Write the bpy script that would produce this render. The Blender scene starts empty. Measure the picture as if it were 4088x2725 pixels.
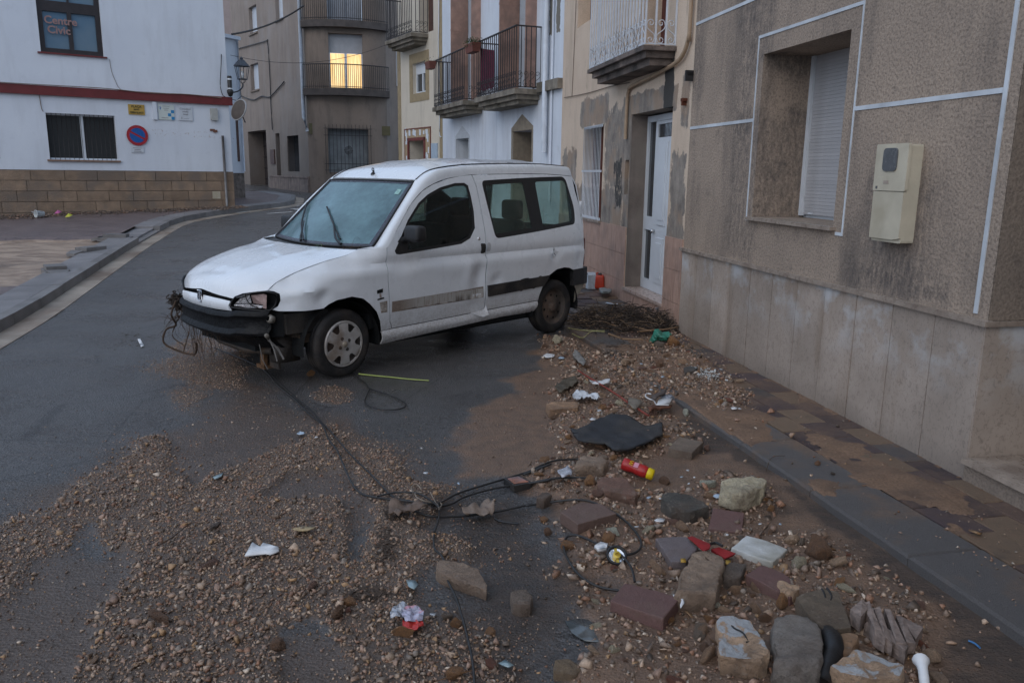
import bpy, bmesh, math, random
import numpy as np
from mathutils import Vector, Matrix, geometry
from math import sin, cos, pi, radians as RAD
random.seed(7)
RNG = np.random.default_rng(7)
SC = bpy.context.scene
COL = SC.collection

# ---------------------------------------------------------------- camera
PW, PH, FPX = 4088.0, 2725.0, 3181.0
ROLL, PITCH, EYE = 0.013, math.atan((PH/2 - (391*1.738 + 0.013*(PW/2 - 835*1.738)))/FPX), 1.686
FWD = Vector((0, cos(PITCH), -sin(PITCH)))
_r, _u = Vector((1, 0, 0)), Vector((0, sin(PITCH), cos(PITCH)))
RIGHT = cos(ROLL)*_r + sin(ROLL)*_u
UP = -sin(ROLL)*_r + cos(ROLL)*_u
CAM = Vector((0, 0, EYE))
cd = bpy.data.cameras.new('camera'); cam = bpy.data.objects.new('camera', cd); COL.objects.link(cam)
cd.sensor_width = 36; cd.lens = FPX/PW*36; cd.clip_start = .05; cd.clip_end = 900
cam.matrix_world = Matrix((( RIGHT.x, UP.x, -FWD.x, 0), (RIGHT.y, UP.y, -FWD.y, 0), (RIGHT.z, UP.z, -FWD.z, EYE), (0, 0, 0, 1)))
SC.camera = cam

# ---------------------------------------------------------------- light: dusk under a covered sky
SUN_EL, SUN_AZ = RAD(38), RAD(-150)
W = bpy.data.worlds.new('World'); SC.world = W; W.use_nodes = True
wn = W.node_tree.nodes; wl = W.node_tree.links
for n in list(wn): wn.remove(n)
sky = wn.new('ShaderNodeTexSky'); sky.sky_type = 'NISHITA'; sky.sun_disc = False
sky.sun_elevation = SUN_EL; sky.sun_rotation = SUN_AZ; sky.air_density = 1.0; sky.dust_density = 4.0; sky.ozone_density = 2.0
bg = wn.new('ShaderNodeBackground'); bg.inputs['Strength'].default_value = 0.07
wo = wn.new('ShaderNodeOutputWorld')
cm = wn.new('ShaderNodeMix'); cm.data_type = 'RGBA'; cm.inputs[0].default_value = .72; cm.inputs[7].default_value = (4.7, 6.1, 8.3, 1)   # even grey-blue cover over the clear sky
wl.new(sky.outputs[0], cm.inputs[6]); wl.new(cm.outputs[2], bg.inputs['Color']); wl.new(bg.outputs[0], wo.inputs['Surface'])
sd = bpy.data.lights.new('sun', 'SUN'); sd.energy = 0.20; sd.angle = RAD(70); sd.color = (1.0, .93, .86)
sun = bpy.data.objects.new('sun', sd); COL.objects.link(sun)
sdir = Vector((sin(SUN_AZ)*cos(SUN_EL), cos(SUN_AZ)*cos(SUN_EL), sin(SUN_EL)))
sun.rotation_euler = sdir.to_track_quat('Z', 'Y').to_euler(); sun.location = (0, 0, 30)
vs = SC.view_settings
SC.display_settings.display_device = 'sRGB'
vs.view_transform = 'Standard'; vs.look = 'None'; vs.gamma = 1.0; vs.exposure = 1.08
try: vs.use_curve_mapping = False
except Exception: pass

# ---------------------------------------------------------------- photo pixel -> point in the place
def pray(x, y):
    return (x - PW/2)/FPX*RIGHT - (y - PH/2)/FPX*UP + FWD
def gz(y):
    "height of the street: level near the van, rising beyond it"
    return float(np.interp(y, [9, 11, 21.6, 31, 60], [0, .07, .567, .8, 1.4]))
def at(x, y, z=0.0):
    d = pray(x, y); return CAM + d*((z - EYE)/d.z)
def ap(x, y, z=0.0): return at(x*1.738, y*1.738, z)     # same, for pixels of a 2352 px wide copy
def atg(x, y, dz=0.0):
    d = pray(x*1.738, y*1.738); k = 5.0
    for _ in range(80):
        p = CAM + d*k; k = .5*k + .5*(gz(p.y) + dz - EYE)/d.z
    return CAM + d*k
def at_y(x, y, Y):
    d = pray(x*1.738, y*1.738); return CAM + d*(Y/d.y)

# ---------------------------------------------------------------- mesh building
class MB:
    def __init__(s): s.v = []; s.f = []; s.m = []
    def add(s, vs, fs, m=0):
        b = len(s.v); s.v += [tuple(p) for p in vs]; s.f += [tuple(b + i for i in f) for f in fs]; s.m += [m]*len(fs); return s
    def box(s, x0, x1, y0, y1, z0, z1, m=0):
        return s.add([(x0,y0,z0),(x1,y0,z0),(x1,y1,z0),(x0,y1,z0),(x0,y0,z1),(x1,y0,z1),(x1,y1,z1),(x0,y1,z1)],
                     [(0,3,2,1),(4,5,6,7),(0,1,5,4),(1,2,6,5),(2,3,7,6),(3,0,4,7)], m)
    def obox(s, M, sx, sy, sz, m=0):
        c = [M @ Vector((x*sx/2, y*sy/2, z*sz/2)) for z in (-1,1) for (x,y) in ((-1,-1),(1,-1),(1,1),(-1,1))]
        return s.add(c, [(0,3,2,1),(4,5,6,7),(0,1,5,4),(1,2,6,5),(2,3,7,6),(3,0,4,7)], m)
    def tube(s, pts, r, n=6, m=0, cap=True):
        pts = [Vector(p) for p in pts]; k = len(pts); rs = r if isinstance(r, (list, tuple)) else [r]*k
        vs = []; up = Vector((0,0,1))
        for i, p in enumerate(pts):
            t = (pts[min(i+1,k-1)] - pts[max(i-1,0)])
            t = t.normalized() if t.length > 1e-9 else Vector((0,0,1))
            a = t.cross(up)
            if a.length < .05: a = t.cross(Vector((1,0,0)))
            a.normalize(); b = t.cross(a)
            vs += [p + (a*cos(2*pi*j/n) + b*sin(2*pi*j/n))*rs[i] for j in range(n)]
        fs = [(i*n+j, i*n+(j+1)%n, (i+1)*n+(j+1)%n, (i+1)*n+j) for i in range(k-1) for j in range(n)]
        if cap: fs += [tuple(range(n)), tuple(range((k-1)*n, k*n))[::-1]]
        return s.add(vs, fs, m)
    def lathe(s, prof, M, n=24, m=0, closed=False):
        "prof: (radius, height along local Z)"
        vs = [M @ Vector((r*cos(2*pi*j/n), r*sin(2*pi*j/n), h)) for r, h in prof for j in range(n)]
        k = len(prof)
        fs = [(i*n+j, i*n+(j+1)%n, (i+1)*n+(j+1)%n, (i+1)*n+j) for i in range(k-1) for j in range(n)]
        return s.add(vs, fs, m)
    def prism(s, poly, z0, z1, m=0):
        n = len(poly); vs = [(p[0],p[1],z0) for p in poly] + [(p[0],p[1],z1) for p in poly]
        return s.add(vs, [tuple(range(n))[::-1], tuple(range(n,2*n))] + [(i,(i+1)%n,n+(i+1)%n,n+i) for i in range(n)], m)
    def prism_uz(s, poly, v0, v1, m=0):
        "outline in (u, z), pushed along the wall normal from v0 (back) to v1 (front)"
        n = len(poly); vs = [(p[0],v0,p[1]) for p in poly] + [(p[0],v1,p[1]) for p in poly]
        return s.add(vs, [tuple(range(n)), tuple(range(n,2*n))[::-1]] + [(i,n+i,n+(i+1)%n,(i+1)%n) for i in range(n)], m)
    def mesh(s, name, mats, smooth=False):
        me = bpy.data.meshes.new(name); me.from_pydata(s.v, [], s.f)
        for mt in (mats if isinstance(mats, (list, tuple)) else [mats]): me.materials.append(mt)
        if any(s.m): me.polygons.foreach_set('material_index', s.m)
        if smooth: me.polygons.foreach_set('use_smooth', [True]*len(me.polygons))
        me.validate(); me.update(); return me

def link(name, me, parent=None, mat=None):
    o = bpy.data.objects.new(name, me); COL.objects.link(o)
    if parent: o.parent = parent
    return o
def tag(o, label=None, cat=None, group=None, kind=None):
    if label: o['label'] = label
    if cat: o['category'] = cat
    if group: o['group'] = group
    if kind: o['kind'] = kind
    return o
def thing(name, label, cat, M=None, group=None):
    o = bpy.data.objects.new(name, None); COL.objects.link(o); o.empty_display_size = .2
    if M is not None: o.matrix_world = M
    return tag(o, label, cat, group)
def part(name, mb, mats, parent, smooth=False, label=None, kind=None):
    return tag(link(name, mb.mesh(name, mats, smooth), parent), label, None, None, kind)
def inst(name, me, parent, M=None, label=None):
    o = link(name, me, parent)
    if M is not None: o.matrix_local = M
    if label: o['label'] = label
    return o
def single(name, mb, mats, label, cat, M=None, smooth=False, group=None):
    o = link(name, mb.mesh(name, mats, smooth))
    if M is not None: o.matrix_world = M
    return tag(o, label, cat, group)
def frame(o, d):
    "facade frame: X along the wall, Y out of the wall, Z up"
    d = Vector((d[0], d[1], 0)).normalized()
    return Matrix(((d.x, -d.y, 0, o[0]), (d.y, d.x, 0, o[1]), (0, 0, 1, 0 if len(o) < 3 else o[2]), (0,0,0,1)))
T = Matrix.Translation
def RX(a): return Matrix.Rotation(a, 4, 'X')
def RY(a): return Matrix.Rotation(a, 4, 'Y')
def RZ(a): return Matrix.Rotation(a, 4, 'Z')

def rounded(poly, rad, n=4):
    "round the corners of a closed 2D outline; rad number or list"
    out = []; k = len(poly)
    for i in range(k):
        p0, p1, p2 = Vector(poly[i-1][:2]), Vector(poly[i][:2]), Vector(poly[(i+1)%k][:2])
        r = rad[i] if isinstance(rad, (list, tuple)) else rad
        a, b = p0-p1, p2-p1
        r = min(r, a.length*.49, b.length*.49)
        if r < 1e-5: out.append((p1.x, p1.y)); continue
        a, b = p1 + a.normalized()*r, p1 + b.normalized()*r
        for j in range(n+1):
            t = j/n; q = a*(1-t)**2 + p1*2*t*(1-t) + b*t*t; out.append((q.x, q.y))
    return out
def catmull(pts, n=6, closed=False):
    pts = [Vector(p) for p in pts]; k = len(pts); out = []
    rng = range(k) if closed else range(k-1)
    for i in rng:
        if closed: a, b, c, d = pts[i-1], pts[i], pts[(i+1)%k], pts[(i+2)%k]
        else: a, b, c, d = pts[max(i-1,0)], pts[i], pts[i+1], pts[min(i+2,k-1)]
        for j in range(n):
            t = j/n
            out.append(.5*((2*b) + (c-a)*t + (2*a-5*b+4*c-d)*t*t + (3*b-a-3*c+d)*t**3))
    if not closed: out.append(pts[-1])
    return out
def inside(poly, x, y):
    x = np.asarray(x, float); y = np.asarray(y, float); c = np.zeros(x.shape, bool)
    n = len(poly)
    for i in range(n):
        x0, y0 = poly[i-1][:2]; x1, y1 = poly[i][:2]
        if y0 == y1: continue
        k = ((y0 > y) != (y1 > y)) & (x < (x1-x0)*(y-y0)/(y1-y0) + x0)
        c ^= k
    return c
def sdist(poly, x, y):
    "signed distance (positive inside)"
    x = np.asarray(x, float); y = np.asarray(y, float); d = np.full(x.shape, 1e9); n = len(poly)
    for i in range(n):
        x0, y0 = poly[i-1][:2]; x1, y1 = poly[i][:2]; ex, ey = x1-x0, y1-y0; L = ex*ex+ey*ey + 1e-12
        t = np.clip(((x-x0)*ex + (y-y0)*ey)/L, 0, 1)
        d = np.minimum(d, (x-x0-t*ex)**2 + (y-y0-t*ey)**2)
    d = np.sqrt(d); return np.where(inside(poly, x, y), d, -d)
_tabs = {}
def vnoise(x, y, s=0):
    "smooth value noise 0..1, numpy"
    if s not in _tabs: _tabs[s] = np.random.default_rng(100+s).random((256, 256))
    t = _tabs[s]; x = np.asarray(x, float)+500.3; y = np.asarray(y, float)+500.7
    xi = np.floor(x).astype(int); yi = np.floor(y).astype(int); fx = x-xi; fy = y-yi
    fx = fx*fx*(3-2*fx); fy = fy*fy*(3-2*fy); g = lambda a, b: t[a % 256, b % 256]
    return (g(xi,yi)*(1-fx)+g(xi+1,yi)*fx)*(1-fy) + (g(xi,yi+1)*(1-fx)+g(xi+1,yi+1)*fx)*fy
def fbm(x, y, s=0, o=4):
    a = 0; w = 1.; t = 0
    for i in range(o): a = a + w*vnoise(x*2**i, y*2**i, s+i); t += w; w *= .5
    return a/t
def sm(a, b, x):
    t = np.clip((x-a)/(b-a), 0, 1); return t*t*(3-2*t)

def cdt(outline, holes=(), step=None, extra=()):
    "triangulate an outline with holes; optional grid of inner points"
    vs = []; es = []
    def dens(poly):
        out = []
        for i in range(len(poly)):
            a, b = Vector(poly[i][:2]), Vector(poly[(i+1) % len(poly)][:2])
            k = max(1, int(math.ceil((b-a).length/step))) if step else 1
            out += [a + (b-a)*(j/k) for j in range(k)]
        return out
    loops = [dens(outline)] + [dens(h) for h in holes]
    for lp in loops:
        b = len(vs); vs += [Vector(p) for p in lp]; es += [(b+i, b+(i+1) % len(lp)) for i in range(len(lp))]
    if step:
        xs = [p[0] for p in outline]; ys = [p[1] for p in outline]
        gx, gy = np.meshgrid(np.arange(min(xs)+step*.5, max(xs), step), np.arange(min(ys)+step*.5, max(ys), step))
        gx, gy = gx.ravel(), gy.ravel()
        k = sdist([tuple(p) for p in loops[0]], gx, gy) > step*.35
        for h in loops[1:]: k &= sdist([tuple(p) for p in h], gx, gy) < -step*.35
        vs += [Vector((a, b)) for a, b in zip(gx[k], gy[k])]
    r = geometry.delaunay_2d_cdt(vs, es, [], 0, 1e-6)
    V, F = r[0], r[2]
    cx = np.array([sum(V[i].x for i in f)/len(f) for f in F]); cy = np.array([sum(V[i].y for i in f)/len(f) for f in F])
    k = inside(outline, cx, cy)
    for h in holes: k &= ~inside(h, cx, cy)
    fs = []
    for i, f in enumerate(F):
        if k[i]:
            a, b, c = V[f[0]], V[f[1]], V[f[2]]
            if (b.x-a.x)*(c.y-a.y) - (b.y-a.y)*(c.x-a.x) < 0: f = f[::-1]
            fs.append(tuple(f))
    return [(p.x, p.y) for p in V], fs, loops

# ---------------------------------------------------------------- materials
def mat(name):
    m = bpy.data.materials.new(name); m.use_nodes = True
    nt = m.node_tree; b = nt.nodes['Principled BSDF']; return m, nt, b
class G:
    "tiny node-graph helper"
    def __init__(s, nt): s.nt = nt; s.tc = nt.nodes.new('ShaderNodeTexCoord'); s.co = s.tc.outputs['Object']
    def n(s, t, **kw):
        n = s.nt.nodes.new('ShaderNode'+t)
        for k, v in kw.items():
            if hasattr(n, k) and k not in n.inputs: setattr(n, k, v)
            else: s.set(n.inputs[k], v)
        return n
    def set(s, i, v):
        if isinstance(v, bpy.types.NodeSocket): s.nt.links.new(v, i)
        elif isinstance(v, (tuple, list)) and len(v) == 3 and i.type == 'RGBA': i.default_value = (*v, 1)
        elif i.type == 'RGBA' and isinstance(v, (int, float)): i.default_value = (v, v, v, 1)
        else: i.default_value = v
    def mapping(s, scale=(1,1,1), loc=(0,0,0), rot=(0,0,0), co=None):
        n = s.nt.nodes.new('ShaderNodeMapping'); n.inputs['Scale'].default_value = scale; n.inputs['Location'].default_value = loc; n.inputs['Rotation'].default_value = rot
        s.nt.links.new(co or s.co, n.inputs['Vector']); return n.outputs[0]
    def noise(s, scale=5, detail=4, rough=.55, co=None, dist=0):
        n = s.n('TexNoise', Scale=scale, Detail=detail, Roughness=rough, Distortion=dist); s.nt.links.new(co or s.co, n.inputs['Vector']); return n.outputs['Fac']
    def nz(s, *a, **k): return s.math('MULTIPLY_ADD', s.noise(*a, **k), 2.5, -.75, clamp=True)
    def voro(s, scale=5, co=None, feature='F1', out='Distance'):
        n = s.nt.nodes.new('ShaderNodeTexVoronoi'); n.feature = feature; n.inputs['Scale'].default_value = scale
        s.nt.links.new(co or s.co, n.inputs['Vector']); return n.outputs[out]
    def ramp(s, fac, *st):
        n = s.nt.nodes.new('ShaderNodeValToRGB'); e = n.color_ramp.elements
        while len(e) < len(st): e.new(.5)
        for i, (p, c) in enumerate(st):
            e[i].position = p; e[i].color = (c, c, c, 1) if isinstance(c, (int, float)) else (*c, 1)
        s.nt.links.new(fac, n.inputs[0]); return n.outputs[0]
    def mix(s, f, a, b, mode='MIX'):
        n = s.nt.nodes.new('ShaderNodeMix'); n.data_type = 'RGBA'; n.blend_type = mode
        s.set(n.inputs[0], f); s.set(n.inputs[6], a); s.set(n.inputs[7], b); return n.outputs[2]
    def math(s, op, a, b=0.0, c=0.0, clamp=False):
        n = s.nt.nodes.new('ShaderNodeMath'); n.operation = op; n.use_clamp = clamp; s.set(n.inputs[0], a); s.set(n.inputs[1], b); s.set(n.inputs[2], c); return n.outputs[0]
    def sep(s, co=None):
        n = s.nt.nodes.new('ShaderNodeSeparateXYZ'); s.nt.links.new(co or s.co, n.inputs[0]); return n.outputs
    def attr(s, name):
        n = s.nt.nodes.new('ShaderNodeAttribute'); n.attribute_name = name; return n
    def bump(s, h, strength=.3, dist=.01, normal=None):
        n = s.n('Bump', Strength=strength, Distance=dist); s.nt.links.new(h, n.inputs['Height'])
        if normal: s.nt.links.new(normal, n.inputs['Normal'])
        return n.outputs[0]
    def rnd(s):
        n = s.nt.nodes.new('ShaderNodeObjectInfo'); return n.outputs['Random']
    def box(s, a0, a1, b0, b1, soft=.05, warp=.08, wscale=6, axes=(0, 2)):
        "soft mask of a rectangle in object space with a ragged edge"
        o = s.sep(); nz = s.math('MULTIPLY', s.math('SUBTRACT', s.noise(wscale, 4), .5), warp*2)
        A = s.math('ADD', o[axes[0]], nz); nz2 = s.math('MULTIPLY', s.math('SUBTRACT', s.noise(wscale*1.7, 4, co=s.mapping(loc=(7.3,2,5))), .5), warp*2); B = s.math('ADD', o[axes[1]], nz2)
        f = lambda v, e, sgn: s.math('MULTIPLY_ADD', v, sgn/soft, -sgn*e/soft + .5, clamp=True)
        return s.math('MULTIPLY', s.math('MULTIPLY', f(A, a0, 1), f(A, a1, -1)), s.math('MULTIPLY', f(B, b0, 1), f(B, b1, -1)))

def plain(name, col, rough=.6, var=.18, scale=6, bump=.15, bscale=60, metal=0, rnd=.1, spec=.4, coat=0, tint=None, streak=0):
    m, nt, b = mat(name); g = G(nt)
    c = g.mix(g.nz(scale, 5), tuple(x*(1-var) for x in col), tuple(min(1, x*(1+var)) for x in col))
    if tint: c = g.mix(g.ramp(g.noise(scale*.45, 4, co=g.mapping(loc=(3,9,1))), (.45, 0), (.65, 1)), c, tint)
    if streak:
        st = g.ramp(g.noise(1, 5, co=g.mapping((9, 9, .7))), (.48, 0), (.75, streak)); c = g.mix(st, c, tuple(x*.35 for x in col))
    if rnd:
        k = g.math('MULTIPLY_ADD', g.rnd(), 2*rnd, 1-rnd)
        v = g.n('CombineColor', Red=k, Green=k, Blue=k); c = g.mix(1.0, c, v.outputs[0], 'MULTIPLY')
    nt.links.new(c, b.inputs['Base Color'])
    r = g.math('MULTIPLY_ADD', g.noise(scale*2, 3), .3, rough-.15, clamp=True); nt.links.new(r, b.inputs['Roughness'])
    b.inputs['Metallic'].default_value = metal; b.inputs['Specular IOR Level'].default_value = spec; b.inputs['Coat Weight'].default_value = coat
    if bump: nt.links.new(g.bump(g.nz(bscale, 4), bump, .01), b.inputs['Normal'])
    return m
# ================================================================ masks on the street surface
def W2(poly, z=0.0): return [tuple(ap(x, y, z)[:2]) for x, y in poly]
def z2(p): return [(.376*x, 978+.376*y) for x, y in p]
def z3(p): return [(575.4+.3303*x, 805.5+.3303*y) for x, y in p]
def z5(p): return [(690.4+.3179*x, 1150.7+.3179*y) for x, y in p]
GRAV = W2(z2([(-200,740),(0,640),(110,570),(330,510),(460,390),(560,320),(740,190),(830,90),(960,70),(1020,120),(1080,260),(1200,380),(1290,330),(1500,240),(1640,200)]) +
          [(640,1040),(700,1020),(755,980)] + z3([(760,650),(1000,690),(1080,830),(1110,930),(1380,960),(1310,1060),(1290,1280),(1400,1300),(1600,1400),(1570,1480)]) +
          z5([(1000,500),(880,520),(850,600),(860,720),(930,800),(1100,820),(1330,930),(1500,990),(1520,1060),(1440,1120),(1600,1330),(1700,1600),(-900,1700),(-2600,1000)]))
PATCH = W2(z2([(-300,1568),(-200,1130),(0,1110),(60,1060),(180,880),(230,820),(390,760),(430,680),(500,600),(640,590),(630,720),(680,770),(820,790),(790,900),(740,1020),(700,1100),(650,1180),(640,1280),(560,1420),(470,1568),(400,1760),(-300,1760)]))
PATCH2 = W2(z5([(-120,900),(60,860),(150,880),(250,980),(300,1060),(290,1312),(250,1500),(-60,1500),(-140,1300),(-180,1050)]))
CHAN = W2(z3([(60,1050),(190,930),(270,880),(500,840),(700,850),(750,1000),(830,1100),(850,1250),(800,1500),(640,1510),(680,1300),(710,1150),(640,1045),(300,1040)]))
GRAV2 = W2([(340,850),(385,800),(450,770),(560,790),(575,850),(540,890),(470,905),(430,935),(400,900)])            # under the van's nose
GRAV3 = W2([(735,905),(770,890),(795,905),(790,930),(755,935)])
MUDF = W2([(440,960),(560,880),(640,900),(740,960),(830,1040),(900,1130),(830,1230),(760,1260),(620,1180),(480,1120),(430,1030)])
RUB = W2([(1230,775),(1300,775),(1350,820),(1420,835),(1500,790),(1560,770),(1590,830),(1640,870),(1690,880),(1730,960),(1690,990),(1600,950),(1550,915),(1540,985),(1610,1010),(1560,1050),(1500,1060),
          (1480,1120),(1560,1130),(1640,1090),(1780,1120),(1790,1175),(1700,1185),(1750,1230),(1900,1240),(1950,1300),(2050,1370),(2140,1410),(2130,1490),(2140,1600),(1240,1600),(1270,1540),(1330,1500),(1320,1440),(1350,1380),(1420,1370),(1310,1320),(1290,1240),(1240,1230),(1290,1160),(1200,1100),(1290,1050),(1280,1000),(1250,940),(1290,880),(1250,830)])
SAND = W2([(1010,1010),(1050,960),(1140,910),(1190,840),(1230,780),(1310,775),(1545,900),(1700,1040),(1900,1155),(2100,1280),(2500,1540),(2500,1700),(1260,1700),(1290,1560),(1340,1440),(1290,1330),(1230,1230),(1200,1130),(1060,1110),(1000,1070)])
DARK = W2([(1560,1090),(1660,1060),(1760,1120),(1800,1190),(1950,1270),(2100,1360),(2200,1420),(2180,1600),(2600,1750),(2500,1500),(2100,1290),(1900,1160),(1760,1075),(1600,960)])
DARK2 = W2([(1010,1150),(1200,1130),(1270,1230),(1310,1330),(1340,1440),(1290,1560),(1250,1650),(1100,1650),(1060,1480),(1000,1390),(1010,1290)])
PUD = W2([(395,830),(470,815),(530,835),(500,860),(430,865)])
A0 = Vector((2.495, 4.118, 0)); DR = Vector((-.1825, .983, 0)).normalized(); NR = Vector((-DR.y, DR.x, 0))
def kerb_v(u): return .94 + .032*u

def masks(x, y):
    n1 = fbm(x*3, y*3, 1)-.5; n2 = fbm(x*9, y*9, 9)-.5
    w = n1*.30 + n2*.12
    grit = sm(-.03, .05, sdist(GRAV, x, y) + w*.7)
    grit *= 1-sm(-.03, .04, sdist(PATCH, x, y)+w*.5); grit *= 1-sm(-.02, .03, sdist(PATCH2, x, y)+w*.3); grit *= 1-sm(-.03, .03, sdist(CHAN, x, y)+w*.4)
    g2 = sm(-.08, .12, sdist(GRAV2, x, y)+w*1.2)*.85; g3 = sm(-.05, .06, sdist(GRAV3, x, y)+w)*.8
    dG = sdist(GRAV, x, y); mudf = np.maximum(sm(-.25, .25, sdist(MUDF, x, y)+w*1.6), .8*np.exp(-np.abs(dG+w*.6)/.22)*(.4+fbm(x*4, y*4, 93)))
    rub = sm(-.08, .10, sdist(RUB, x, y)+w*.9)
    sand = sm(-.10, .22, sdist(SAND, x, y)+w*1.7)
    # wall frame
    rx, ry = x-A0.x, y-A0.y; u = rx*DR.x+ry*DR.y; v = rx*NR.x+ry*NR.y
    gut = sm(.75, .0, v-kerb_v(u))*sm(-.6, .3, u+2.5)*sm(5.2, 3.5, u)*(v > .4)
    sand = np.maximum(sand, gut*.9)
    dark = np.maximum(sm(-.1, .15, sdist(DARK, x, y)+w*1.4)*1.0, sm(-.15, .2, sdist(DARK2, x, y)+w*2)*.75)
    stain = sm(.50, .62, fbm(x*1.7+3, y*1.7, 21))*sm(-.9, .4, sdist(GRAV, x, y))*.6
    return dict(grit=grit, g2=g2, g3=g3, mudf=mudf, rub=rub, sand=sand, dark=dark, gut=gut, stain=stain, u=u, v=v)
def relief(x, y, mk=None):
    k = mk or masks(x, y)
    h = .010*k['grit'] + .030*k['grit']*sm(.35,.75,fbm(x*1.6, y*1.6, 29)) + .006*np.maximum(k['g2'], k['g3']) + .012*k['rub']*(fbm(x*6, y*6, 31)+.3) + .006*k['sand']*fbm(x*3, y*11, 41)
    h += .045*k['gut']*(.6+.5*fbm(x*2, y*2, 51)) + .035*sm(.3, 1, k['rub'])*fbm(x*2.2, y*2.2, 61)
    h -= .012*k['dark']*(1-k['rub'])
    return h

def axis(lo, hi, f0, f1, st, grow=1.25):
    a = list(np.arange(f0, f1+st*.5, st)); d = st; v = a[-1]
    while v < hi: d *= grow; v += d; a.append(min(v, hi))
    d = st; v = f0; pre = []
    while v > lo: d *= grow; v -= d; pre.append(max(v, lo))
    return np.array(pre[::-1]+a)
gx = axis(-90, 90, -3.4, 2.3, .024); gy = axis(-40, 220, 2.1, 9.6, .026)
X, Y = np.meshgrid(gx, gy); MK = masks(X, Y); fade = sm(12, 9.5, Y)*sm(0.5, 1.8, Y)*sm(-6, -4.6, X)
Zg = np.interp(Y, [9, 11, 21.6, 31, 60], [0, .07, .567, .8, 1.4]) + relief(X, Y, MK)*fade
ny, nx = X.shape
me = bpy.data.meshes.new('road')
me.vertices.add(nx*ny); me.vertices.foreach_set('co', np.stack([X, Y, Zg], -1).astype(np.float32).ravel())
i = np.arange((ny-1)*(nx-1)); r, c = i//(nx-1), i % (nx-1); b = r*nx+c
idx = np.stack([b, b+1, b+nx+1, b+nx], -1).astype(np.int32)
me.loops.add(idx.size); me.loops.foreach_set('vertex_index', idx.ravel())
me.polygons.add(len(i)); me.polygons.foreach_set('loop_start', (np.arange(len(i))*4).astype(np.int32)); me.polygons.foreach_set('loop_total', np.full(len(i), 4, np.int32))
me.polygons.foreach_set('use_smooth', np.ones(len(i), bool))
for nm, v in dict(sand=MK['sand']*fade, grit=np.maximum(MK['grit'], np.maximum(MK['g2'], MK['g3']))*fade, mud=np.clip(MK['mudf']*.8+MK['stain'], 0, 1)*fade, dark=MK['dark']*fade, rub=MK['rub']*fade).items():
    a = me.attributes.new(nm, 'FLOAT', 'POINT'); a.data.foreach_set('value', v.astype(np.float32).ravel())
me.update(); me.validate()

m_road, nt, bs = mat('wet_asphalt'); g = G(nt)
A = {k: g.attr(k).outputs['Fac'] for k in ('sand', 'grit', 'mud', 'dark', 'rub')}
asp = g.mix(g.ramp(g.noise(120, 5, .9), (.36, 0), (.64, 1)), (.022,.0215,.022), (.125,.119,.117))
vc = g.voro(75, out='Color'); asp = g.mix(.75, asp, g.mix(1.0, asp, g.mix(g.sep(vc)[0], .35, 1.9), 'MULTIPLY')); asp = g.mix(g.math('MULTIPLY', g.nz(22, 5, .8), .45), asp, (.085,.078,.072))
spk = g.ramp(g.voro(170), (.05, 1), (.13, 0)); asp = g.mix(g.math('MULTIPLY', spk, .35), asp, (.20,.19,.18))
asp = g.mix(g.ramp(g.noise(.8, 5), (.35, 0), (.7, 1)), asp, g.mix(.45, asp, (.030,.026,.024)))
fine = g.noise(60, 5, .7); crs = g.noise(9, 5, .6)
edge = lambda a, k=.9: g.math('MULTIPLY_ADD', g.math('ADD', a, g.math('MULTIPLY', g.math('SUBTRACT', fine, .5), k)), 2.2, -.6, clamp=True)
mudc = g.mix(crs, (.058,.040,.029), (.140,.092,.064))
ck = g.voro(1.1, co=g.mapping(loc=(.3,.7,0)), feature='DISTANCE_TO_EDGE'); asp = g.mix(g.math('MULTIPLY', g.ramp(g.math('ADD', ck, g.math('MULTIPLY', g.math('SUBTRACT', g.noise(14, 5, .7), .5), .03)), (.004, 1), (.010, 0)), .5), asp, (.012,.011,.011))
asp = g.mix(g.ramp(g.noise(1, 5, .65, co=g.mapping((.5, 4.5, 1), rot=(0, 0, .35)), dist=.7), (.54, 0), (.72, .45)), asp, (.105,.080,.064))
c = g.mix(g.math('MULTIPLY', edge(A['mud'], 1.0), .8), asp, mudc)
gritc = g.mix(fine, (.045,.031,.023), (.155,.106,.074)); c = g.mix(edge(A['grit']), c, gritc)
sandc = g.mix(fine, (.115,.064,.037), (.275,.165,.098)); sandc = g.mix(g.ramp(crs, (.38, 0), (.7, .65)), sandc, (.080,.049,.032))
c = g.mix(g.math('MULTIPLY', edge(g.math('MAXIMUM', A['sand'], g.math('MULTIPLY', A['rub'], .9)), .7), .93), c, sandc)
c = g.mix(g.math('MULTIPLY', edge(A['dark'], 1.2), .80), c, g.mix(g.ramp(g.noise(5, 6, .7, co=g.mapping((1, 3, 1), rot=(0, 0, .6)), dist=1.5), (.38, 0), (.72, 1)), (.022,.017,.014), (.090,.056,.037)))
nt.links.new(c, bs.inputs['Base Color'])
rg = g.math('MULTIPLY_ADD', g.nz(1.5, 5, .6, dist=.5), .26, .12); rg = g.math('ADD', rg, g.math('MULTIPLY', g.nz(60, 3), .14)); rg = g.math('ADD', rg, g.math('MULTIPLY', g.math('MAXIMUM', A['sand'], A['grit']), .26)); rg = g.math('ADD', rg, g.math('MULTIPLY', A['dark'], .10))
nt.links.new(rg, bs.inputs['Roughness']); bs.inputs['Specular IOR Level'].default_value = .7
bh = g.math('ADD', g.math('MULTIPLY', g.noise(38, 6, .8), g.math('MULTIPLY', A['dark'], 2.5)), g.noise(150, 4, .85)); bh = g.math('ADD', bh, g.math('MULTIPLY', g.noise(45, 5, .7), g.math('MULTIPLY', g.math('ADD', A['sand'], A['grit']), 2.0)))
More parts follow.
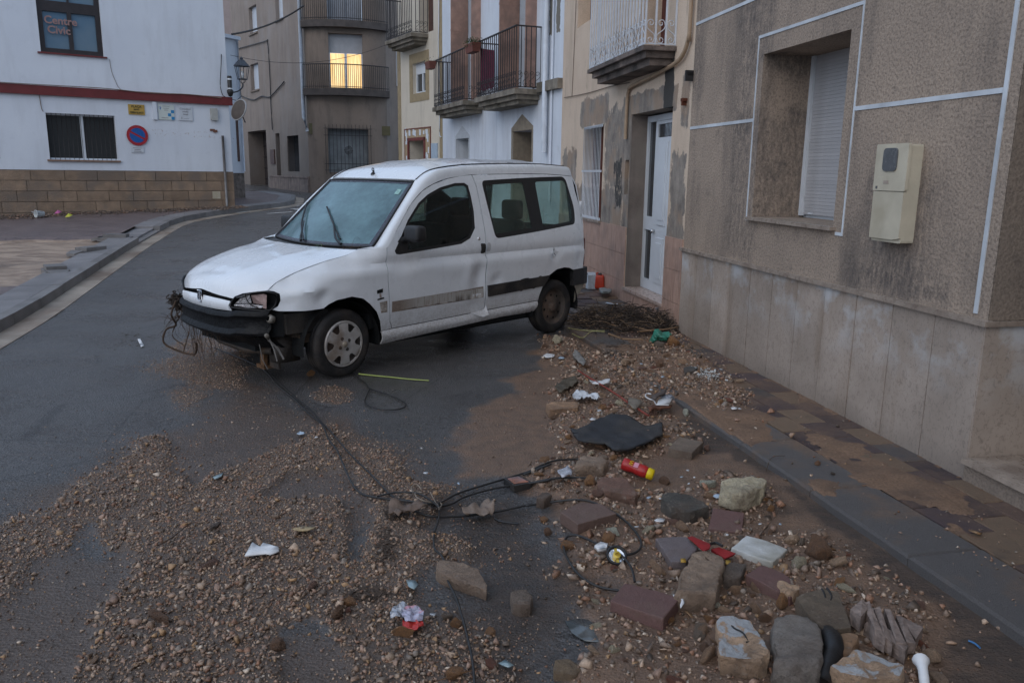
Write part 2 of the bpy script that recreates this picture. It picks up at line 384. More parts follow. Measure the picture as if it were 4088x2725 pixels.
bh = g.math('ADD', bh, g.math('MULTIPLY', g.noise(1, 4, .6, co=g.mapping((14, 60, 10), rot=(0, 0, .25)), dist=.6), g.math('MULTIPLY', g.math('MAXIMUM', A['mud'], A['sand']), 2.2)))
bh = g.math('ADD', bh, g.math('MULTIPLY', g.voro(80), 1.1)); nt.links.new(g.bump(bh, .85, .0065), bs.inputs['Normal'])
me.materials.append(m_road)
road = tag(link('road', me), 'dark wet asphalt street streaked with silt and gravel', kind='structure')

# ---------------------------------------------------------------- materials of the setting
m_paver, nt, bs = mat('paver'); g = G(nt)
ob = nt.nodes.new('ShaderNodeObjectInfo')
pc = g.mix(g.nz(160, 3, .7), .62, 1.15); pc = g.mix(1.0, ob.outputs['Color'], pc, 'MULTIPLY')
wc = g.tc.outputs['Generated']
geo = nt.nodes.new('ShaderNodeNewGeometry'); P = geo.outputs['Position']
pc = g.mix(g.ramp(g.noise(2.6, 6, .65, co=g.mapping(co=P)), (.44, 0), (.66, .62)), pc, g.mix(g.nz(50, 4, co=P), (.135,.078,.047), (.265,.165,.10)))
pc = g.mix(g.ramp(g.noise(7, 5, .7, co=g.mapping(loc=(4,2,0), co=P)), (.55, 0), (.75, .55)), pc, (.035,.027,.026))
nt.links.new(pc, bs.inputs['Base Color']); nt.links.new(g.math('MULTIPLY_ADD', g.noise(6, 3, co=P), .4, .35), bs.inputs['Roughness'])
nt.links.new(g.bump(g.nz(150, 4, .8, co=P), .8, .005), bs.inputs['Normal'])
m_kerb, nt, bs = mat('kerb_concrete'); g = G(nt); geo = nt.nodes.new('ShaderNodeNewGeometry'); P = geo.outputs['Position']
kc = g.mix(g.nz(190, 3, .7, co=P), (.060,.056,.056), (.140,.130,.125)); kc = g.mix(g.ramp(g.noise(1.9, 6, .65, co=g.mapping(loc=(1.6,.4,0), co=P)), (.50, 0), (.66, .8)), kc, g.mix(g.nz(60, 4, co=P), (.13,.08,.05), (.25,.16,.10)))
nt.links.new(kc, bs.inputs['Base Color']); nt.links.new(g.math('MULTIPLY_ADD', g.noise(5, 3, co=P), .35, .28), bs.inputs['Roughness']); nt.links.new(g.bump(g.nz(150, 4, .8, co=P), .8, .005), bs.inputs['Normal'])
m_bed = plain('joint_sand', (.045,.032,.024), .85, .3, 30, .4, 90, rnd=0)
m_sand, nt, bs = mat('silt'); g = G(nt)
sc_ = g.mix(g.nz(70, 5, .7), (.120,.068,.040), (.290,.178,.108)); sc_ = g.mix(g.ramp(g.noise(6, 5), (.45, 0), (.7, .6)), sc_, (.085,.055,.040))
nt.links.new(sc_, bs.inputs['Base Color']); bs.inputs['Roughness'].default_value = .62; nt.links.new(g.bump(g.nz(160, 4, .7), .7, .006), bs.inputs['Normal'])

# ---------------------------------------------------------------- right pavement: kerb slabs, pavers, silt on top
MA = frame((A0.x, A0.y, 0), DR)
pave = MB().box(-7.5, 13.5, -3.2, .60, -.2, .055)
pavement = link('pavement', pave.mesh('pavement_bed', m_bed)); pavement.matrix_world = MA; tag(pavement, 'narrow pavement of mixed tan and purple pavers along the house fronts', kind='structure')
def slab_mesh(name, l, w, h, mt, bev=.006):
    "one paving piece, top at z=0, corner at origin"
    m = MB(); a = bev
    vs = [(0,0,-h),(l,0,-h),(l,w,-h),(0,w,-h),(0,0,-a),(l,0,-a),(l,w,-a),(0,w,-a),(a,a,0),(l-a,a,0),(l-a,w-a,0),(a,w-a,0)]
    fs = [(0,1,5,4),(1,2,6,5),(2,3,7,6),(3,0,4,7),(4,5,9,8),(5,6,10,9),(6,7,11,10),(7,4,8,11),(8,9,10,11)]
    return m.add(vs, fs).mesh(name, mt)
KA = math.atan(.032); PL, PWD = .30, .20
pm = slab_mesh('paver', PL-.005, PWD-.005, .06, m_paver, .004); km = slab_mesh('kerb_slab', .745, .375, .2, m_kerb, .012)
for i in range(-9, 18):
    u = i*.75; o = inst('kerb_slab', km, pavement, T((u, kerb_v(u)-.375, .080+random.uniform(-.003,.003)+max(0, gz(A0.y+u)))) @ RZ(KA))
TAN, PUR, GRY = (.180,.122,.078,1), (.078,.052,.052,1), (.085,.074,.070,1)
for row in range(4):
    for i in range(-16, 42):
        u = i*PL + (row % 2)*PL*.5; v = kerb_v(u)-.378-(row+1)*PWD
        if v < -.21 or u < -5: continue
        if v < -.02 and v+PWD < .01: continue
        k = (i + (row//2)) % 3; col = TAN if k == 0 else (PUR if k == 1 else (GRY if random.random() < .5 else PUR))
        s = random.uniform(.8, 1.2)
        o = inst('paver', pm, pavement, T((u, v, .078+random.uniform(-.004,.003)+max(0, gz(A0.y+u)))) @ RZ(KA+random.uniform(-.006,.006)))
        o.color = (col[0]*s, col[1]*s, col[2]*s, 1)
# silt lying on the pavement
su = np.arange(-5, 9.6, .022); sv = np.arange(-.01, 1.36, .022); U, V = np.meshgrid(su, sv)
XX = A0.x + U*DR.x + V*NR.x; YY = A0.y + U*DR.y + V*NR.y
def PWm(poly): return W2(poly, .08)
S1 = PWm([(1530,900),(1620,905),(1740,930),(1790,960),(1800,1000),(1760,1030),(1720,1060),(1640,1000)])
S2 = PWm([(1800,985),(1900,985),(2000,1030),(2080,1080),(2220,1130),(2260,1190),(2160,1180),(2060,1150),(1960,1110),(1900,1060)])
S3 = PWm([(1400,790),(1480,770),(1600,810),(1680,870),(1740,900),(1720,930),(1560,900),(1430,850)])
S4 = PWm([(1810,1120),(1880,1095),(1940,1120),(1900,1150),(1850,1150)])
S5 = PWm([(2150,1180),(2352,1260),(2352,1330),(2240,1290)])
th = np.full(U.shape, -.04)
for S, a in ((S1, 1), (S2, .9), (S3, 1.0), (S4, .7), (S5, .8)): th = np.maximum(th, np.clip(sdist(S, XX, YY)*.12, -.05, .011)*a)
th = np.maximum(th, .006 - V*.10)                                    # fillet of silt along the wall foot
th = np.maximum(th, (-.02 + (V-kerb_v(U)+.04)*.1)*1.0)
th = th - .0065 + (fbm(XX*3.5, YY*3.5, 71)-.52)*.034 + (fbm(XX*16, YY*16, 75, 5)-.5)*.012
keep = th > -.006; zz = .080 + np.clip(th, -.02, .02) + np.interp(YY, [9, 11, 21.6], [0, .07, .567])
zz = np.where(V > kerb_v(U)-.01, -.05, zz)
ids = -np.ones(U.shape, int); ids[keep] = np.arange(keep.sum())
q = np.stack([ids[:-1,:-1], ids[:-1,1:], ids[1:,1:], ids[1:,:-1]], -1).reshape(-1, 4); q = q[(q >= 0).all(1)]
me = bpy.data.meshes.new('silt_deposit'); me.from_pydata(np.stack([U[keep], V[keep], zz[keep]], -1).tolist(), [], q.tolist()); me.materials.append(m_sand)
me.polygons.foreach_set('use_smooth', [True]*len(me.polygons))
o = link('silt_deposit', me); o.matrix_world = MA; tag(o, 'brown silt washed over the pavement pavers', kind='stuff')

# ---------------------------------------------------------------- left side: gutter strip, kerb stones, border slabs, square
KL = [(-2.9,-1.0),(-3.7,2.0),(-4.5,5.1),(-5.27,8.02),(-6.05,10.9),(-6.95,14.5),(-7.70,17.9),(-7.80,19.2),(-7.45,20.7),(-6.9,22.6),(-6.6,24.2),(-7.4,27.5),(-9.4,30.5)]
def klx(y): return np.interp(y, [p[1] for p in KL], [p[0] for p in KL])
m_gut = plain('gutter_concrete', (.30,.25,.20), .6, .28, 3, .3, 90, rnd=.12, tint=(.17,.12,.085))
m_kst = plain('kerb_stone', (.165,.155,.15), .55, .25, 5, .3, 120, rnd=.15)
m_border = plain('border_slab', (.19,.18,.18), .5, .2, 3, .25, 120, rnd=.15)
gutter = link('gutter', None); tag(gutter, 'pale concrete gutter strip beside the left kerb', kind='structure')
sq = None
def walk(step):
    pts = [Vector((p[0], p[1], 0)) for p in KL]; out = []; s = 0; i = 0; pos = pts[0].copy(); rem = step
    cur = pts[0].copy(); out.append(cur.copy())
    while i < len(pts)-1:
        d = pts[i+1]-cur
        if d.length >= rem: cur = cur + d.normalized()*rem; out.append(cur.copy()); rem = step
        else: rem -= d.length; cur = pts[i+1].copy(); i += 1
    return out
def piece(name, a, b, off0, off1, z0, z1, mt, parent, gap=.006):
    d = (b-a).normalized(); n = Vector((-d.y, d.x, 0)); a2 = a + d*gap; b2 = b - d*gap
    P = [a2+n*off0, b2+n*off0, b2+n*off1, a2+n*off1]; zs = [gz(p.y) for p in P]
    m = MB().add([(p.x, p.y, z+z0) for p, z in zip(P, zs)] + [(p.x, p.y, z+z1) for p, z in zip(P, zs)], [(0,3,2,1),(4,5,6,7),(0,1,5,4),(1,2,6,5),(2,3,7,6),(3,0,4,7)])
    return part(name, m, mt, parent)
bpy.context.view_layer.update()
w = walk(.98)
kerbl = link('kerb', None); tag(kerbl, 'row of grey kerb stones edging the square', kind='structure')
bpy.context.view_layer.update()
for a, b in zip(w[:-1], w[1:]):
    piece('gutter_slab', a, b, -.27, -.002, -.05, .007, m_gut, gutter, .003)
    if not (15.3 < (a.y+b.y)/2 < 16.6): piece('kerb_stone', a, b, .0, .13, -.1, .125+random.uniform(-.004,.004), m_kst, kerbl)
    else: piece('kerb_stone', a, b, .0, .13, -.1, .035, m_kst, kerbl)
    piece('border_slab', a, b, .133, .52, -.1, .122 if not (15.3 < (a.y+b.y)/2 < 16.6) else .07, m_border, kerbl)
# the square behind the kerb: height field with the washed-out pit
pitp = [tuple(atg(x, y, .08)[:2]) for x, y in [(-420,566),(-200,560),(0,552),(90,550),(167,550),(230,547),(298,549),(283,562),(231,583),(159,626),(90,660),(0,664),(-180,690),(-420,720)]]
ts = np.concatenate([np.arange(.50, 6, .06), np.arange(6, 10, .2), np.arange(10, 40, 2.0)]); ys = np.concatenate([np.arange(-2, 7, .5), np.arange(7, 22, .07), np.arange(22, 30, .5)])
TT, YS = np.meshgrid(ts, ys); XS = klx(YS) - TT
n = (fbm(XS*1.6, YS*1.6, 81)-.5)
pit = sm(-.03, .04, sdist(pitp, XS, YS) + n*.35)
low = sm(.55, .7, fbm(XS*.9+4, YS*.9, 85))*sm(13.0, 11.5, YS)*.6
zq = np.interp(YS, [9, 11, 21.6, 31, 60], [0, .07, .567, .8, 1.4]) + .118 - pit*(.085-.02*fbm(XS*2, YS*5, 83)) - low*.03 + .004*fbm(XS*8, YS*8, 88)
nr, nc = TT.shape; me = bpy.data.meshes.new('square'); fsq = [(r*nc+c, r*nc+c+1, (r+1)*nc+c+1, (r+1)*nc+c)[::-1] for r in range(nr-1) for c in range(nc-1)]
me.from_pydata(np.stack([XS, YS, zq], -1).reshape(-1, 3).tolist(), [], fsq)
for nm, v in (('pit', pit), ('low', low)):
    a = me.attributes.new(nm, 'FLOAT', 'POINT'); a.data.foreach_set('value', v.astype(np.float32).ravel())
m_sq, nt, bs = mat('square_paving'); g = G(nt)
bt = nt.nodes.new('ShaderNodeTexBrick'); nt.links.new(g.mapping(rot=(0, 0, -.24)), bt.inputs['Vector']); bt.inputs['Scale'].default_value = 1.0
for k, v in {'Brick Width': .22, 'Row Height': .12, 'Mortar Size': .006, 'Bias': -.1}.items(): bt.inputs[k].default_value = v
bt.inputs['Color1'].default_value = (.165,.122,.115,1); bt.inputs['Color2'].default_value = (.115,.085,.088,1); bt.inputs['Mortar'].default_value = (.035,.028,.028,1)
c1 = g.mix(.5, bt.outputs['Color'], g.mix(g.nz(2, 5), (.080,.062,.062), (.170,.130,.118)))
pitc = g.mix(g.ramp(g.noise(1, 6, .65, co=g.mapping((1.4, 2.6, 1), rot=(0, 0, .3)), dist=1.2), (.42, 0), (.60, 1)), (.36,.265,.195), (.20,.14,.10)); pitc = g.mix(g.ramp(g.noise(1, 5, .7, co=g.mapping((2.4, 5, 1), loc=(3,3,0)), dist=1), (.60, 0), (.70, .7)), pitc, (.075,.055,.045))
cc = g.mix(g.ramp(g.attr('pit').outputs['Fac'], (.45, 0), (.6, 1)), c1, pitc)
cc = g.mix(g.math('MULTIPLY', g.attr('low').outputs['Fac'], 1.4, clamp=True), cc, g.mix(g.nz(9, 5), (.030,.026,.027), (.085,.066,.055)))
nt.links.new(cc, bs.inputs['Base Color']); nt.links.new(g.math('MULTIPLY_ADD', g.noise(2, 4), .5, .25), bs.inputs['Roughness']); nt.links.new(g.bump(g.nz(50, 5), .3, .01), bs.inputs['Normal'])
me.materials.append(m_sq); me.polygons.foreach_set('use_smooth', [True]*len(me.polygons))
square = tag(link('square', me), 'paved square left of the road with a washed-out sandy hollow', kind='structure')
# painted road marks
m_paint = plain('road_paint', (.55,.55,.53), .5, .25, 30, .1, 100, rnd=0)
mk = MB()
def stripe(p, q, wd):
    a, b = atg(*p), atg(*q); d = (b-a).normalized(); n = Vector((-d.y, d.x, 0))*wd/2
    P = [a-n, b-n, b+n, a+n]; mk.add([(v.x, v.y, gz(v.y)+.006) for v in P], [(0,1,2,3)])
stripe((614,491), (672,487), .10); stripe((676,480), (715,484), .3); stripe((655,474), (690,473), .12); stripe((545,489), (566,486), .1); stripe((566,447), (580,446), .12)
tag(link('road_marking', mk.mesh('road_marking', m_paint)), 'faded white paint marks where the street narrows', kind='structure')
# ================================================================ facade helpers
def wall_mesh(outline, holes, depth, mt, back=None, mats=None, step=None):
    "wall face at v=0 with openings; reveals go back by depth"
    V, F, L = cdt(outline, holes, step)
    mb = MB(); mb.add([(x, 0, z) for x, z in V], F)
    # make faces look outward (+Y)
    mb.f = [f[::-1] for f in mb.f]
    for h, d in zip(holes, depth if isinstance(depth, (list, tuple)) else [depth]*len(holes)):
        n = len(h); a = 0
        area = sum(h[i-1][0]*h[i][1]-h[i][0]*h[i-1][1] for i in range(n))
        hh = h if area > 0 else h[::-1]
        vs = [(x, 0, z) for x, z in hh] + [(x, -d, z) for x, z in hh]
        mb.add(vs, [(i, n+i, n+(i+1) % n, (i+1) % n)[::-1] for i in range(n)])
    return mb
def rect(u0, u1, z0, z1): return [(u0, z0), (u1, z0), (u1, z1), (u0, z1)]
def mass(name, parent, u0, u1, dep, z0, z1, mt, left=True, right=True):
    "side walls, back and roof slab behind the facade"
    m = MB(); e = .004
    m.box(u0+e, u0+.22, -dep, -.02, z0, z1) if left else None
    m.box(u1-.22, u1-e, -dep, -.02, z0, z1) if right else None
    m.box(u0+e, u1-e, -dep-.2, -dep, z0, z1)
    part('side_wall', m, mt, parent)
    part('roof', MB().box(u0-.05, u1+.05, -dep-.25, .12, z1, z1+.22), mt, parent)
def bars(name, xs, z0, z1, v, r, parent, mt, sq=False, n=6):
    me = MB().tube([(0,0,z0),(0,0,z1)], r, n).mesh(name, mt, not sq)
    for x in xs: inst(name, me, parent, T((x, v, 0)))
def scroll(cx, cz, r0, a0, turns, sgn, n=14):
    return [(cx + r0*(1-.78*i/n)*cos(a0+sgn*turns*2*pi*i/n), cz + r0*(1-.78*i/n)*sin(a0+sgn*turns*2*pi*i/n)) for i in range(n+1)]

# ---------------------------------------------------------------- materials
def stucco(name, c0, c1, stain=(.05,.047,.048), grain=.9, stains=None, scl=110, coarse=1.2):
    m, nt, b = mat(name); g = G(nt)
    v = g.voro(scl); fine = g.noise(scl*1.3, 3, .8); c = g.mix(g.nz(coarse, 5, .6), c0, c1)
    c = g.mix(g.math('MULTIPLY', g.ramp(fine, (.40, 1), (.52, 0)), grain*.55), c, tuple(x*.32 for x in c0))
    st = g.ramp(g.noise(1, 6, .65, co=g.mapping((2.6, 2.6, .55))), (.50, 0), (.78, .75)); c = g.mix(st, c, stain)
    c = g.mix(g.ramp(g.noise(4.2, 5, .7), (.57, 0), (.75, .5)), c, stain)
    if stains: c = stains(g, c)
    nt.links.new(c, b.inputs['Base Color']); b.inputs['Roughness'].default_value = .8; b.inputs['Specular IOR Level'].default_value = .3
    nt.links.new(g.bump(g.math('ADD', fine, g.math('MULTIPLY', v, .8)), .75*grain, .006), b.inputs['Normal']); return m
def a_stains(g, c):
    dk = (.050,.047,.050)
    for (u0, u1, z0, z1, s, w) in ((2.62,3.15,.98,2.2,.10,.20),(2.55,2.95,2.5,3.6,.08,.14),(2.85,3.2,2.0,3.3,.14,.2),(.3,1.35,.96,1.15,.10,.10),(3.9,4.2,2.4,3.6,.25,.2),(.45,1.15,1.0,1.75,.25,.25)):
        c = g.mix(g.math('MULTIPLY', g.box(u0, u1, z0, z1, s, w, 3.5), g.ramp(g.noise(26, 5, .8, co=g.mapping((1,1,.4))), (.38, 0), (.62, .6))), c, dk)
    return c
m_stA = stucco('rough_stucco', (.285,.225,.178), (.400,.312,.240), stains=a_stains, scl=48)
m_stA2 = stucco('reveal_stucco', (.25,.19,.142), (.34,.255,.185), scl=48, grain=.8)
m_white = plain('white_groove', (.50,.53,.56), .6, .22, 4, .05, 60, rnd=0)
m_marble = plain('sill_marble', (.30,.245,.20), .3, .18, 14, .1, 90, rnd=0, tint=(.20,.155,.125))
m_panel, nt, bs = mat('limestone_panel'); g = G(nt); gp_ = nt.nodes.new('ShaderNodeNewGeometry'); g.co = gp_.outputs['Position']
c = g.mix(g.nz(2.2, 5), (.290,.238,.195), (.410,.340,.285)); c = g.mix(g.math('MULTIPLY', g.ramp(g.noise(34, 6, .8, co=g.mapping((1,1.3,.8)), dist=1.2), (.52, 0), (.60, 1)), .5), c, (.135,.108,.092))
o_ = g.sep(); zt = g.math('MULTIPLY_ADD', o_[2], 2.2, -1.0, clamp=True)
c = g.mix(g.math('MULTIPLY', g.ramp(g.noise(3.1, 6, .6, co=g.mapping((1, 1, 1.2), loc=(1.3,0,.6))), (.48, 0), (.62, .9)), zt), c, (.50,.51,.52))
c = g.mix(g.math('MULTIPLY', g.ramp(g.noise(1, 5, .6, co=g.mapping((2.6, 2.6, .45))), (.55, 0), (.72, .6)), 1.0), c, (.185,.125,.078))
c = g.mix(g.math('MULTIPLY', g.math('MULTIPLY_ADD', o_[2], -5.0, 1.15, clamp=True), .5), c, (.115,.095,.080))
kk = g.math('MULTIPLY_ADD', g.rnd(), .2, .9); cv = g.n('CombineColor', Red=kk, Green=kk, Blue=kk); c = g.mix(1.0, c, cv.outputs[0], 'MULTIPLY')
nt.links.new(c, bs.inputs['Base Color']); bs.inputs['Roughness'].default_value = .5; nt.links.new(g.bump(g.nz(60, 6, .75), .12, .004), bs.inputs['Normal'])
m_dark = plain('dark_void', (.02,.018,.018), .9, .1, 5, 0, rnd=0)
m_pvc = plain('white_pvc', (.60,.63,.66), .35, .05, 6, .03, 50, rnd=0)
m_shut = plain('shutter_plastic', (.40,.395,.40), .45, .08, 6, .03, 50, rnd=.05)
m_cream = plain('meter_plastic', (.50,.45,.345), .45, .12, 5, .06, 80, rnd=0, tint=(.36,.31,.22))
m_smoke = plain('smoked_window', (.10,.105,.11), .25, .2, 20, .02, 40, rnd=0)

# ---------------------------------------------------------------- house A: rough stucco over limestone panels
hA = thing('stucco_house', 'brown rough stucco house with white grooves and stone panels below, filling the right side', 'house', MA)
win = rect(1.50, 2.70, 1.345, 2.64)
part('wall', wall_mesh([(-.0,.955),(4.125,.955),(4.125,9.4),(0,9.4)], [win], .46, m_stA), m_stA, hA)  # unseen upper part raised to cut sky light in the street
part('wall', MB().box(.02, 4.12, -.30, -.012, .0, .95), m_stA2, hA, label='masonry behind the stone panels')
pw = 4.12/11; pme = MB().box(.003, pw-.003, -.01, .012, .035, .925).mesh('panel', m_panel)
for i in range(11): inst('panel', pme, hA, T((i*pw, random.uniform(-.0012,.0012), random.uniform(0,.002))))
part('ledge', MB().box(-.035, 4.14, -.02, .045, .928, .957), m_marble, hA)
part('skirting', MB().box(.0, 4.12, -.01, .009, .0, .034), m_bed, hA)
gr = MB()
for u0, u1, z in ((.105,1.372,2.11),(2.80,4.12,2.12),(.105,4.12,3.09)): gr.box(u0, u1, .0, .006, z, z+.027)
part('groove_strip', gr, m_white, hA)
vm = MB().box(.075, .103, 0, .006, .98, 9.3); part('groove_strip', vm, m_white, hA)
fr = MB().box(1.372, 1.386, 0, .006, 1.31, 2.772).box(2.786, 2.80, 0, .006, 1.31, 2.772).box(1.372, 2.80, 0, .006, 2.772, 2.795).box(1.372, 1.46, 0, .006, 1.288, 1.31)
part('groove_strip', fr, m_white, hA)
wnd = part('window', MB().box(1.50, 1.545, -.46, -.42, 1.36, 2.64).box(2.655, 2.70, -.46, -.42, 1.36, 2.64).box(1.5, 2.7, -.52, -.47, 1.34, 2.64), m_pvc, hA)
slm = MB().box(1.547, 2.653, -.452, -.440, .0, .0265).mesh('shutter_slat', m_shut)
for i in range(46): inst('shutter_slat', slm, wnd, T((0, 0, 1.372+i*.0277)))
part('sill', MB().box(1.47, 2.76, -.46, .042, 1.318, 1.344), m_marble, wnd)
part('shutter_pull', MB().box(2.50, 2.56, -.437, -.425, 1.375, 1.39), m_pvc, wnd)
# porch beside the corner: side wall, steps, door
m_dkst = stucco('shaded_porch_stucco', (.20,.162,.132), (.26,.205,.16), scl=48, grain=.7)  # darker copy of the wall stucco, porch shade put into its colour
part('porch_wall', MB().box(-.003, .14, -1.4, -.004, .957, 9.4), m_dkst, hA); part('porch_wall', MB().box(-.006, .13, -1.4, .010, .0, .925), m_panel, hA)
part('ledge', MB().box(-.033, .10, -1.4, -.022, .928, .955), m_marble, hA)
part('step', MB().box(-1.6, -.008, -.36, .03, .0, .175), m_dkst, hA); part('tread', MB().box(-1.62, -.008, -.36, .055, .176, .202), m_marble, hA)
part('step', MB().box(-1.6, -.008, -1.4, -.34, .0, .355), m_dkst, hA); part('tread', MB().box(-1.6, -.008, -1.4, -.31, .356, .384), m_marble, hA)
part('porch_door', MB().box(-1.55, -.2, -1.45, -1.38, .39, 2.6), plain('porch_door_wood', (.10,.055,.035), .4, .2, 10, .1, 60, rnd=0), hA)
part('wall', MB().box(-18, -1.6, -1.4, 0, .0, 9.4).box(-1.6, -.006, -1.6, -1.46, .0, 9.4).box(-1.6, -.006, -1.4, 0, 2.45, 9.4), m_stA, hA)  # unseen row behind the camera, lengthened and raised to hold back sky light
mass('m', hA, -18, 4.12, 7.0, 0, 9.4, m_stA2)
# meter box
bx = thing('meter_box', 'cream plastic meter cabinet with smoked window on the stucco wall', 'meter box', MA)
part('cabinet', MB().prism_uz(rounded(rect(.655,.935,1.30,1.875), .012, 2), .0, .085), m_cream, bx)
d1 = part('door', MB().prism_uz(rounded(rect(.645,.945,1.605,1.88), .01, 2), .085, .103), m_cream, bx, label='upper door with the reading window')
part('reading_window', MB().prism_uz(rounded(rect(.735,.865,1.72,1.855), .028, 3), .1, .111), m_smoke, d1)
part('badge', MB().box(.80,.845,.103,.105,1.645,1.665), plain('badge_print', (.33,.27,.22), .5, .1, 20, 0, rnd=0), d1); part('lock', MB().box(.90,.915,.103,.107,1.617,1.632), m_smoke, d1)
part('door', MB().prism_uz([(.655,1.33),(.72,1.318),(.94,1.318),(.94,1.60),(.655,1.60)], .085, .099), m_cream, bx, label='lower door with a chipped corner')

# ---------------------------------------------------------------- house B: peeling peach house
def b_paint(g, c):
    grey = g.mix(g.nz(4.5, 7, .75, co=g.mapping((1.4,1,.6))), (.105,.090,.080), (.370,.320,.270)); grey = g.mix(g.ramp(g.noise(2.2, 4), (.5,0), (.6,.7)), grey, (.33,.235,.165)); dark = (.055,.052,.048)
    n = g.noise(5, 6, .7, co=g.mapping((1.2,1,.7)))
    def blotch(u0, u1, z0, z1, s, w, th=.0, col=grey):
        nonlocal c
        c = g.mix(g.ramp(g.math('ADD', g.math('MULTIPLY', g.box(u0, u1, z0, z1, s, w, 2.6), .80), g.math('MULTIPLY', g.math('SUBTRACT', g.noise(13, 8, .85, co=g.mapping((1.4,1,.55))), .5), 1.5)), (.52+th, 0), (.60+th, 1)), c, col)
    c = g.mix(g.ramp(g.noise(1, 6, .7, co=g.mapping((5, 5, 1.1))), (.60, 0), (.70, .8)), c, (.21,.16,.11))
    blotch(6.15, 8.6, .9, 1.55, .25, .25); blotch(6.0, 7.1, 1.4, 2.6, .3, .25, .10); blotch(6.9, 8.35, 2.3, 2.75, .12, .12); blotch(4.13, 4.62, .9, 1.95, .14, .22, .02); blotch(5.9, 6.2, .9, 2.4, .1, .12)
    blotch(4.5, 6.3, 2.33, 2.62, .06, .06); blotch(4.62, 4.9, 2.35, 2.95, .06, .08, 0, dark); blotch(6.2, 6.6, 1.2, 1.9, .2, .25, .16, dark); blotch(4.14, 4.45, 2.1, 2.7, .12, .1, .12); blotch(8.4, 9.45, 1.0, 2.1, .25, .25, .08)
    return c
m_peach = stucco('peach_render', (.57,.440,.330), (.66,.530,.410), stain=(.36,.285,.215), grain=.35, stains=b_paint, scl=60)
m_pink, nt, bs = mat('pink_marble_tile'); g = G(nt)
c = g.mix(g.nz(1, 6, .7, co=g.mapping((26, 26, 5)), dist=.7), (.300,.185,.140), (.520,.350,.275)); c = g.mix(g.ramp(g.noise(3, 5), (.5, 0), (.72, .55)), c, (.19,.145,.125)); nt.links.new(c, bs.inputs['Base Color']); bs.inputs['Roughness'].default_value = .38
m_cem = plain('bare_cement', (.170,.140,.12), .85, .3, 5, .35, 60, rnd=0, tint=(.20,.17,.145), streak=.5)
hB = thing('peeling_peach_house', 'peach rendered house with peeling grey patches, white door and barred window, behind the van', 'house', MA)
DD = .24; dr = rect(4.62, 5.96, .26, 2.38); wn_ = rect(7.10, 8.0, 1.05, 2.33); ni = rect(5.98, 6.13, 1.43, 1.85); up1 = rect(7.85, 8.65, 3.8, 5.2); up2 = rect(4.95, 5.85, 3.0, 5.2)
part('wall', wall_mesh([(4.13,1.04),(4.62,1.04),(4.62,.26),(5.96,.26),(5.96,1.04),(9.49,1.04),(9.49,6.2),(4.13,6.2)], [], 0, m_peach) if 0 else
     wall_mesh([(4.128,.0),(9.49,.0),(9.49,9.0),(4.128,9.0)], [dr, wn_, ni, up1, up2], [.26,.16,.14,.2,.3], m_peach), m_peach, hB)  # wall top out of view, raised to darken the street
tm = {}
for u0, u1 in ((4.13,4.37),(4.37,4.62),(5.96,6.34),(6.34,6.72),(6.72,7.10),(7.10,7.48),(7.48,7.86),(7.86,8.24),(8.24,8.62),(8.62,9.0),(9.0,9.48)):
    for z0, z1 in ((.06,.36),(.36,.70),(.70,1.035)):
        part('tile', MB().box(u0+.002, u1-.002, -.01, .014, z0+.002, z1-.002), m_pink, hB)
part('threshold', MB().box(4.60, 5.97, -.26, .03, .262, .296), plain('threshold_marble', (.42,.32,.27), .3, .15, 10, .05, 60, rnd=0), hB)
part('plinth', MB().box(4.62, 5.96, -.25, .012, .0, .26), m_pink, hB)
part('reveal', MB().box(5.935, 5.958, -.25, -.004, .30, 2.378), m_cem, hB, label='rough cement jamb')
m_glassd = plain('dark_glass', (.035,.04,.045), .12, .2, 8, 0, rnd=0, spec=.6)
ed = part('entrance_door', MB().box(4.63, 4.70, -.25, -.20, .30, 2.36).box(5.56, 5.63, -.25, -.20, .30, 2.36).box(5.88, 5.935, -.25, -.20, .30, 2.36).box(4.7, 5.88, -.25, -.20, 2.29, 2.36).box(5.63, 5.88, -.25, -.20, .30, .42).box(5.63, 5.88, -.25, -.20, 1.02, 1.18).box(4.70, 5.555, -.245, -.195, .30, 2.10).box(4.70,5.555,-.245,-.195,2.25,2.285), m_pvc, hB)
part('pane', MB().box(5.63, 5.88, -.235, -.225, .42, 1.02), m_glassd, ed); part('pane', MB().box(5.63, 5.88, -.235, -.225, 1.18, 2.29), m_glassd, ed); part('pane', MB().box(4.70, 5.555, -.225, -.215, 2.10, 2.25), m_glassd, ed)
for z0, z1 in ((.42,.95),(1.10,2.05)):
    part('raised_panel', MB().box(5.18, 5.46, -.196, -.184, z0, z1).box(5.23, 5.41, -.185, -.177, z0+.06, z1-.06), m_pvc, ed)
part('knob', MB().lathe([(0,-.005),(.02,0),(.026,.03),(.02,.045),(0,.05)], T((5.515,-.195,1.02)) @ RX(-pi/2), 12), plain('brass_steel', (.5,.5,.5), .2, .1, 5, 0, metal=1, rnd=0), ed, True)
bw = part('window', MB().box(7.10, 8.0, -.16, -.15, 1.05, 2.33), m_glassd, hB)
part('sill', MB().box(7.04, 8.06, -.15, .05, 1.018, 1.048), m_marble, bw)
part('frame', MB().box(7.1, 7.14, -.148, -.11, 1.05, 2.33).box(7.96, 8.0, -.148, -.11, 1.05, 2.33).box(7.53, 7.57, -.148, -.11, 1.05, 2.33), plain('window_wood', (.14,.05,.035), .5, .2, 12, .1, 50, rnd=0), bw)
m_bar = plain('white_iron', (.56,.59,.63), .4, .08, 12, .05, 60, rnd=0)
bars('grille_bar', [7.13+i*.0705 for i in range(13)], 1.06, 2.33, .03, .0055, bw, m_bar)
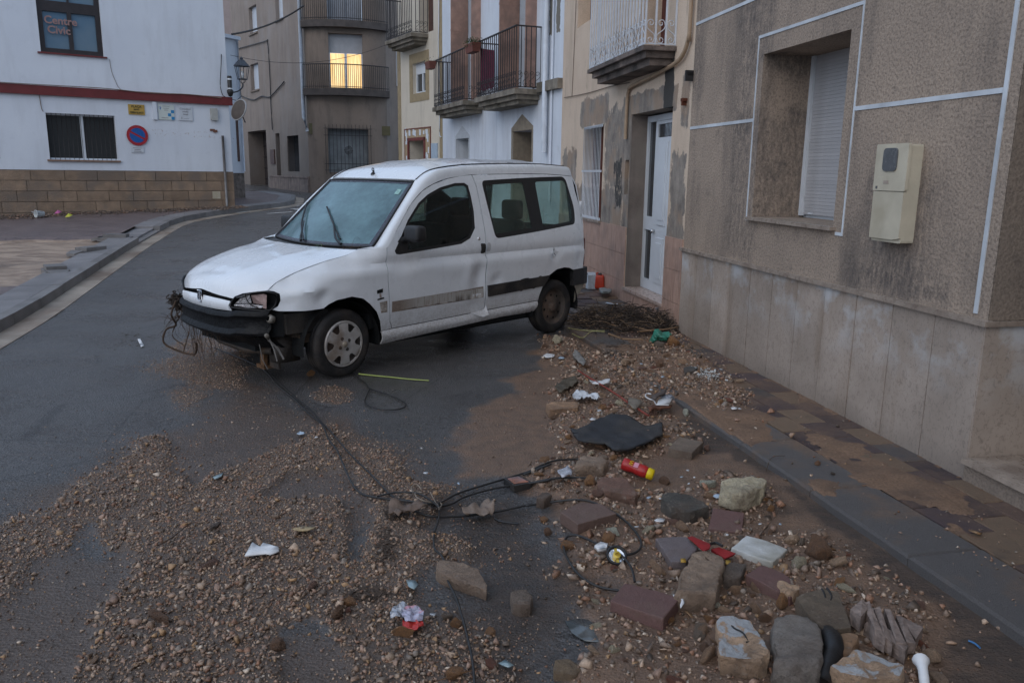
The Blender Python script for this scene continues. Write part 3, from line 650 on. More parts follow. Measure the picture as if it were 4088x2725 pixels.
part('grille_rail', MB().box(7.08, 8.02, .016, .022, 1.05, 1.085).box(7.08, 8.02, .016, .022, 1.70, 1.73).box(7.08, 8.02, .016, .022, 2.30, 2.335).box(8.02,8.06,-.02,.03,1.70,1.73), m_bar, bw)
part('window', MB().box(7.85, 8.65, -.2, -.19, 3.8, 5.2), plain('brown_shutter', (.13,.075,.05), .6, .2, 20, .1, 50, rnd=0), hB)
part('balcony_door', MB().box(4.95, 5.85, -.3, -.28, 3.0, 5.2).box(5.0,5.36,-.28,-.26,3.05,5.1), plain('maroon_door', (.09,.022,.018), .5, .2, 10, .1, 50, rnd=0), hB)
part('niche_back', MB().box(5.98, 6.13, -.14, -.13, 1.43, 1.85), plain('ochre_niche', (.36,.22,.09), .8, .2, 10, .2, 50, rnd=0), hB)
# balcony with white scrolled rail
m_slab = plain('old_concrete', (.18,.142,.122), .85, .35, 6, .6, 40, rnd=0, tint=(.05,.043,.038), streak=.6)
bal = part('balcony', MB().box(4.60, 6.72, .0, .36, 2.925, 2.97).box(4.66, 6.66, .0, .31, 2.86, 2.925).box(4.70, 6.62, .0, .25, 2.79, 2.86), m_slab, hB)
bv = .335; me = MB().box(-.008,.008,-.008,.008,2.98,4.0).mesh('rail_bar', m_bar)
us = [4.63+i*.103 for i in range(21)]
for u in us: inst('rail_bar', me, bal, T((u, bv, 0)))
for v in (.225,.115,.01): inst('rail_bar', me, bal, T((4.63, v, 0))); inst('rail_bar', me, bal, T((6.69, v, 0)))
part('handrail', MB().box(4.6, 6.72, bv-.02, bv+.02, 4.0, 4.03).box(4.61, 4.65, 0, bv, 4.0, 4.03).box(4.62,6.7,bv-.006,bv+.006,2.985,2.995).box(4.624,4.636,0,bv,2.985,2.995), m_bar, bal)
def scroll_mb(w, h, flip):
    m = MB(); s = -1 if flip else 1; r = w*.40
    top = scroll(0, h-r, r, pi if s > 0 else 0, 1.15, -s); bot = scroll(0, r, r, 0 if s > 0 else pi, 1.15, -s)
    line = [(top[0][0], top[0][1]), (top[0][0]*.9, h*.62), (bot[0][0]*.9, h*.38), bot[0]]
    pts = top[::-1] + [(p.x, p.y) for p in catmull([Vector((a, b, 0)) for a, b in line], 3)][1:-1] + bot
    return m.tube([(x, 0, z) for x, z in pts], .0048, 5)
s1 = scroll_mb(.10, .24, False).mesh('scroll', m_bar); s2 = scroll_mb(.10, .24, True).mesh('scroll', m_bar)
for i, u in enumerate(us[:-1]): inst('scroll', s1 if i % 2 else s2, bal, T((u+.0515, bv, 2.99)))
for i, v in enumerate((.06,.17,.28)): inst('scroll', s1 if i % 2 else s2, bal, T((4.63, v, 2.99)) @ RZ(pi/2)); inst('scroll', s1 if i % 2 else s2, bal, T((6.69, v, 2.99)) @ RZ(pi/2))
tw = MB()
for k in range(26):
    u = random.uniform(4.8, 6.5); p = Vector((u, bv+.01, 2.98)); pts = [p]
    for j in range(6): p = p + Vector((random.uniform(-.05,.05), random.uniform(-.02,.03), random.uniform(.01,.07))); pts.append(p)
    tw.tube(pts, .0018, 3)
tag(single('dry_creeper', tw, plain('dry_stem', (.12,.08,.055), .9, .3, 20, 0, rnd=0), 'dry leafless creeper tangled in the white balcony rail', 'plant', MA), None)
m_duct = plain('painted_pipe', (.37,.265,.175), .6, .15, 8, .2, 60, rnd=0, streak=.4)
duct = [(4.19,.035,6.1),(4.20,.035,3.25),(4.22,.035,3.0),(4.32,.04,2.86),(4.55,.04,2.79),(5.2,.04,2.74),(5.9,.04,2.70),(6.02,.03,2.66),(6.06,.03,2.55),(6.07,.03,2.1)]
single('cable_duct', MB().tube(catmull(duct, 5), .022, 8), m_duct, 'thick peach painted cable duct bending under the white balcony', 'pipe', MA, True)
def cable(pts, r, label, M=None, mt=None, n=5, cat='cable', name='cable'):
    return single(name, MB().tube(catmull(pts, n), r, 5), mt or m_cab, label, cat, M, True)
m_cab = plain('black_cable', (.022,.021,.021), .45, .2, 30, .1, 80, rnd=0)
m_thin = plain('grey_cable', (.17,.13,.10), .7, .2, 30, 0, rnd=0)
cable([(6.05,.015,2.76),(6.8,.015,2.79),(7.6,.015,2.80),(8.4,.015,2.82),(9.3,.015,2.86)], .006, 'thin cable stapled along the peach wall above the barred window', MA, m_thin)
cable([(8.75,.012,5.8),(8.72,.012,4.6),(8.76,.012,3.6),(8.82,.012,2.84)], .005, 'thin cable running down the peach wall by the upper window', MA, m_thin)
single('wall_hook', MB().box(4.12,4.20,0,.06,2.63,2.66).box(4.12,4.15,.0,.08,2.58,2.68), m_cab, 'black cable bracket where the peach wall meets the stucco', 'bracket', MA)
single('rusty_bracket', MB().box(4.24,4.30,0,.05,2.40,2.43).box(4.26,4.28,.0,.05,2.36,2.43), plain('rust', (.10,.030,.015), .9, .3, 40, .3, 80, rnd=0), 'small rusty bracket left on the peach wall near the corner', 'bracket', MA)
mass('m', hB, 4.14, 9.47, 7.0, 0, 9.0, m_cem)

# ---------------------------------------------------------------- house C: white house with two balconies
BC = A0 + DR*9.492; DC = Vector((-.362, .932, 0)).normalized(); MC = frame((BC.x, BC.y, 0), DC)
def c_st(g, c):
    for (u0,u1,z0,z1) in ((.42,.58,3.9,4.6),(.15,.30,3.9,4.5)): c = g.mix(g.ramp(g.box(u0,u1,z0,z1,.03,.06,9), (.45,0),(.55,1)), c, (.17,.155,.13))
    c = g.mix(g.math('MULTIPLY', g.box(-1,8,1.0,2.95,.2,.1,2), g.ramp(g.noise(1,5,.6,co=g.mapping((6,6,.3))), (.5,0),(.75,.5))), c, (.33,.36,.42))
    return c
m_whC = stucco('white_render', (.56,.60,.66), (.64,.68,.73), stain=(.42,.43,.45), grain=.12, stains=c_st, scl=90)
hC = thing('white_balcony_house', 'white house with two iron balconies and pink wooden shutters', 'house', MC)
c1h = rect(4.12, 4.95, 3.12, 5.35); c2h = rect(1.15, 1.95, 3.12, 5.35); d1h = rect(4.88, 5.81, .3, 2.41); d2h = rect(1.26, 2.21, .3, 2.43)
part('wall', wall_mesh([(0,.0),(6.92,.0),(6.92,9.8),(0,9.8)], [c1h, c2h, d1h, d2h], [.3,.3,.35,.45], m_whC), m_whC, hC)  # height above the view added to block sky light
m_tanc = plain('tan_surround', (.24,.20,.15), .8, .2, 10, .2, 50, rnd=0); m_wood = plain('old_wood_door', (.085,.045,.035), .6, .25, 12, .1, 50, rnd=0)
def surround(u0, u1, z, ap_, mt):
    return MB().prism_uz([(u0-.06, z), (u0, z), (u1, z), (u1+.06, z), (u1+.06, z+.06), ((u0+u1)/2, ap_), (u0-.06, z+.06)], -.001, .006).box(u0-.06, u0, -.001, .006, .3, z).box(u1, u1+.06, -.001, .006, .3, z)
part('door', MB().box(1.26, 2.21, -.46, -.44, .3, 2.43), m_wood, hC); part('door_surround', surround(1.26, 2.21, 2.43, 2.72, m_tanc), m_tanc, hC)
part('jamb', MB().box(2.185,2.207,-.45,-.003,.3,2.428), m_tanc, hC)
part('door', MB().box(4.88, 5.81, -.36, -.34, .3, 2.41), plain('olive_door', (.13,.125,.075), .6, .2, 12, .1, 50, rnd=0), hC); part('door_surround', surround(4.88, 5.81, 2.41, 2.68, m_whC), plain('pale_surround', (.44,.47,.50), .8, .1, 10, .1, 50, rnd=0), hC)
m_shC = plain('salmon_shutter', (.33,.205,.160), .6, .2, 8, .15, 60, rnd=.06, tint=(.24,.16,.13)); m_iron = plain('black_iron', (.028,.025,.026), .55, .3, 40, .2, 80, rnd=0)
m_slabC = plain('balcony_stone', (.21,.185,.15), .85, .3, 7, .5, 50, rnd=0, tint=(.10,.085,.06), streak=.5)
def iron_balcony(parent, u0, u1, vv, z, n, slab_m=m_slabC, rh=1.0):
    b = part('balcony', MB().box(u0-.04, u1+.04, 0, vv+.04, z-.09, z).box(u0+.02, u1-.02, 0, vv-.03, z-.17, z-.09).box(u0+.09, u1-.09, 0, vv-.1, z-.24, z-.17), slab_m, parent)
    me = MB().box(-.0065,.0065,-.0065,.0065,z+.03,z+rh).mesh('rail_bar', m_iron)
    st = (u1-u0)/n
    for i in range(n+1): inst('rail_bar', me, b, T((u0+i*st, vv, 0)))
    k = max(1, int(vv/st))
    for i in range(k+1):
        for uu in (u0, u1): inst('rail_bar', me, b, T((uu, vv*i/(k+1), 0)))
    part('handrail', MB().box(u0-.015, u1+.015, vv-.018, vv+.018, z+rh, z+rh+.02).box(u0-.018,u0+.018,0,vv,z+rh,z+rh+.02).box(u1-.018,u1+.018,0,vv,z+rh,z+rh+.02).box(u0,u1,vv-.006,vv+.006,z+.02,z+.035).box(u0-.006,u0+.006,0,vv,z+.02,z+.035).box(u1-.006,u1+.006,0,vv,z+.02,z+.035), m_iron, b)
    sc = scroll_mb(st*.98, .26, False).mesh('scroll', m_iron); sc2 = scroll_mb(st*.98, .26, True).mesh('scroll', m_iron)
    for i in range(n): inst('scroll', sc if i % 2 else sc2, b, T((u0+(i+.5)*st, vv, z+.03)))
    for uu in (u0, u1):
        for i in range(k): inst('scroll', sc, b, T((uu, (i+.5)*st, z+.03)) @ RZ(pi/2))
    return b
iron_balcony(hC, .92, 3.0, .45, 3.08, 19); iron_balcony(hC, 3.9, 6.15, .42, 3.11, 20)
for (uo, u1_) in ((1.15, 1.95), (4.12, 4.95)):
    part('balcony_door', MB().box(uo, u1_, -.3, -.28, 3.12, 5.35), m_dark, hC)
    for uu, vv in ((uo-.02, .20), (u1_-.01, .38)):
        s = part('shutter', MB().box(uu, uu+.035, 0, vv, 3.14, 5.3), m_shC, hC)
        part('shutter_rail', MB().box(uu-.004, uu+.04, -.002, vv+.004, 3.9, 3.94).box(uu-.004, uu+.04, -.002, vv+.004, 4.6, 4.64), m_shC, s)
part('cornice', MB().box(0, .88, 0, .09, 3.02, 3.18).box(3.05, 3.85, 0, .05, 3.02, 3.12), m_slabC, hC)
part('downpipe', MB().tube([(.55,.07,7.1),(.55,.07,2.02)], .048, 12), plain('white_pipe', (.52,.56,.61), .5, .12, 6, .1, 40, rnd=0, streak=.3), hC, True)
part('downpipe', MB().tube([(.36,.03,7.1),(.36,.03,1.2)], .018, 8), m_whC, hC, True)
single('hanging_cloth', MB().add([(2.9-.035*i-.0, .40+.02*sin(i*1.7), 3.98-.006*i if j == 0 else 3.2+.01*sin(i)) for i in range(24) for j in (0,1)], [(2*i, 2*i+1, 2*i+3, 2*i+2) for i in range(23)]), plain('maroon_cloth', (.10,.012,.035), .9, .2, 10, .2, 60, rnd=0), 'dark maroon cloth hung inside the nearer iron balcony', 'cloth', MC, True)
m_pot = plain('terracotta', (.15,.055,.04), .7, .2, 20, .2, 60, rnd=0); m_leaf = plain('leaf_green', (.06,.10,.03), .6, .35, 40, 0, rnd=.2)
def planter(M, label, lush, sz=1.0):
    t = thing('planter', label, 'planter', M)
    part('trough', MB().add([(-.2*sz,-.07,0),(.2*sz,-.07,0),(.2*sz,.07,0),(-.2*sz,.07,0),(-.24*sz,-.09,.16),(.24*sz,-.09,.16),(.24*sz,.09,.16),(-.24*sz,.09,.16)], [(0,3,2,1),(4,5,6,7),(0,1,5,4),(1,2,6,5),(2,3,7,6),(3,0,4,7)]), m_pot, t)
    m = MB(); R_ = random.Random(5)
    for k in range(lush):
        p = Vector((R_.uniform(-.27,.27)*sz, R_.uniform(-.12,.12), R_.uniform(.10,.25))); a, b, s = R_.uniform(0,6.3), R_.uniform(-.9,.9), R_.uniform(.015,.032)
        M_ = T(p) @ RZ(a) @ RX(b); m.add([M_ @ Vector(q) for q in ((-s*.4,0,0),(0,-s,0),(s*.4,0,0),(0,s,0))], [(0,1,2,3)])
    part('foliage', m, m_leaf, t, kind='stuff')
planter(MC @ T((2.95,.55,3.90)) @ RZ(.0), 'terracotta planter of green leaves hung on the nearer iron balcony', 420)
planter(MC @ T((6.15,.50,3.95)), 'small brown planter with dry stems at the far end of the farther balcony', 20, .8)
mass('m', hC, .0, 6.9, 6.0, 0, 9.8, m_whC)

# ---------------------------------------------------------------- house D: cream house with tan trim
MD = frame((-1.74, 19.9, 0), (-.5, .866)); hD = thing('cream_house', 'narrow cream house with tan window surround and mosaic doorway, beside the white house', 'house', MD)
m_cr = stucco('cream_render', (.56,.50,.41), (.63,.57,.47), stain=(.38,.34,.28), grain=.2, scl=70); m_tan = plain('tan_band', (.30,.235,.14), .8, .15, 8, .2, 50, rnd=0)
dw = rect(.98, 1.80, 3.62, 4.36); dd = rect(1.10, 2.09, .3, 2.45); db = rect(.5, 1.3, 5.0, 6.8)
part('wall', wall_mesh([(0,0),(2.80,0),(2.80,9.2),(0,9.2)], [dw, dd, db], [.14,.5,.25], m_cr), m_cr, hD)  # unseen top made taller to shade the street
part('corner_band', MB().box(2.62, 2.82, -.02, .015, 0, 4.9).box(0,.16,-.02,.012,0,7), m_tan, hD)
part('window_surround', MB().box(.78,.98,0,.012,3.42,4.6).box(1.8,2.0,0,.012,3.42,4.6).box(.98,1.8,0,.012,4.36,4.6).box(.98,1.8,0,.012,3.42,3.62), m_tan, hD)
w_ = part('window', MB().box(.98,1.8,-.15,-.13,3.62,4.36), m_glassd, hD); part('frame', MB().box(.98,1.03,-.13,-.09,3.62,4.36).box(1.75,1.8,-.13,-.09,3.62,4.36).box(1.0,1.78,-.13,-.10,4.1,4.36).box(1.0,1.78,-.13,-.09,3.62,3.67).box(1.36,1.41,-.13,-.09,3.62,4.1), m_pvc, w_)
part('door', MB().box(1.10,2.09,-.5,-.48,.3,2.45), m_dark, hD); part('door_frame', MB().box(1.02,1.10,-.02,.03,.3,2.53).box(2.09,2.17,-.02,.03,.3,2.53).box(1.02,2.17,-.02,.03,2.45,2.53).box(1.12,1.2,-.4,-.02,.3,2.44), plain('red_paint', (.14,.03,.022), .6, .2, 12, .1, 60, rnd=0), hD)
m_mosaic = plain('mosaic_base', (.36,.27,.17), .8, .2, 12, .2, 50, rnd=0)
part('mosaic_panel', MB().box(.72,1.02,0,.01,1.5,2.74).box(2.17,2.36,0,.01,1.5,2.74).box(1.02,2.17,0,.01,2.53,2.74), m_mosaic, hD)
mb = MB(); R_ = random.Random(3)
for (u0,u1,z0,z1) in ((.72,1.02,1.5,2.74),(2.17,2.36,1.5,2.74),(1.02,2.17,2.53,2.74)):
    for k in range(int((u1-u0)*(z1-z0)*32)+3):
        a, b = R_.uniform(u0+.03,u1-.08), R_.uniform(z0+.03,z1-.12); mb.box(a, min(a+R_.uniform(.05,.10),u1-.02), .01, .016+k*.0002, b, b+R_.uniform(.08,.2))
part('mosaic_tile', mb, m_pvc, hD); part('mosaic_border', MB().box(.69,.72,0,.02,1.5,2.77).box(2.36,2.39,0,.02,1.5,2.77).box(.69,2.39,0,.02,2.74,2.77), plain('red_border', (.15,.045,.03), .7, .2, 12, .1, 60, rnd=0), hD)
part('notice_board', MB().box(.28,.66,0,.02,1.3,2.36), plain('blue_grey_board', (.34,.42,.50), .5, .1, 12, 0, rnd=0), hD)
iron_balcony(hD, .84, 2.5, .42, 4.96, 15)
part('balcony_door', MB().box(.5,1.3,-.25,-.23,5.0,6.8).box(.5,.56,-.23,-.19,5.0,6.8).box(.88,.92,-.23,-.19,5.0,6.8), m_wood, hD)
cable([(.1,.03,6.9),(.12,.03,5.2),(.16,.03,4.6),(.10,.03,3.4),(.12,.03,2.6),(.02,.03,2.5)], .012, 'pale cable pipe running down where the cream and white houses meet', MD, m_pvc)
mass('m', hD, 0, 2.8, 5.0, 0, 9.2, m_cr)

# ---------------------------------------------------------------- house E: grey-brown corner house with rounded balconies
PB = at_y(797, 220, 31.2); nE = Vector((.21, -.978, 0)).normalized(); XE = Vector((-nE.y*-1, 0, 0))
XB = Vector((nE.y, -nE.x, 0)); MB_ = Matrix(((XB.x, nE.x, 0, PB.x), (XB.y, nE.y, 0, PB.y), (0,0,1,0), (0,0,0,1)))
def e_st(g, c):
    c = g.mix(g.ramp(g.noise(1, 6, .6, co=g.mapping((.9,.9,.35), loc=(2,0,1))), (.5,0),(.68,.55)), c, (.30,.275,.26))
    return g.mix(g.math('MULTIPLY', g.math('MULTIPLY_ADD', g.sep()[2], -.35, 1.35, clamp=True), .5), c, (.10,.085,.072))
m_E = stucco('grey_render', (.225,.183,.153), (.300,.248,.210), stain=(.155,.130,.113), grain=.25, stains=e_st, scl=40, coarse=.6)
m_Eb = stucco('grey_render_bay', (.200,.152,.120), (.245,.192,.152), stain=(.10,.085,.072), grain=.2, scl=40, coarse=.6)
P1 = MB_ @ Vector((1.5, -.45, 0)); DE = Vector((-.553, .833, 0)).normalized(); ME = frame((P1.x, P1.y, 0), DE)
hE = thing('corner_house', 'grey brown corner house with two rounded balconies, one window lit yellow', 'house', ME)
holes = [rect(5.8,6.95,7.45,8.55), rect(5.95,7.15,5.1,6.2), rect(2.3,3.2,7.5,8.9), rect(5.3,8.1,.8,3.35), rect(3.45,4.0,1.3,3.15), rect(1.1,2.5,1.6,3.0)]
part('wall', wall_mesh([(0,0),(9.9,0),(9.9,12),(0,12)], holes, [.18,.18,.18,.7,.4,.3], m_E), m_E, hE)
for h in holes[:3]:
    w_ = part('window', MB().box(h[0][0], h[1][0], -.17, -.15, h[0][1], h[2][1]), plain('pale_shutter', (.50,.53,.57), .5, .06, 6, .03, 50, rnd=0) if h is holes[0] else bpy.data.materials['pale_shutter'], hE)
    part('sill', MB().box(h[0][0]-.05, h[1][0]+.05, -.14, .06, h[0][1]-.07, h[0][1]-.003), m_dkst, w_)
part('garage_door', MB().box(5.3,8.1,-.72,-.70,.8,3.35), plain('dark_wood', (.035,.028,.027), .6, .3, 8, .1, 40, rnd=0), hE)
part('garage_board', MB().box(5.3,8.1,-.70,-.68,1.2,1.24).box(5.3,8.1,-.70,-.68,1.7,1.74).box(5.3,8.1,-.70,-.68,2.2,2.24).box(5.3,8.1,-.70,-.68,2.7,2.74), m_dark, hE)
part('door', MB().box(3.45,4.0,-.41,-.39,1.3,3.15), plain('brown_door', (.06,.04,.033), .6, .3, 8, .1, 40, rnd=0), hE)
w_ = part('window', MB().box(1.1,2.5,-.31,-.29,1.6,3.0), m_glassd, hE); bars('grille_bar', [1.15+.13*i for i in range(11)], 1.6, 3.0, -.05, .012, w_, m_iron)
part('plinth', MB().box(.0,4.9,-.02,.07,0,1.36).box(0,4.9,-.02,.10,1.36,1.42), plain('plinth_render', (.21,.16,.135), .8, .3, 5, .3, 40, rnd=0, streak=.8), hE)
part('wall_plate', MB().box(4.15,4.7,0,.05,1.9,2.5), m_wood, hE)
def prof_v(u, k=.35): return -k*(max(0, abs(u)-.7)/.8)**2*1.28
bay = thing('t', 'x', 'x'); bpy.data.objects.remove(bay)
inv = ME.inverted() @ MB_
def in_e(mb):
    mb.v = [tuple(inv @ Vector(p)) for p in mb.v]; return mb
us_ = [-1.5+3*i/24 for i in range(25)]
def curved(z0, z1, off, mt, name, us__=None, skip=None):
    m = MB(); U_ = us__ or us_
    for a, b in zip(U_[:-1], U_[1:]):
        if skip and skip[0] < (a+b)/2 < skip[1]: continue
        va, vb = prof_v(a)+off, prof_v(b)+off
        m.add([(a,va,z0),(b,vb,z0),(b,vb,z1),(a,va,z1)], [(0,1,2,3)[::-1]])
    return part(name, in_e(m), mt, hE, True)
ust = sorted(set(us_ + [-.62,.62,-.75,.75])); dz0, dz1 = 4.70, 6.62
for za, zb in ((0,1.6),(3.2,4.7),(6.62,7.1),(9.2,12)): curved(za, zb, 0, m_Eb, 'bay_wall', ust)
for za, zb, hw in ((1.6,3.2,.75),(4.7,6.62,.62),(7.1,9.2,.62)):
    for s_ in (-1, 1): curved(za, zb, 0, m_Eb, 'bay_wall', [u for u in ust if s_*u >= hw-1e-6])
part('door_reveal', in_e(MB().box(-.64,-.62,-.3,-.002,4.7,6.62).box(.62,.64,-.3,-.002,4.7,6.62).box(-.64,.64,-.3,-.002,6.62,6.64)), m_Eb, hE); part('window_reveal', in_e(MB().box(-.77,-.75,-.3,-.002,1.6,3.2).box(.75,.77,-.3,-.002,1.6,3.2).box(-.77,.77,-.3,-.002,3.2,3.22).box(-.77,.77,-.3,-.002,1.58,1.6)), m_Eb, hE)
m_lit, nt, bs = mat('lit_curtain'); g = G(nt)
cu = g.ramp(g.noise(1, 5, .7, co=g.mapping((9, 9, .5))), (.38, .25), (.62, 1.0)); hz = g.ramp(g.voro(1.4, co=g.mapping((1,1,.7), loc=(.1,0,.3))), (.0, 1.0), (.8, .35))
em = nt.nodes.new('ShaderNodeEmission'); em.inputs['Strength'].default_value = .80; nt.links.new(g.mix(g.math('MULTIPLY', cu, hz), (.62,.33,.10), (1.0,.84,.50)), em.inputs[0]); nt.links.new(em.outputs[0], nt.nodes['Material Output'].inputs[0])
bd = part('balcony_door', in_e(MB().box(-.62,-.57,-.3,-.24,4.7,5.95).box(.57,.62,-.3,-.24,4.7,5.95).box(-.04,.05,-.3,-.23,4.7,5.95)), m_pvc, hE)
part('lit_curtain', in_e(MB().add([(-.60,-.33,4.7),(.60,-.33,4.7),(.60,-.33,5.95),(-.60,-.33,5.95)], [(0,1,2,3)])), m_lit, bd, label='glowing yellow curtain')
part('roller_shutter', in_e(MB().box(-.62,.62,-.27,-.24,5.95,6.62)), m_shut, bd)
part('balcony_door', in_e(MB().box(-.62,.62,-.3,-.26,7.1,9.2).box(-.03,.03,-.26,-.22,7.1,9.2)), plain('grey_blind', (.24,.25,.27), .5, .1, 6, 0, rnd=0), hE)
gw = part('window', in_e(MB().box(-.75,.75,-.3,-.28,1.6,3.2)), plain('grey_curtain', (.20,.215,.22), .6, .25, 3, .1, 10, rnd=0), hE)
gm = MB()
for i in range(13): gm.box(-.84+i*.14-.009, -.84+i*.14+.009, .08, .098, 1.52, 3.36)
for z in (1.66,1.9,2.95,3.2): gm.box(-.9,.9,.084,.10,z,z+.02)
for k in range(4):
    p = scroll(0, 2.42, .16, k*pi/2, .9, 1); gm.tube([(a, .1, b) for a, b in p], .01, 4)
part('grille', in_e(gm), m_iron, gw)
for z, lab in ((4.64, 'lit'), (7.04, 'up')):
    n = 22; pts = [(-1.6+3.2*i/n, .62*math.cos((-1.6+3.2*i/n)/1.6*pi/2*.92)**.8-.25) for i in range(n+1)]
    poly = pts + [(1.6,-.5),(-1.6,-.5)]
    b = part('balcony', in_e(MB().prism(poly, z-.24, z)), plain('dark_slab', (.075,.062,.055), .8, .3, 5, .3, 40, rnd=0) if z < 5 else bpy.data.materials['dark_slab'], hE)
    mr = MB(); mr.tube([(x*.985, v-.03, z+.86) for x, v in pts], .02, 5); mr.tube([(x*.985, v-.03, z+.07) for x, v in pts], .012, 4); part('handrail', in_e(mr), m_iron, b)
    cp = catmull([Vector((x*.985, v-.03, 0)) for x, v in pts], 2)
    bmsh = MB().tube([(0,0,z),(0,0,z+.86)], .0095, 4).mesh('rail_bar', m_iron)
    for p in cp[::1]: inst('rail_bar', bmsh, b, inv @ T((p.x, p.y, 0)))
# right-hand wall of the corner house
P2 = MB_ @ Vector((-1.5, -.45, 0)); D2 = Vector((.62, .78, 0)).normalized(); M2 = frame((P2.x, P2.y, 0), -D2); i2 = ME.inverted() @ M2
mr = wall_mesh([(-6,0),(0,0),(0,12),(-6,12)], [rect(-2.1,-.6,1.5,3.0), rect(-2.2,-.5,4.9,6.5)], [.3,.1], m_E)
mr.v = [tuple(i2 @ Vector(p)) for p in mr.v]; part('wall', mr, m_E, hE)
def in2(m): m.v = [tuple(i2 @ Vector(p)) for p in m.v]; return m
part('window', in2(MB().box(-2.1,-.6,-.32,-.3,1.5,3.0)), m_glassd, hE); g2 = MB()
for i in range(12): g2.box(-2.2+i*.14,-2.18+i*.14,.05,.07,1.4,3.15)
part('grille', in2(g2.box(-2.25,-.5,.05,.065,2.9,2.92).box(-2.25,-.5,.05,.065,1.6,1.62)), m_iron, hE)
part('roller_shutter', in2(MB().box(-2.2,-.5,-.05,.05,4.9,6.5)), m_shut, hE)
part('downpipe', in_e(MB().tube([(1.62,-.35,12),(1.62,-.35,3.6),(1.5,-.33,3.1)], .07, 8)), bpy.data.materials['white_pipe'], hE, True)
part('street_plate', in_e(MB().box(1.25,1.45,-.33,-.27,3.0,3.4).box(-1.6,-1.1,-.3,-.24,3.0,3.35)), plain('olive_plate', (.10,.085,.04), .6, .2, 6, 0, rnd=0), hE)
mE = MB(); q = [Vector((9.9,-.02,0)), Vector((9.9,-9,0)), inv @ (MB_.inverted() @ (P2 + D2*6))]
part('roof', MB().prism([(0,0),(9.9,0),(9.9,-9),(q[2].x,q[2].y),tuple((inv @ Vector((-1.5,-.45,0)))[:2])], 12, 12.2), m_E, hE)
cable([(9.8,.05,5.2),(7,.05,4.7),(5.5,.05,4.75),(4.4,.05,4.65),(3.2,.05,4.9),(2.4,.05,5.1)], .025, 'sagging black cable across the grey corner house above the garage', ME)
cable([(9.6,.05,7.1),(4.8,.05,6.9),(4.3,.05,6.8),(4.2,.05,5.6),(4.25,.05,4.2),(4.2,.05,3.3)], .022, 'dark cable dropping down the grey corner house beside the garage', ME)

# ---------------------------------------------------------------- house F: white civic centre with stone base
F0 = atg(540, 485); DF = Vector((-.82, -.572, 0)).normalized(); MF = frame((F0.x, F0.y, 0), DF)
hF = thing('civic_centre', 'white civic centre with red band and brown stone block base, on the left', 'building', MF)
def f_st(g, c):
    c = g.mix(g.math('MULTIPLY', g.box(.3,2.0,2.45,2.62,.04,.10,5), g.ramp(g.noise(14,5,.8), (.56,0),(.62,.8))), c, (.30,.20,.15))
    return g.mix(g.ramp(g.noise(1,5,.6,co=g.mapping((3,3,.35))), (.55,0),(.8,.35)), c, (.45,.46,.48))
m_F = stucco('white_plaster', (.58,.61,.66), (.66,.69,.73), stain=(.50,.52,.55), grain=.15, stains=f_st, scl=60, coarse=.7)
uw = rect(2.86, 4.17, 4.25, 6.4); lw = rect(2.75, 4.21, 1.84, 2.90)
part('wall', wall_mesh([(0,1.6),(11,1.6),(11,7.6),(0,7.6)], [uw, lw, rect(5.2,6.6,1.84,2.9)], [.18,.16,.16], m_F), m_F, hF)
part('side_wall', MB().box(.002,.3,-9,-.012,1.6,7.6).box(.3,11,-9,-8.8,0,7.6), m_F, hF); part('side_wall', MB().box(-.012,.28,-9,-.012,0,1.598), plain('base_stone', (.17,.12,.082), .85, .25, 4, .4, 30, rnd=0), hF)
part('roof', MB().box(-.2,11.1,-9.1,.25,7.6,7.8), m_F, hF)
m_stone = plain('brown_stone', (.235,.165,.112), .85, .22, 5, .5, 35, rnd=.12, tint=(.175,.135,.105))
part('wall', MB().box(.01,11,-.3,-.035,.3,1.597), plain('mortar', (.26,.205,.155), .9, .15, 20, .3, 60, rnd=0), hF, label='mortar bed of the stone base')
zr = [.36,.61,.86,1.11,1.355,1.597]
for r_ in range(5):
    u = -.015; first = True
    while u < 10.9:
        L = random.choice((.55,.62,.62,.7)) if not (first and r_ % 2) else .32
        first = False; d_ = random.uniform(-.006,.006)
        part('stone_block', MB().box(u+.006, min(u+L, 11)-.006, -.034, .0+d_, zr[r_]+.006, zr[r_+1]-.006), m_stone, hF); u += L
part('red_band', MB().box(-.08,11,0,.07,3.29,3.50), plain('red_band_paint', (.135,.022,.022), .55, .15, 8, .1, 50, rnd=0), hF)
m_fr = plain('dark_window_frame', (.026,.021,.022), .45, .2, 10, .05, 40, rnd=0); m_blue, nt, bs = mat('blind_glass'); g = G(nt); nt.links.new(g.mix(g.nz(.9, 3), (.075,.155,.235), (.16,.22,.26)), bs.inputs['Base Color']); bs.inputs['Roughness'].default_value = .25
W1 = part('window', MB().box(2.86,2.97,-.16,-.09,4.25,6.4).box(4.06,4.17,-.16,-.09,4.25,6.4).box(2.97,4.06,-.16,-.09,4.25,4.36).box(2.97,4.06,-.16,-.09,5.17,5.40).box(3.47,3.56,-.16,-.09,4.36,5.17).box(3.49,3.54,-.16,-.09,5.40,6.4), m_fr, hF)
for (a,b,c_,d) in ((2.97,3.47,4.36,5.17),(3.56,4.06,4.36,5.17),(2.97,3.49,5.40,6.4),(3.54,4.06,5.40,6.4)): part('pane', MB().box(a,b,-.15,-.14,c_,d), m_blue, W1)
part('sill', MB().box(2.80,4.24,-.18,.05,4.215,4.248), bpy.data.materials['red_band_paint'], W1)
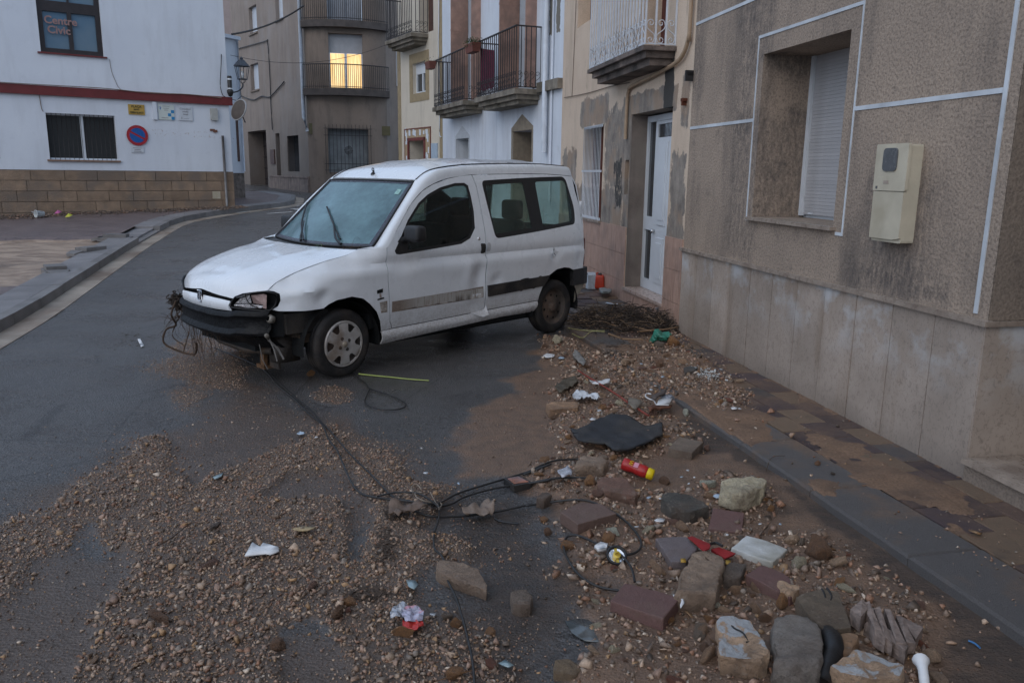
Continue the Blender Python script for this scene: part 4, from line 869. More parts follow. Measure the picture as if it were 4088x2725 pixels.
def text(body, size, u, z, v, parent, mt, M=None, name='lettering', align='CENTER', bold=0.0, sx=1.0):
    cu = bpy.data.curves.new('txt', 'FONT'); cu.body = body; cu.size = size; cu.align_x = align; cu.extrude = .0015; cu.offset = bold; cu.space_line = .95; cu.resolution_u = 3
    ob = bpy.data.objects.new('txt', cu); COL.objects.link(ob); bpy.context.view_layer.update()
    me = bpy.data.meshes.new_from_object(ob.evaluated_get(bpy.context.evaluated_depsgraph_get())); bpy.data.objects.remove(ob); me.materials.clear(); me.materials.append(mt)
    # text runs towards -X of the facade frame (left to right for somebody facing the wall)
    me.transform(Matrix.Diagonal((sx,1,1,1))); me.transform(T((u, v, z)) @ RZ(pi) @ RX(pi/2)); me.name = name
    return inst(name, me, parent)
m_pinkL = plain('pink_lettering', (.27,.165,.150), .6, .1, 10, 0, rnd=0)
text('Centre', .235, 4.04, 4.90, -.080, W1, m_pinkL, align='LEFT', bold=.006); text('Civic', .235, 3.99, 4.69, -.080, W1, m_pinkL, align='LEFT', bold=.006)
W2_ = part('window', MB().box(2.75,4.21,-.17,-.15,1.84,2.90), plain('dark_mesh', (.022,.024,.024), .5, .2, 30, .1, 60, rnd=0), hF)
part('frame', MB().box(3.43,3.50,-.15,-.10,1.84,2.90).box(2.75,4.21,-.15,-.11,1.84,1.88).box(2.75,4.21,-.15,-.11,2.86,2.90), m_pvc, W2_); part('sill', MB().box(2.70,4.27,-.16,.05,1.80,1.838), plain('clay_sill', (.20,.12,.08), .8, .2, 10, .2, 40, rnd=0), W2_)
bars('grille_bar', [2.79+i*.1 for i in range(15)], 1.84, 2.9, -.06, .006, W2_, m_fr)
part('window', MB().box(5.2,6.6,-.17,-.15,1.84,2.90), bpy.data.materials['dark_mesh'], hF)
# things on the civic wall
R_ = random.Random(2)
pl = thing('street_sign', 'yellow street name plaque with dark letters under the red band', 'sign', MF)
part('plate', MB().box(2.06,2.43,.005,.022,2.95,3.19), plain('ochre_tile', (.42,.265,.055), .5, .12, 10, .05, 50, rnd=0), pl)
m_ink = plain('dark_ink', (.05,.045,.02), .6, .1, 10, 0, rnd=0)
text('PLAÇA', .075, 2.245, 3.115, .0245, pl, m_ink, bold=.002); text('MARE', .05, 2.245, 3.055, .0245, pl, m_ink, bold=.0015); text('TERESA BLANCH', .068, 2.245, 2.975, .0245, pl, m_ink, bold=.002, sx=.60)
ns = thing('no_parking_sign', 'round no parking sign, red ring and bar on blue, on the white wall', 'road sign', MF)
Ms = T((2.275,.03,2.455)) @ RX(-pi/2)
part('disc', MB().lathe([(0,0),(.245,0),(.245,.006),(0,.006)], Ms, 40), plain('sign_red', (.33,.022,.03), .4, .08, 10, 0, rnd=0), ns)
for s_ in (1, -1):
    a = [math.atan2(.0,1)]; pts = []
    for k in range(25):
        t = -pi/2*.0 + k*pi/24; x, y = .178*cos(t), .178*sin(t)
        if y < .022: y = .022; x = math.copysign(math.sqrt(.178**2-.022**2), x)
        pts.append((x, y*s_))
    rot = RY(RAD(-28))       # bar from upper left to lower right as seen from the street
    m = MB(); vs = [(p[0], .0, p[1]) for p in pts]; m.add([T((2.275,.0385,2.455)) @ rot @ Vector(v) for v in vs], [tuple(range(len(vs)))]); part('blue_field', m, plain('sign_blue', (.012,.09,.30), .4, .08, 10, 0, rnd=0) if s_ == 1 else bpy.data.materials['sign_blue'], ns)
part('plate', MB().box(2.15,2.44,.005,.02,2.04,2.19), plain('white_plate', (.52,.55,.58), .5, .05, 10, 0, rnd=0), ns, label='small white plate with faded print')
m_faint = plain('faded_print', (.22,.21,.22), .7, .1, 10, 0, rnd=0)
for z, wd in ((2.15,.2),(2.11,.14),(2.07,.18)): part('faded_line', MB().box(2.295-wd/2,2.295+wd/2,.0205,.0215,z-.008,z+.008), m_faint, ns)
i1 = thing('info_sign', 'cream information sign with three blue squares, left of the plain white one', 'sign', MF); WPm = bpy.data.materials['white_plate']
part('plate', MB().box(1.37,1.74,.005,.024,2.86,3.22), plain('cream_plate', (.52,.56,.52), .5, .05, 10, 0, rnd=0), i1)
for a, b in ((1.40,3.06),(1.475,2.98),(1.395,2.90)): part('blue_square', MB().box(a-.025,a+.05,.0245,.0262,b-.035,b+.038), plain('sky_blue', (.02,.20,.42), .5, .05, 10, 0, rnd=0) if 'sky_blue' not in bpy.data.materials else bpy.data.materials['sky_blue'], i1)
for z, u, wd in ((3.185,1.56,.17),(3.135,1.56,.14),(3.09,1.56,.1),(2.905,1.60,.16)): part('faded_line', MB().box(u-wd/2,u+wd/2,.0245,.0255,z-.006,z+.006), m_faint, i1)
part('emblem', MB().lathe([(.020,0),(.028,0),(.028,.002)], T((1.70,.0245,3.15)) @ RX(-pi/2), 12).box(1.685,1.70,.0245,.026,3.10,3.15), bpy.data.materials['sign_blue'], i1)
i3 = thing('clinic_sign', 'white local surgery sign with grey text near the corner', 'sign', MF)
part('plate', MB().box(.93,1.27,.005,.024,2.86,3.20), WPm, i3)
for s_, z in (('Consultori', 3.125), ('mèdic', 3.06), ('local', 2.995)): text(s_, .062, 1.10, z, .0255, i3, m_faint, bold=.001)
part('emblem', MB().box(1.19,1.205,.0245,.026,2.90,2.945).box(1.182,1.213,.0245,.026,2.90,2.91), m_faint, i3); part('faded_line', MB().box(1.02,1.16,.0245,.0255,2.905,2.912), m_faint, i3)
single('wall_box', MB().prism_uz(rounded(rect(.32,.49,2.90,3.20), .02, 2), 0, .09), plain('grey_plastic', (.38,.38,.35), .5, .1, 10, .05, 40, rnd=0), 'small grey service box under the red band by the corner', 'service box', MF)
single('conduit', MB().box(1.78,1.88,0,.05,2.85,3.28), bpy.data.materials['white_plaster'], 'short white conduit between the yellow plaque and the signs', 'conduit', MF)
single('vent_cover', MB().prism_uz(rect(.36,.56,.90,1.09), 0, .012), m_cream, 'square cream cover on the brown stone base', 'vent cover', MF)
single('downpipe', MB().tube([(.22,.05,2.52),(.22,.05,.40)], .032, 8), plain('zinc_pipe', (.20,.19,.185), .5, .2, 10, .1, 50, metal=.3, rnd=0), 'grey drainpipe at the corner of the civic centre', 'drainpipe', MF, True)
# street lamp, speaker and traffic mirror at the corner
lp = thing('street_lamp', 'black lantern street lamp on a wall bracket at the white corner', 'street lamp', MF @ T((-.30,.30,3.72)))
def frust(r0, r1, z0, z1, n=6, a0=0): return [(r0*cos(a0+2*pi*i/n), r0*sin(a0+2*pi*i/n), z0) for i in range(n)] + [(r1*cos(a0+2*pi*i/n), r1*sin(a0+2*pi*i/n), z1) for i in range(n)]
fl = MB(); n = 6; fl.add(frust(.215,.20,.54,.565), [tuple(range(6))[::-1], tuple(range(6,12))] + [(i,(i+1)%6,6+(i+1)%6,6+i) for i in range(6)]); fl.add(frust(.20,.075,.565,.70), [tuple(range(6,12))] + [(i,(i+1)%6,6+(i+1)%6,6+i) for i in range(6)]); fl.lathe([(.03,.70),(.045,.73),(.02,.77),(0,.78)], Matrix(), 8)
part('lamp_hood', fl, plain('lamp_iron', (.035,.042,.055), .5, .2, 20, .1, 60, rnd=0), lp); m_lamp = bpy.data.materials['lamp_iron']
fm = MB()
for i in range(6): a = 2*pi*i/6; fm.tube([(.19*cos(a),.19*sin(a),.55),(.125*cos(a),.125*sin(a),.23)], .009, 4)
fm.add(frust(.135,.135,.215,.235), [tuple(range(6))[::-1], tuple(range(6,12))] + [(i,(i+1)%6,6+(i+1)%6,6+i) for i in range(6)])
for i in range(4): a = pi/4+pi/2*i; fm.tube([(.09*cos(a),.09*sin(a),.215),(.07*cos(a),.07*sin(a),.16),(.0,.0,.11)], .007, 4)
part('lamp_frame', fm, m_lamp, lp); part('bulb', MB().lathe([(0,.24),(.035,.28),(.04,.36),(.02,.42),(0,.43)], Matrix(), 10), plain('frosted_bulb', (.55,.58,.6), .4, .05, 5, 0, rnd=0), lp, True)
part('bracket', MB().tube(catmull([(0,0,.12),(0,-.02,.04),(.08,-.10,-.06),(.2,-.22,-.10),(.30,-.30,-.12)], 4), .018, 6).tube([(.05,-.07,-.03),(.02,-.14,-.2),(.12,-.22,-.3),(.26,-.30,-.25)], .01, 5), m_lamp, lp)
sp = thing('cable_joint', 'black taped cable joint hanging beside the street lamp', 'cable joint', MF @ T((-.02,.12,3.62)))
part('sleeve', MB().lathe([(0,.40),(.055,.40),(.06,.37),(.06,.06),(.085,.04),(.085,-.01),(.05,-.10),(0,-.12)], Matrix(), 10), m_cab, sp, True); part('band', MB().lathe([(.063,.335),(.064,.30)], Matrix(), 10).lathe([(.063,.10),(.064,.07)], Matrix(), 10), m_pvc, sp)
mi = thing('traffic_mirror', 'round convex traffic mirror on the corner below the lamp, seen edge on', 'mirror', MF @ T((-.12,.42,3.17)) @ RZ(RAD(-68)) @ RX(RAD(-72)))
part('dish', MB().lathe([(0,.05),(.12,.045),(.22,.02),(.27,0),(.27,-.015),(.2,-.03),(0,-.05)], Matrix(), 28), plain('mirror_back', (.09,.075,.065), .8, .2, 10, .1, 40, rnd=0), mi, True); part('rim', MB().lathe([(.262,.01),(.285,.012),(.287,-.018),(.262,-.02)], Matrix(), 28), plain('rim_grey', (.32,.32,.32), .5, .1, 10, 0, rnd=0), mi, True)
part('stay', MB().tube([(0,0,-.05),(.05,.1,-.2),(.1,.2,-.35)], .015, 5), m_lamp, mi)
cable([(.12,.02,4.55),(.16,.05,4.2),(.2,.04,3.8),(.16,.05,3.55),(.10,.08,3.5)], .010, 'black cable looping down the white wall beside the lamp', MF)
cable([(8,.09,3.54),(5,.09,3.51),(3,.09,3.52),(2,.09,3.48),(1,.09,3.50),(.2,.09,3.46)], .010, 'pale cable resting along the red band', MF, m_thin)
cable([(4.3,.02,3.3),(4.28,.02,3.0),(4.25,.02,2.92)], .008, 'short cable from the red band to the barred window', MF, m_thin)
cable([(2.75,.012,4.2),(2.72,.012,3.9),(2.62,.012,3.6),(2.55,.012,3.52)], .005, 'thin hairline cable below the civic centre window sill', MF, m_thin)
single('rusty_stain_box', MB().box(.34,.44,0,.03,2.60,2.66).box(.40,.52,0,.02,2.63,2.68), plain('flaked_brick', (.17,.075,.05), .9, .3, 30, .3, 60, rnd=0), 'exposed brick fragments where the white plaster flaked by the corner', 'brick patch', MF)
# small house behind the corner, tall one further on
q0, q1 = at_y(520, 300, 25.0), at_y(556, 300, 25.6); dN = (Vector((q0.x,q0.y,0))-Vector((q1.x,q1.y,0))).normalized(); MN = frame((q1.x, q1.y, 0), dN)
hN = thing('white_side_house', 'sliver of a white house with a rubble stone foot behind the civic centre corner', 'house', MN)
part('wall', wall_mesh([(0,1.55),(3,1.55),(3,5.5),(0,5.5)], [], 0, m_F), m_F, hN); part('stone_foot', MB().box(0,3,-.1,-.01,0,1.55), plain('rubble_foot', (.15,.12,.10), .9, .5, 9, .6, 30, rnd=0), hN)
part('side_wall', MB().box(-.01,.2,-3,-.02,0,5.5), m_F, hN); part('roof', MB().box(-.05,3,-3,.1,5.5,5.6), m_F, hN); part('crack', MB().box(.16,.26,0,.01,1.9,3.2), m_wood, hN); part('downpipe', MB().tube([(.06,.06,5.5),(.06,.06,1.6)], .03, 6), bpy.data.materials['white_pipe'], hN, True)
q0, q1 = at_y(515, 60, 47), at_y(546, 60, 47.5); MT_ = frame((q1.x, q1.y, 0), (Vector((q0.x,q0.y,0))-Vector((q1.x,q1.y,0))))
hT = thing('pink_gable_house', 'pale pink house far behind, its sloping roof edge against the sky', 'house', MT_)
zt = EYE + (391-25)/1830*47.3; part('wall', MB().prism_uz([(-2,0),(4,0),(4,zt+1.6),(.8,zt+.5),(-.1,zt-.15),(-2,zt-.8)], -4, 0), plain('pink_render', (.42,.32,.28), .8, .1, 4, .1, 30, rnd=0), hT)
# overhead cables crossing the lane
def sag(a, b, s, n=10): return [a.lerp(b, i/n) + Vector((0,0,-s*4*(i/n)*(1-i/n))) for i in range(n+1)]
cable(sag(at_y(533, 79, 24.5), at_y(697, 14, 30.5), .15), .030, 'thick twisted overhead cable rising from the white corner to the corner house', n=2)
cable(sag(at_y(529, 127, 21.8), at_y(900, 98, 24), .35), .006, 'thin overhead wire from the corner lamp towards the balconies', n=2)
# ================================================================ the van
MV = T((-1.966, 6.936, .004)) @ RZ(-2.319)
van = thing('van', 'white boxy van with dented nose, broken headlight and a torn flank, standing across the road', 'van', MV)
_zt = np.arange(-.2, 2.2, .004)
def smt(xs, ys, grid, s):
    v = np.interp(grid, xs, ys); k = np.exp(-np.arange(-60, 61)**2*(grid[1]-grid[0])**2/(2*s*s)); k /= k.sum()
    return np.convolve(np.pad(v, 60, 'edge'), k, 'valid')
_yt = smt([.1,.25,.5,.8,1.0,1.1,1.62,1.70,1.76,1.80], [.76,.80,.845,.86,.85,.835,.715,.68,.62,.5], _zt, .022)
_xt = np.arange(-3.6, 1.1, .004); _dt = smt([-3.35,-3.2,-3.0,-.3,0,.3,.4,.5,.55,.6,.65,.75], [-.09,-.035,-.012,0,-.008,-.03,-.060,-.115,-.150,-.19,-.25,-.36], _xt, .03)
_sx = [-.203,-.09,.109,.35,.504,.585]; _sz = [1.045,1.0,.963,.895,.828,.77]; _sy = [.745,.735,.720,.690,.665,.655]
def gs(x, z, cx, cz, sx, sz): return np.exp(-((x-cx)/sx)**2-((z-cz)/sz)**2)
def yv(x, z):
    "outer skin of the van's flank, dents included"
    x = np.asarray(x, float); z = np.asarray(z, float)
    y = np.interp(z, _zt, _yt) + np.interp(x, _xt, _dt)
    zs, ys = np.interp(x, _sx, _sz), np.interp(x, _sx, _sy)
    r = np.clip((z-(zs-.19))/.19, 0, 1.2)**2*sm(-.43, -.18, x)
    y = y - r*(y-ys)
    y = y - .019*np.exp(-((z-.925)/.030)**2)*sm(.25, -.1, x) + .010*np.exp(-((z-.855)/.045)**2)*sm(.3, -.1, x)
    y = y - .024*gs(x,z,.40,.815,.10,.022) + .016*gs(x,z,.33,.755,.11,.026) - .030*gs(x,z,.20,.70,.05,.045) - .018*gs(x,z,.46,.67,.05,.028) - .014*gs(x,z,.05,.80,.13,.03)
    y = y - .036*gs(x,z,-1.52,.72,.07,.12) + .012*gs(x,z,-1.36,.74,.05,.12) - .024*gs(x,z,-1.74,.66,.07,.04) - .028*gs(x,z,-2.62,.84,.07,.035) + .008*gs(x,z,-2.52,.80,.05,.04) - .02*gs(x,z,-3.04,.80,.04,.10)
    y = y - .016*gs(x,z,-.60,.87,.14,.04) + .006*gs(x,z,-1.2,.80,.2,.05) - .012*gs(x,z,-1.45,.45,.12,.05)
    y = y + .0035*(fbm(x*3.2, z*5, 91)-.5)
    return y
def inset(poly, d):
    n = len(poly); ar = sum(poly[i-1][0]*poly[i][1]-poly[i][0]*poly[i-1][1] for i in range(n)); s = 1 if ar > 0 else -1; out = []
    for i in range(n):
        a = Vector(poly[i][:2])-Vector(poly[i-1][:2]); b = Vector(poly[(i+1) % n][:2])-Vector(poly[i][:2])
        na = Vector((-a.y, a.x)).normalized(); nb = Vector((-b.y, b.x)).normalized(); nn = (na+nb)
        nn = nn.normalized() if nn.length > .01 else na
        k = d*s/max(.5, nn.dot(na)); out.append((poly[i][0]+nn.x*k, poly[i][1]+nn.y*k))
    return out
# ---- paint and other materials
m_vp, nt, bs = mat('van_white_paint'); g = G(nt); o_ = g.sep()
wh = g.mix(g.nz(2.5, 4), (.65,.675,.70), (.72,.745,.77))
low = g.math('MULTIPLY_ADD', g.math('ADD', o_[2], g.math('MULTIPLY', g.math('SUBTRACT', g.noise(5, 5), .5), .28)), -2.8, 1.72, clamp=True)
mudv = g.mix(g.nz(30, 5), (.16,.115,.085), (.26,.205,.16)); spat = g.ramp(g.noise(40, 6, .8), (.44, 0), (.62, 1))
c = g.mix(g.math('MULTIPLY', low, g.math('MULTIPLY_ADD', spat, .5, .32)), wh, mudv)
gn = nt.nodes.new('ShaderNodeNewGeometry'); sidem = g.math('SUBTRACT', 1.0, g.math('ABSOLUTE', g.sep(gn.outputs['Normal'])[2]), clamp=True)
c = g.mix(g.math('MULTIPLY', g.math('MULTIPLY', g.ramp(g.noise(1, 5, .7, co=g.mapping((14, 14, 1.2))), (.56, 0), (.78, 1)), .22), sidem), c, (.30,.26,.23))
c = g.mix(g.math('MULTIPLY', g.math('MULTIPLY', g.ramp(g.noise(75, 3, .8), (.72, 0), (.76, 1)), .6), sidem), c, (.18,.14,.11))
nt.links.new(c, bs.inputs['Base Color']); nt.links.new(g.math('MULTIPLY_ADD', low, .3, g.math('MULTIPLY_ADD', g.noise(8, 4), .12, .22)), bs.inputs['Roughness']); bs.inputs['Coat Weight'].default_value = .6; bs.inputs['Coat Roughness'].default_value = .08
nt.links.new(g.bump(g.nz(3, 3), .05, .01), bs.inputs['Normal'])
m_int = plain('van_interior', (.012,.0125,.013), .85, .2, 10, .1, 60, rnd=0, spec=.15)
m_rub = plain('black_rubber', (.016,.016,.017), .45, .2, 30, .15, 120, rnd=0)
m_blk = plain('black_plastic', (.014,.0145,.016), .5, .35, 9, .3, 70, rnd=0, tint=(.05,.043,.037))
m_bump = plain('bumper_plastic', (.007,.0072,.008), .45, .3, 9, .35, 30, rnd=0, spec=.16)
m_chr = plain('chrome', (.75,.76,.78), .2, .15, 20, .1, 60, metal=1, rnd=0)
def glass(name, tint, fog, fogc, rough=.03, fvar=None):
    m = bpy.data.materials.new(name); m.use_nodes = True; nt = m.node_tree; nt.nodes.remove(nt.nodes['Principled BSDF']); g = G(nt)
    tr = nt.nodes.new('ShaderNodeBsdfTransparent'); tr.inputs[0].default_value = (*tint, 1)
    df = nt.nodes.new('ShaderNodeBsdfDiffuse'); tl_ = nt.nodes.new('ShaderNodeBsdfTranslucent'); dm = nt.nodes.new('ShaderNodeMixShader'); dm.inputs[0].default_value = .5; nt.links.new(df.outputs[0], dm.inputs[1]); nt.links.new(tl_.outputs[0], dm.inputs[2]); gl = nt.nodes.new('ShaderNodeBsdfGlossy'); gl.inputs['Roughness'].default_value = rough; gl.inputs['Color'].default_value = (.9,.95,1,1)
    n1 = g.ramp(g.noise(1, 5, .65, co=g.mapping((3, 3, 5))), (.3, .6), (.7, 1.15)); n2 = g.ramp(g.noise(1, 4, .7, co=g.mapping((30, 22, 16))), (.35, .88), (.7, 1.08))
    nt.links.new(g.mix(1.0, g.mix(1.0, fogc, n1, 'MULTIPLY'), n2, 'MULTIPLY'), df.inputs[0]); nt.links.new(df.inputs[0].links[0].from_socket, tl_.inputs[0])
    ff = g.math('MULTIPLY', fvar(g) if fvar else g.ramp(g.noise(2.2, 4), (.3, .7), (.7, 1.1)), fog, clamp=True)
    m1 = nt.nodes.new('ShaderNodeMixShader'); nt.links.new(ff, m1.inputs[0]); nt.links.new(tr.outputs[0], m1.inputs[1]); nt.links.new(dm.outputs[0], m1.inputs[2])
    fr = nt.nodes.new('ShaderNodeFresnel'); fr.inputs[0].default_value = 1.45
    m2 = nt.nodes.new('ShaderNodeMixShader'); nt.links.new(fr.outputs[0], m2.inputs[0]); nt.links.new(m1.outputs[0], m2.inputs[1]); nt.links.new(gl.outputs[0], m2.inputs[2])
    nt.links.new(m2.outputs[0], nt.nodes['Material Output'].inputs[0]); return m
m_gs = glass('side_glass', (.60,.72,.67), .10, (.10,.14,.13))
m_gr = glass('fogged_rear_glass', (.78,.92,.86), .34, (.20,.29,.25), .06)
m_gfar = glass('fogged_far_glass', (.85,1,.94), .5, (.30,.47,.39), .06)
m_ws = glass('fogged_windscreen', (.45,.60,.60), .82, (.27,.46,.50), .10, lambda g: g.ramp(g.noise(1.6, 4, .5, co=g.mapping((1, 1, 1.4))), (.30, .68), (.62, 1.1)))
m_fr = plain('windscreen_frit', (.045,.047,.062), .25, .2, 20, .05, 60, rnd=0)

def finish(o, th=.010, inner=1):
    md = o.modifiers.new('thickness', 'SOLIDIFY'); md.thickness = th; md.offset = -1
    if inner: md.material_offset = 1
    es = o.modifiers.new('edges', 'EDGE_SPLIT'); es.split_angle = RAD(38)
    return o
def flank(name, outline, holes=(), side=1, step=.035, off=0.0, mats=None, th=.010, parent=None, label=None):
    V, F, L = cdt(outline, holes, step); a = np.array(V)
    y = yv(a[:,0], a[:,1]) + off
    mb = MB(); mb.add([(p[0], side*yy, p[1]) for p, yy in zip(a, y)], F if side < 0 else [f[::-1] for f in F])
    o = part(name, mb, mats or [m_vp, m_int], parent or van, True, label)
    if th: finish(o, th, 1 if not mats else 0)
    return o
Dc = [(-.43,1.05),(-.50,1.127),(-.57,1.20),(-.67,1.31),(-.77,1.41),(-.91,1.51),(-1.05,1.57),(-1.24,1.62),(-1.40,1.643),(-1.555,1.655)]
FEN = [(.585,.768),(.545,.76),(.515,.742),(.517,.69),(.535,.65),(.575,.622),(.53,.607),(.36,.600),(.20,.605),(.15,.635),(.08,.660),(-.06,.675),(-.17,.648),(-.24,.595),(-.31,.52),(-.355,.43),(-.375,.345),(-.487,.352),(-.455,.42),(-.44,.58),(-.42,.82),(-.42,.93),(-.43,1.05),(-.30,1.05),(-.203,1.045),(-.09,1.0),(.109,.963),(.35,.895),(.504,.828)]
DOOR = Dc + [(-1.59,1.54),(-1.602,1.39),(-1.61,1.17),(-1.607,1.0),(-1.605,.72),(-1.605,.52),(-1.61,.378),(-1.54,.376),(-.90,.36),(-.487,.352),(-.455,.42),(-.44,.58),(-.42,.82),(-.42,.93)]
REAR = [(-1.56,1.655),(-2.0,1.665),(-2.6,1.67),(-3.055,1.65),(-3.075,1.49),(-3.115,1.34),(-3.12,1.14),(-3.12,.98),(-3.125,.84),(-3.12,.67),(-2.93,.665),(-2.87,.690),(-2.78,.702),(-2.66,.692),(-2.54,.64),(-2.45,.54),(-2.41,.45),(-2.40,.39),(-1.84,.382),(-1.612,.379),(-1.607,.52),(-1.607,.72),(-1.609,1.0),(-1.612,1.17),(-1.604,1.39),(-1.592,1.54)]
W1o = [(-.51,1.02),(-.70,1.27),(-.85,1.41),(-.97,1.48),(-1.13,1.54),(-1.32,1.578),(-1.44,1.58),(-1.485,1.555),(-1.50,1.46),(-1.508,1.32),(-1.49,1.17),(-1.41,1.08),(-1.29,1.035),(-.94,1.01),(-.66,.992),(-.56,.985),(-.52,.993)]
W2o = rounded([(-1.665,1.60),(-2.30,1.630),(-2.93,1.645),(-3.015,1.30),(-2.985,1.150),(-2.40,1.10),(-1.74,1.058)], [.05,.3,.07,.3,.05,.3,.06], 4)
for s in (1, -1):
    flank('front_fender', inset(FEN, .0028), (), s)
    dr_ = flank('front_door', inset(DOOR, .0045), (inset(W1o, -.0),), s)
    rp = flank('rear_side_panel', inset(REAR, .0045), (W2o,), s, .04)
    gp = flank('door_glass', inset(W1o, .014), (), s, .08, -.010, [m_gs if s > 0 else m_gfar], .0, dr_)
    flank('window_seal', inset(W1o, -.003), (inset(W1o, .026),), s, .05, -.003, [m_rub], .008, dr_)
    fw = [inset([(-1.665,1.60),(-1.735,1.605),(-2.29,1.63),(-2.335,1.12),(-2.33,1.094),(-1.78,1.06),(-1.72,1.062),(-1.70,1.12)], .045), inset([(-2.39,1.632),(-2.93,1.645),(-2.965,1.58),(-3.01,1.32),(-2.99,1.18),(-2.94,1.14),(-2.42,1.10)], .042)]
    flank('rear_glass', inset(W2o, .012), (), s, .08, -.010, [m_gr if s > 0 else m_gfar], .0, rp)
    flank('window_seal', inset(W2o, -.003), tuple(rounded(f, .03, 3) for f in fw), s, .05, -.004, [m_rub], .008, rp)
    SILL = [(-.372,.345),(-.49,.350),(-.90,.358),(-1.54,.374),(-1.84,.380),(-2.395,.388),(-2.36,.275),(-1.86,.285),(-.92,.25),(-.382,.222)]
    V, F, L = cdt(inset(SILL, .001), (), .03); a = np.array(V); zt_ = np.interp(a[:,0], [-2.4,-.4], [.388,.345]); zb = np.interp(a[:,0], [-2.4,-.4], [.275,.222]); tt = np.clip((a[:,1]-zb)/(zt_-zb), 0, 1)
    y = .812 + .022*np.sin(tt*pi)**.7 - .03*(1-tt)**2; mb = MB(); mb.add([(p[0], s*yy, p[1]) for p, yy in zip(a, y)], F if s < 0 else [f[::-1] for f in F]); finish(part('sill_panel', mb, [m_vp, m_int], van, True))
# ---- pillars and cant rails
DP = [(-.203,1.045),(-.30,1.05),(-.43,1.05),(-.57,1.20),(-.67,1.31),(-.77,1.41),(-.91,1.51),(-1.05,1.57),(-1.24,1.62),(-1.555,1.655),(-2.0,1.665),(-2.6,1.67),(-3.055,1.65)]
WP = [(-.203,.745,1.047),(-.30,.752,1.051),(-.363,.758,1.058),(-.50,.730,1.19),(-.615,.702,1.302),(-.735,.674,1.418),(-.86,.646,1.538),(-.935,.628,1.605),(-1.12,.612,1.69),(-1.50,.600,1.738),(-2.0,.595,1.757),(-2.6,.590,1.764),(-3.04,.582,1.748)]
def strip(i0, i1, s, name, rib=False):
    D = [Vector((a, float(yv(a, b))-.001, b)) for a, b in DP[i0:i1+1]]; Wc = [Vector(p) for p in WP[i0:i1+1]]
    D2 = catmull(D, 6); W_ = catmull(Wc, 6); D2 = [Vector((p.x, float(yv(p.x, p.z)), p.z)) for p in D2]
    n = 9; vs = []
    for a, b in zip(D2, W_):
        for j in range(n+1):
            t = j/n; p = a.lerp(b, t); w_ = (b-a).length; bul = sin(t*pi)*w_*.26
            nrm = Vector((.0, .55, .83)); q = p + nrm*bul
            vs.append((q.x, s*q.y, q.z))
    m = len(D2); fs = [(i*(n+1)+j, i*(n+1)+j+1, (i+1)*(n+1)+j+1, (i+1)*(n+1)+j) for i in range(m-1) for j in range(n)]
    if s > 0: fs = [f[::-1] for f in fs]
    return finish(part(name, MB().add(vs, fs), [m_vp, m_int], van, True))
for s in (1, -1):
    strip(0, 9, s, 'windscreen_pillar'); strip(9, 12, s, 'cant_rail')
    part('roof_seam', MB().tube([Vector((p.x, s*(p.y-.002), p.z+.004)) for p in catmull([Vector(q) for q in WP[7:]], 6)], .0055, 5), m_rub, van, True)
# ---- roof, hood, windscreen: lofted between left and right edges
def loft(edge, cen, nt_, px_, pz_, fx=None, ext=0):
    E_ = catmull([Vector(p) for p in edge], 8); C_ = catmull([Vector(p) for p in cen], 8); k = len(E_); vs = []
    for i, (e, c_) in enumerate(zip(E_, C_)):
        for j in range(-nt_, nt_+1):
            t = j/nt_; a = abs(t); x = c_.x+(e.x-c_.x)*a**px_; z = c_.z+(e.z-c_.z)*a**pz_; y = e.y*t
            if fx: x, y, z = fx(x, y, z, i/(k-1), t)
            vs.append((x, y, z))
    n = 2*nt_+1; return MB().add(vs, [(i*n+j, i*n+j+1, (i+1)*n+j+1, (i+1)*n+j) for i in range(k-1) for j in range(n-1)])
def rib(x, y, z, s, t):
    for rx in (-1.42, -1.78, -2.18, -2.6): z += .007*math.exp(-((x-rx)/.022)**2)*(1-min(1, abs(t)/.93)**8)
    return x, y, z
re_ = [(p[0], p[1]-.006, p[2]+.001) for p in WP[7:]]; rc = [(-.885,0,1.612),(-1.10,0,1.715),(-1.45,0,1.785),(-2.0,0,1.808),(-2.6,0,1.808),(-3.06,0,1.785)]
m_ = loft(re_, rc, 16, 2.2, 2.6, rib); m_.f = [f for f in m_.f]
finish(part('roof', m_, [m_vp, m_int], van, True))
he = [(.585,.655,.772),(.504,.663,.830),(.35,.688,.897),(.109,.718,.965),(-.09,.733,1.002),(-.20,.742,1.040)]; hc = [(.790,0,.735),(.745,0,.815),(.60,0,.892),(.32,0,.968),(.05,0,1.012),(-.115,0,1.034)]
def hoodf(x, y, z, s, t):
    zf = np.interp(abs(y), [0,.19,.4,.44,.52,.62,.67], [.735,.717,.702,.712,.742,.764,.772]); z0 = .735+(.772-.735)*abs(t)**2.6
    z += (zf-z0)*math.exp(-s*11)
    z += .012*math.exp(-((x-.70)/.05)**2)*math.sin(y*9+1)*.7 - .012*math.exp(-((x-.66)/.06)**2-((y+.05)/.35)**2) + .004*math.exp(-((y-.32)/.05)**2)*sm(0,.3,s)*1.0 + .004*math.exp(-((y+.32)/.05)**2)*sm(0,.3,s)
    z += .010*(float(fbm(x*7, y*7, 95))-.5)*math.exp(-((x-.66)/.12)**2)
    return x, y, z
hood = finish(part('bonnet', loft(he, hc, 18, 3.0, 2.6, hoodf), [m_vp, m_int], van, True), .012)
we = [(-.345,.752,1.052),(-.50,.724,1.195),(-.70,.678,1.388),(-.907,.630,1.582)]; wc = [(-.225,0,1.035),(-.40,0,1.185),(-.63,0,1.385),(-.872,0,1.592)]
ws = part('windscreen', loft(we, wc, 12, 2.0, 2.0), m_ws, van, True)
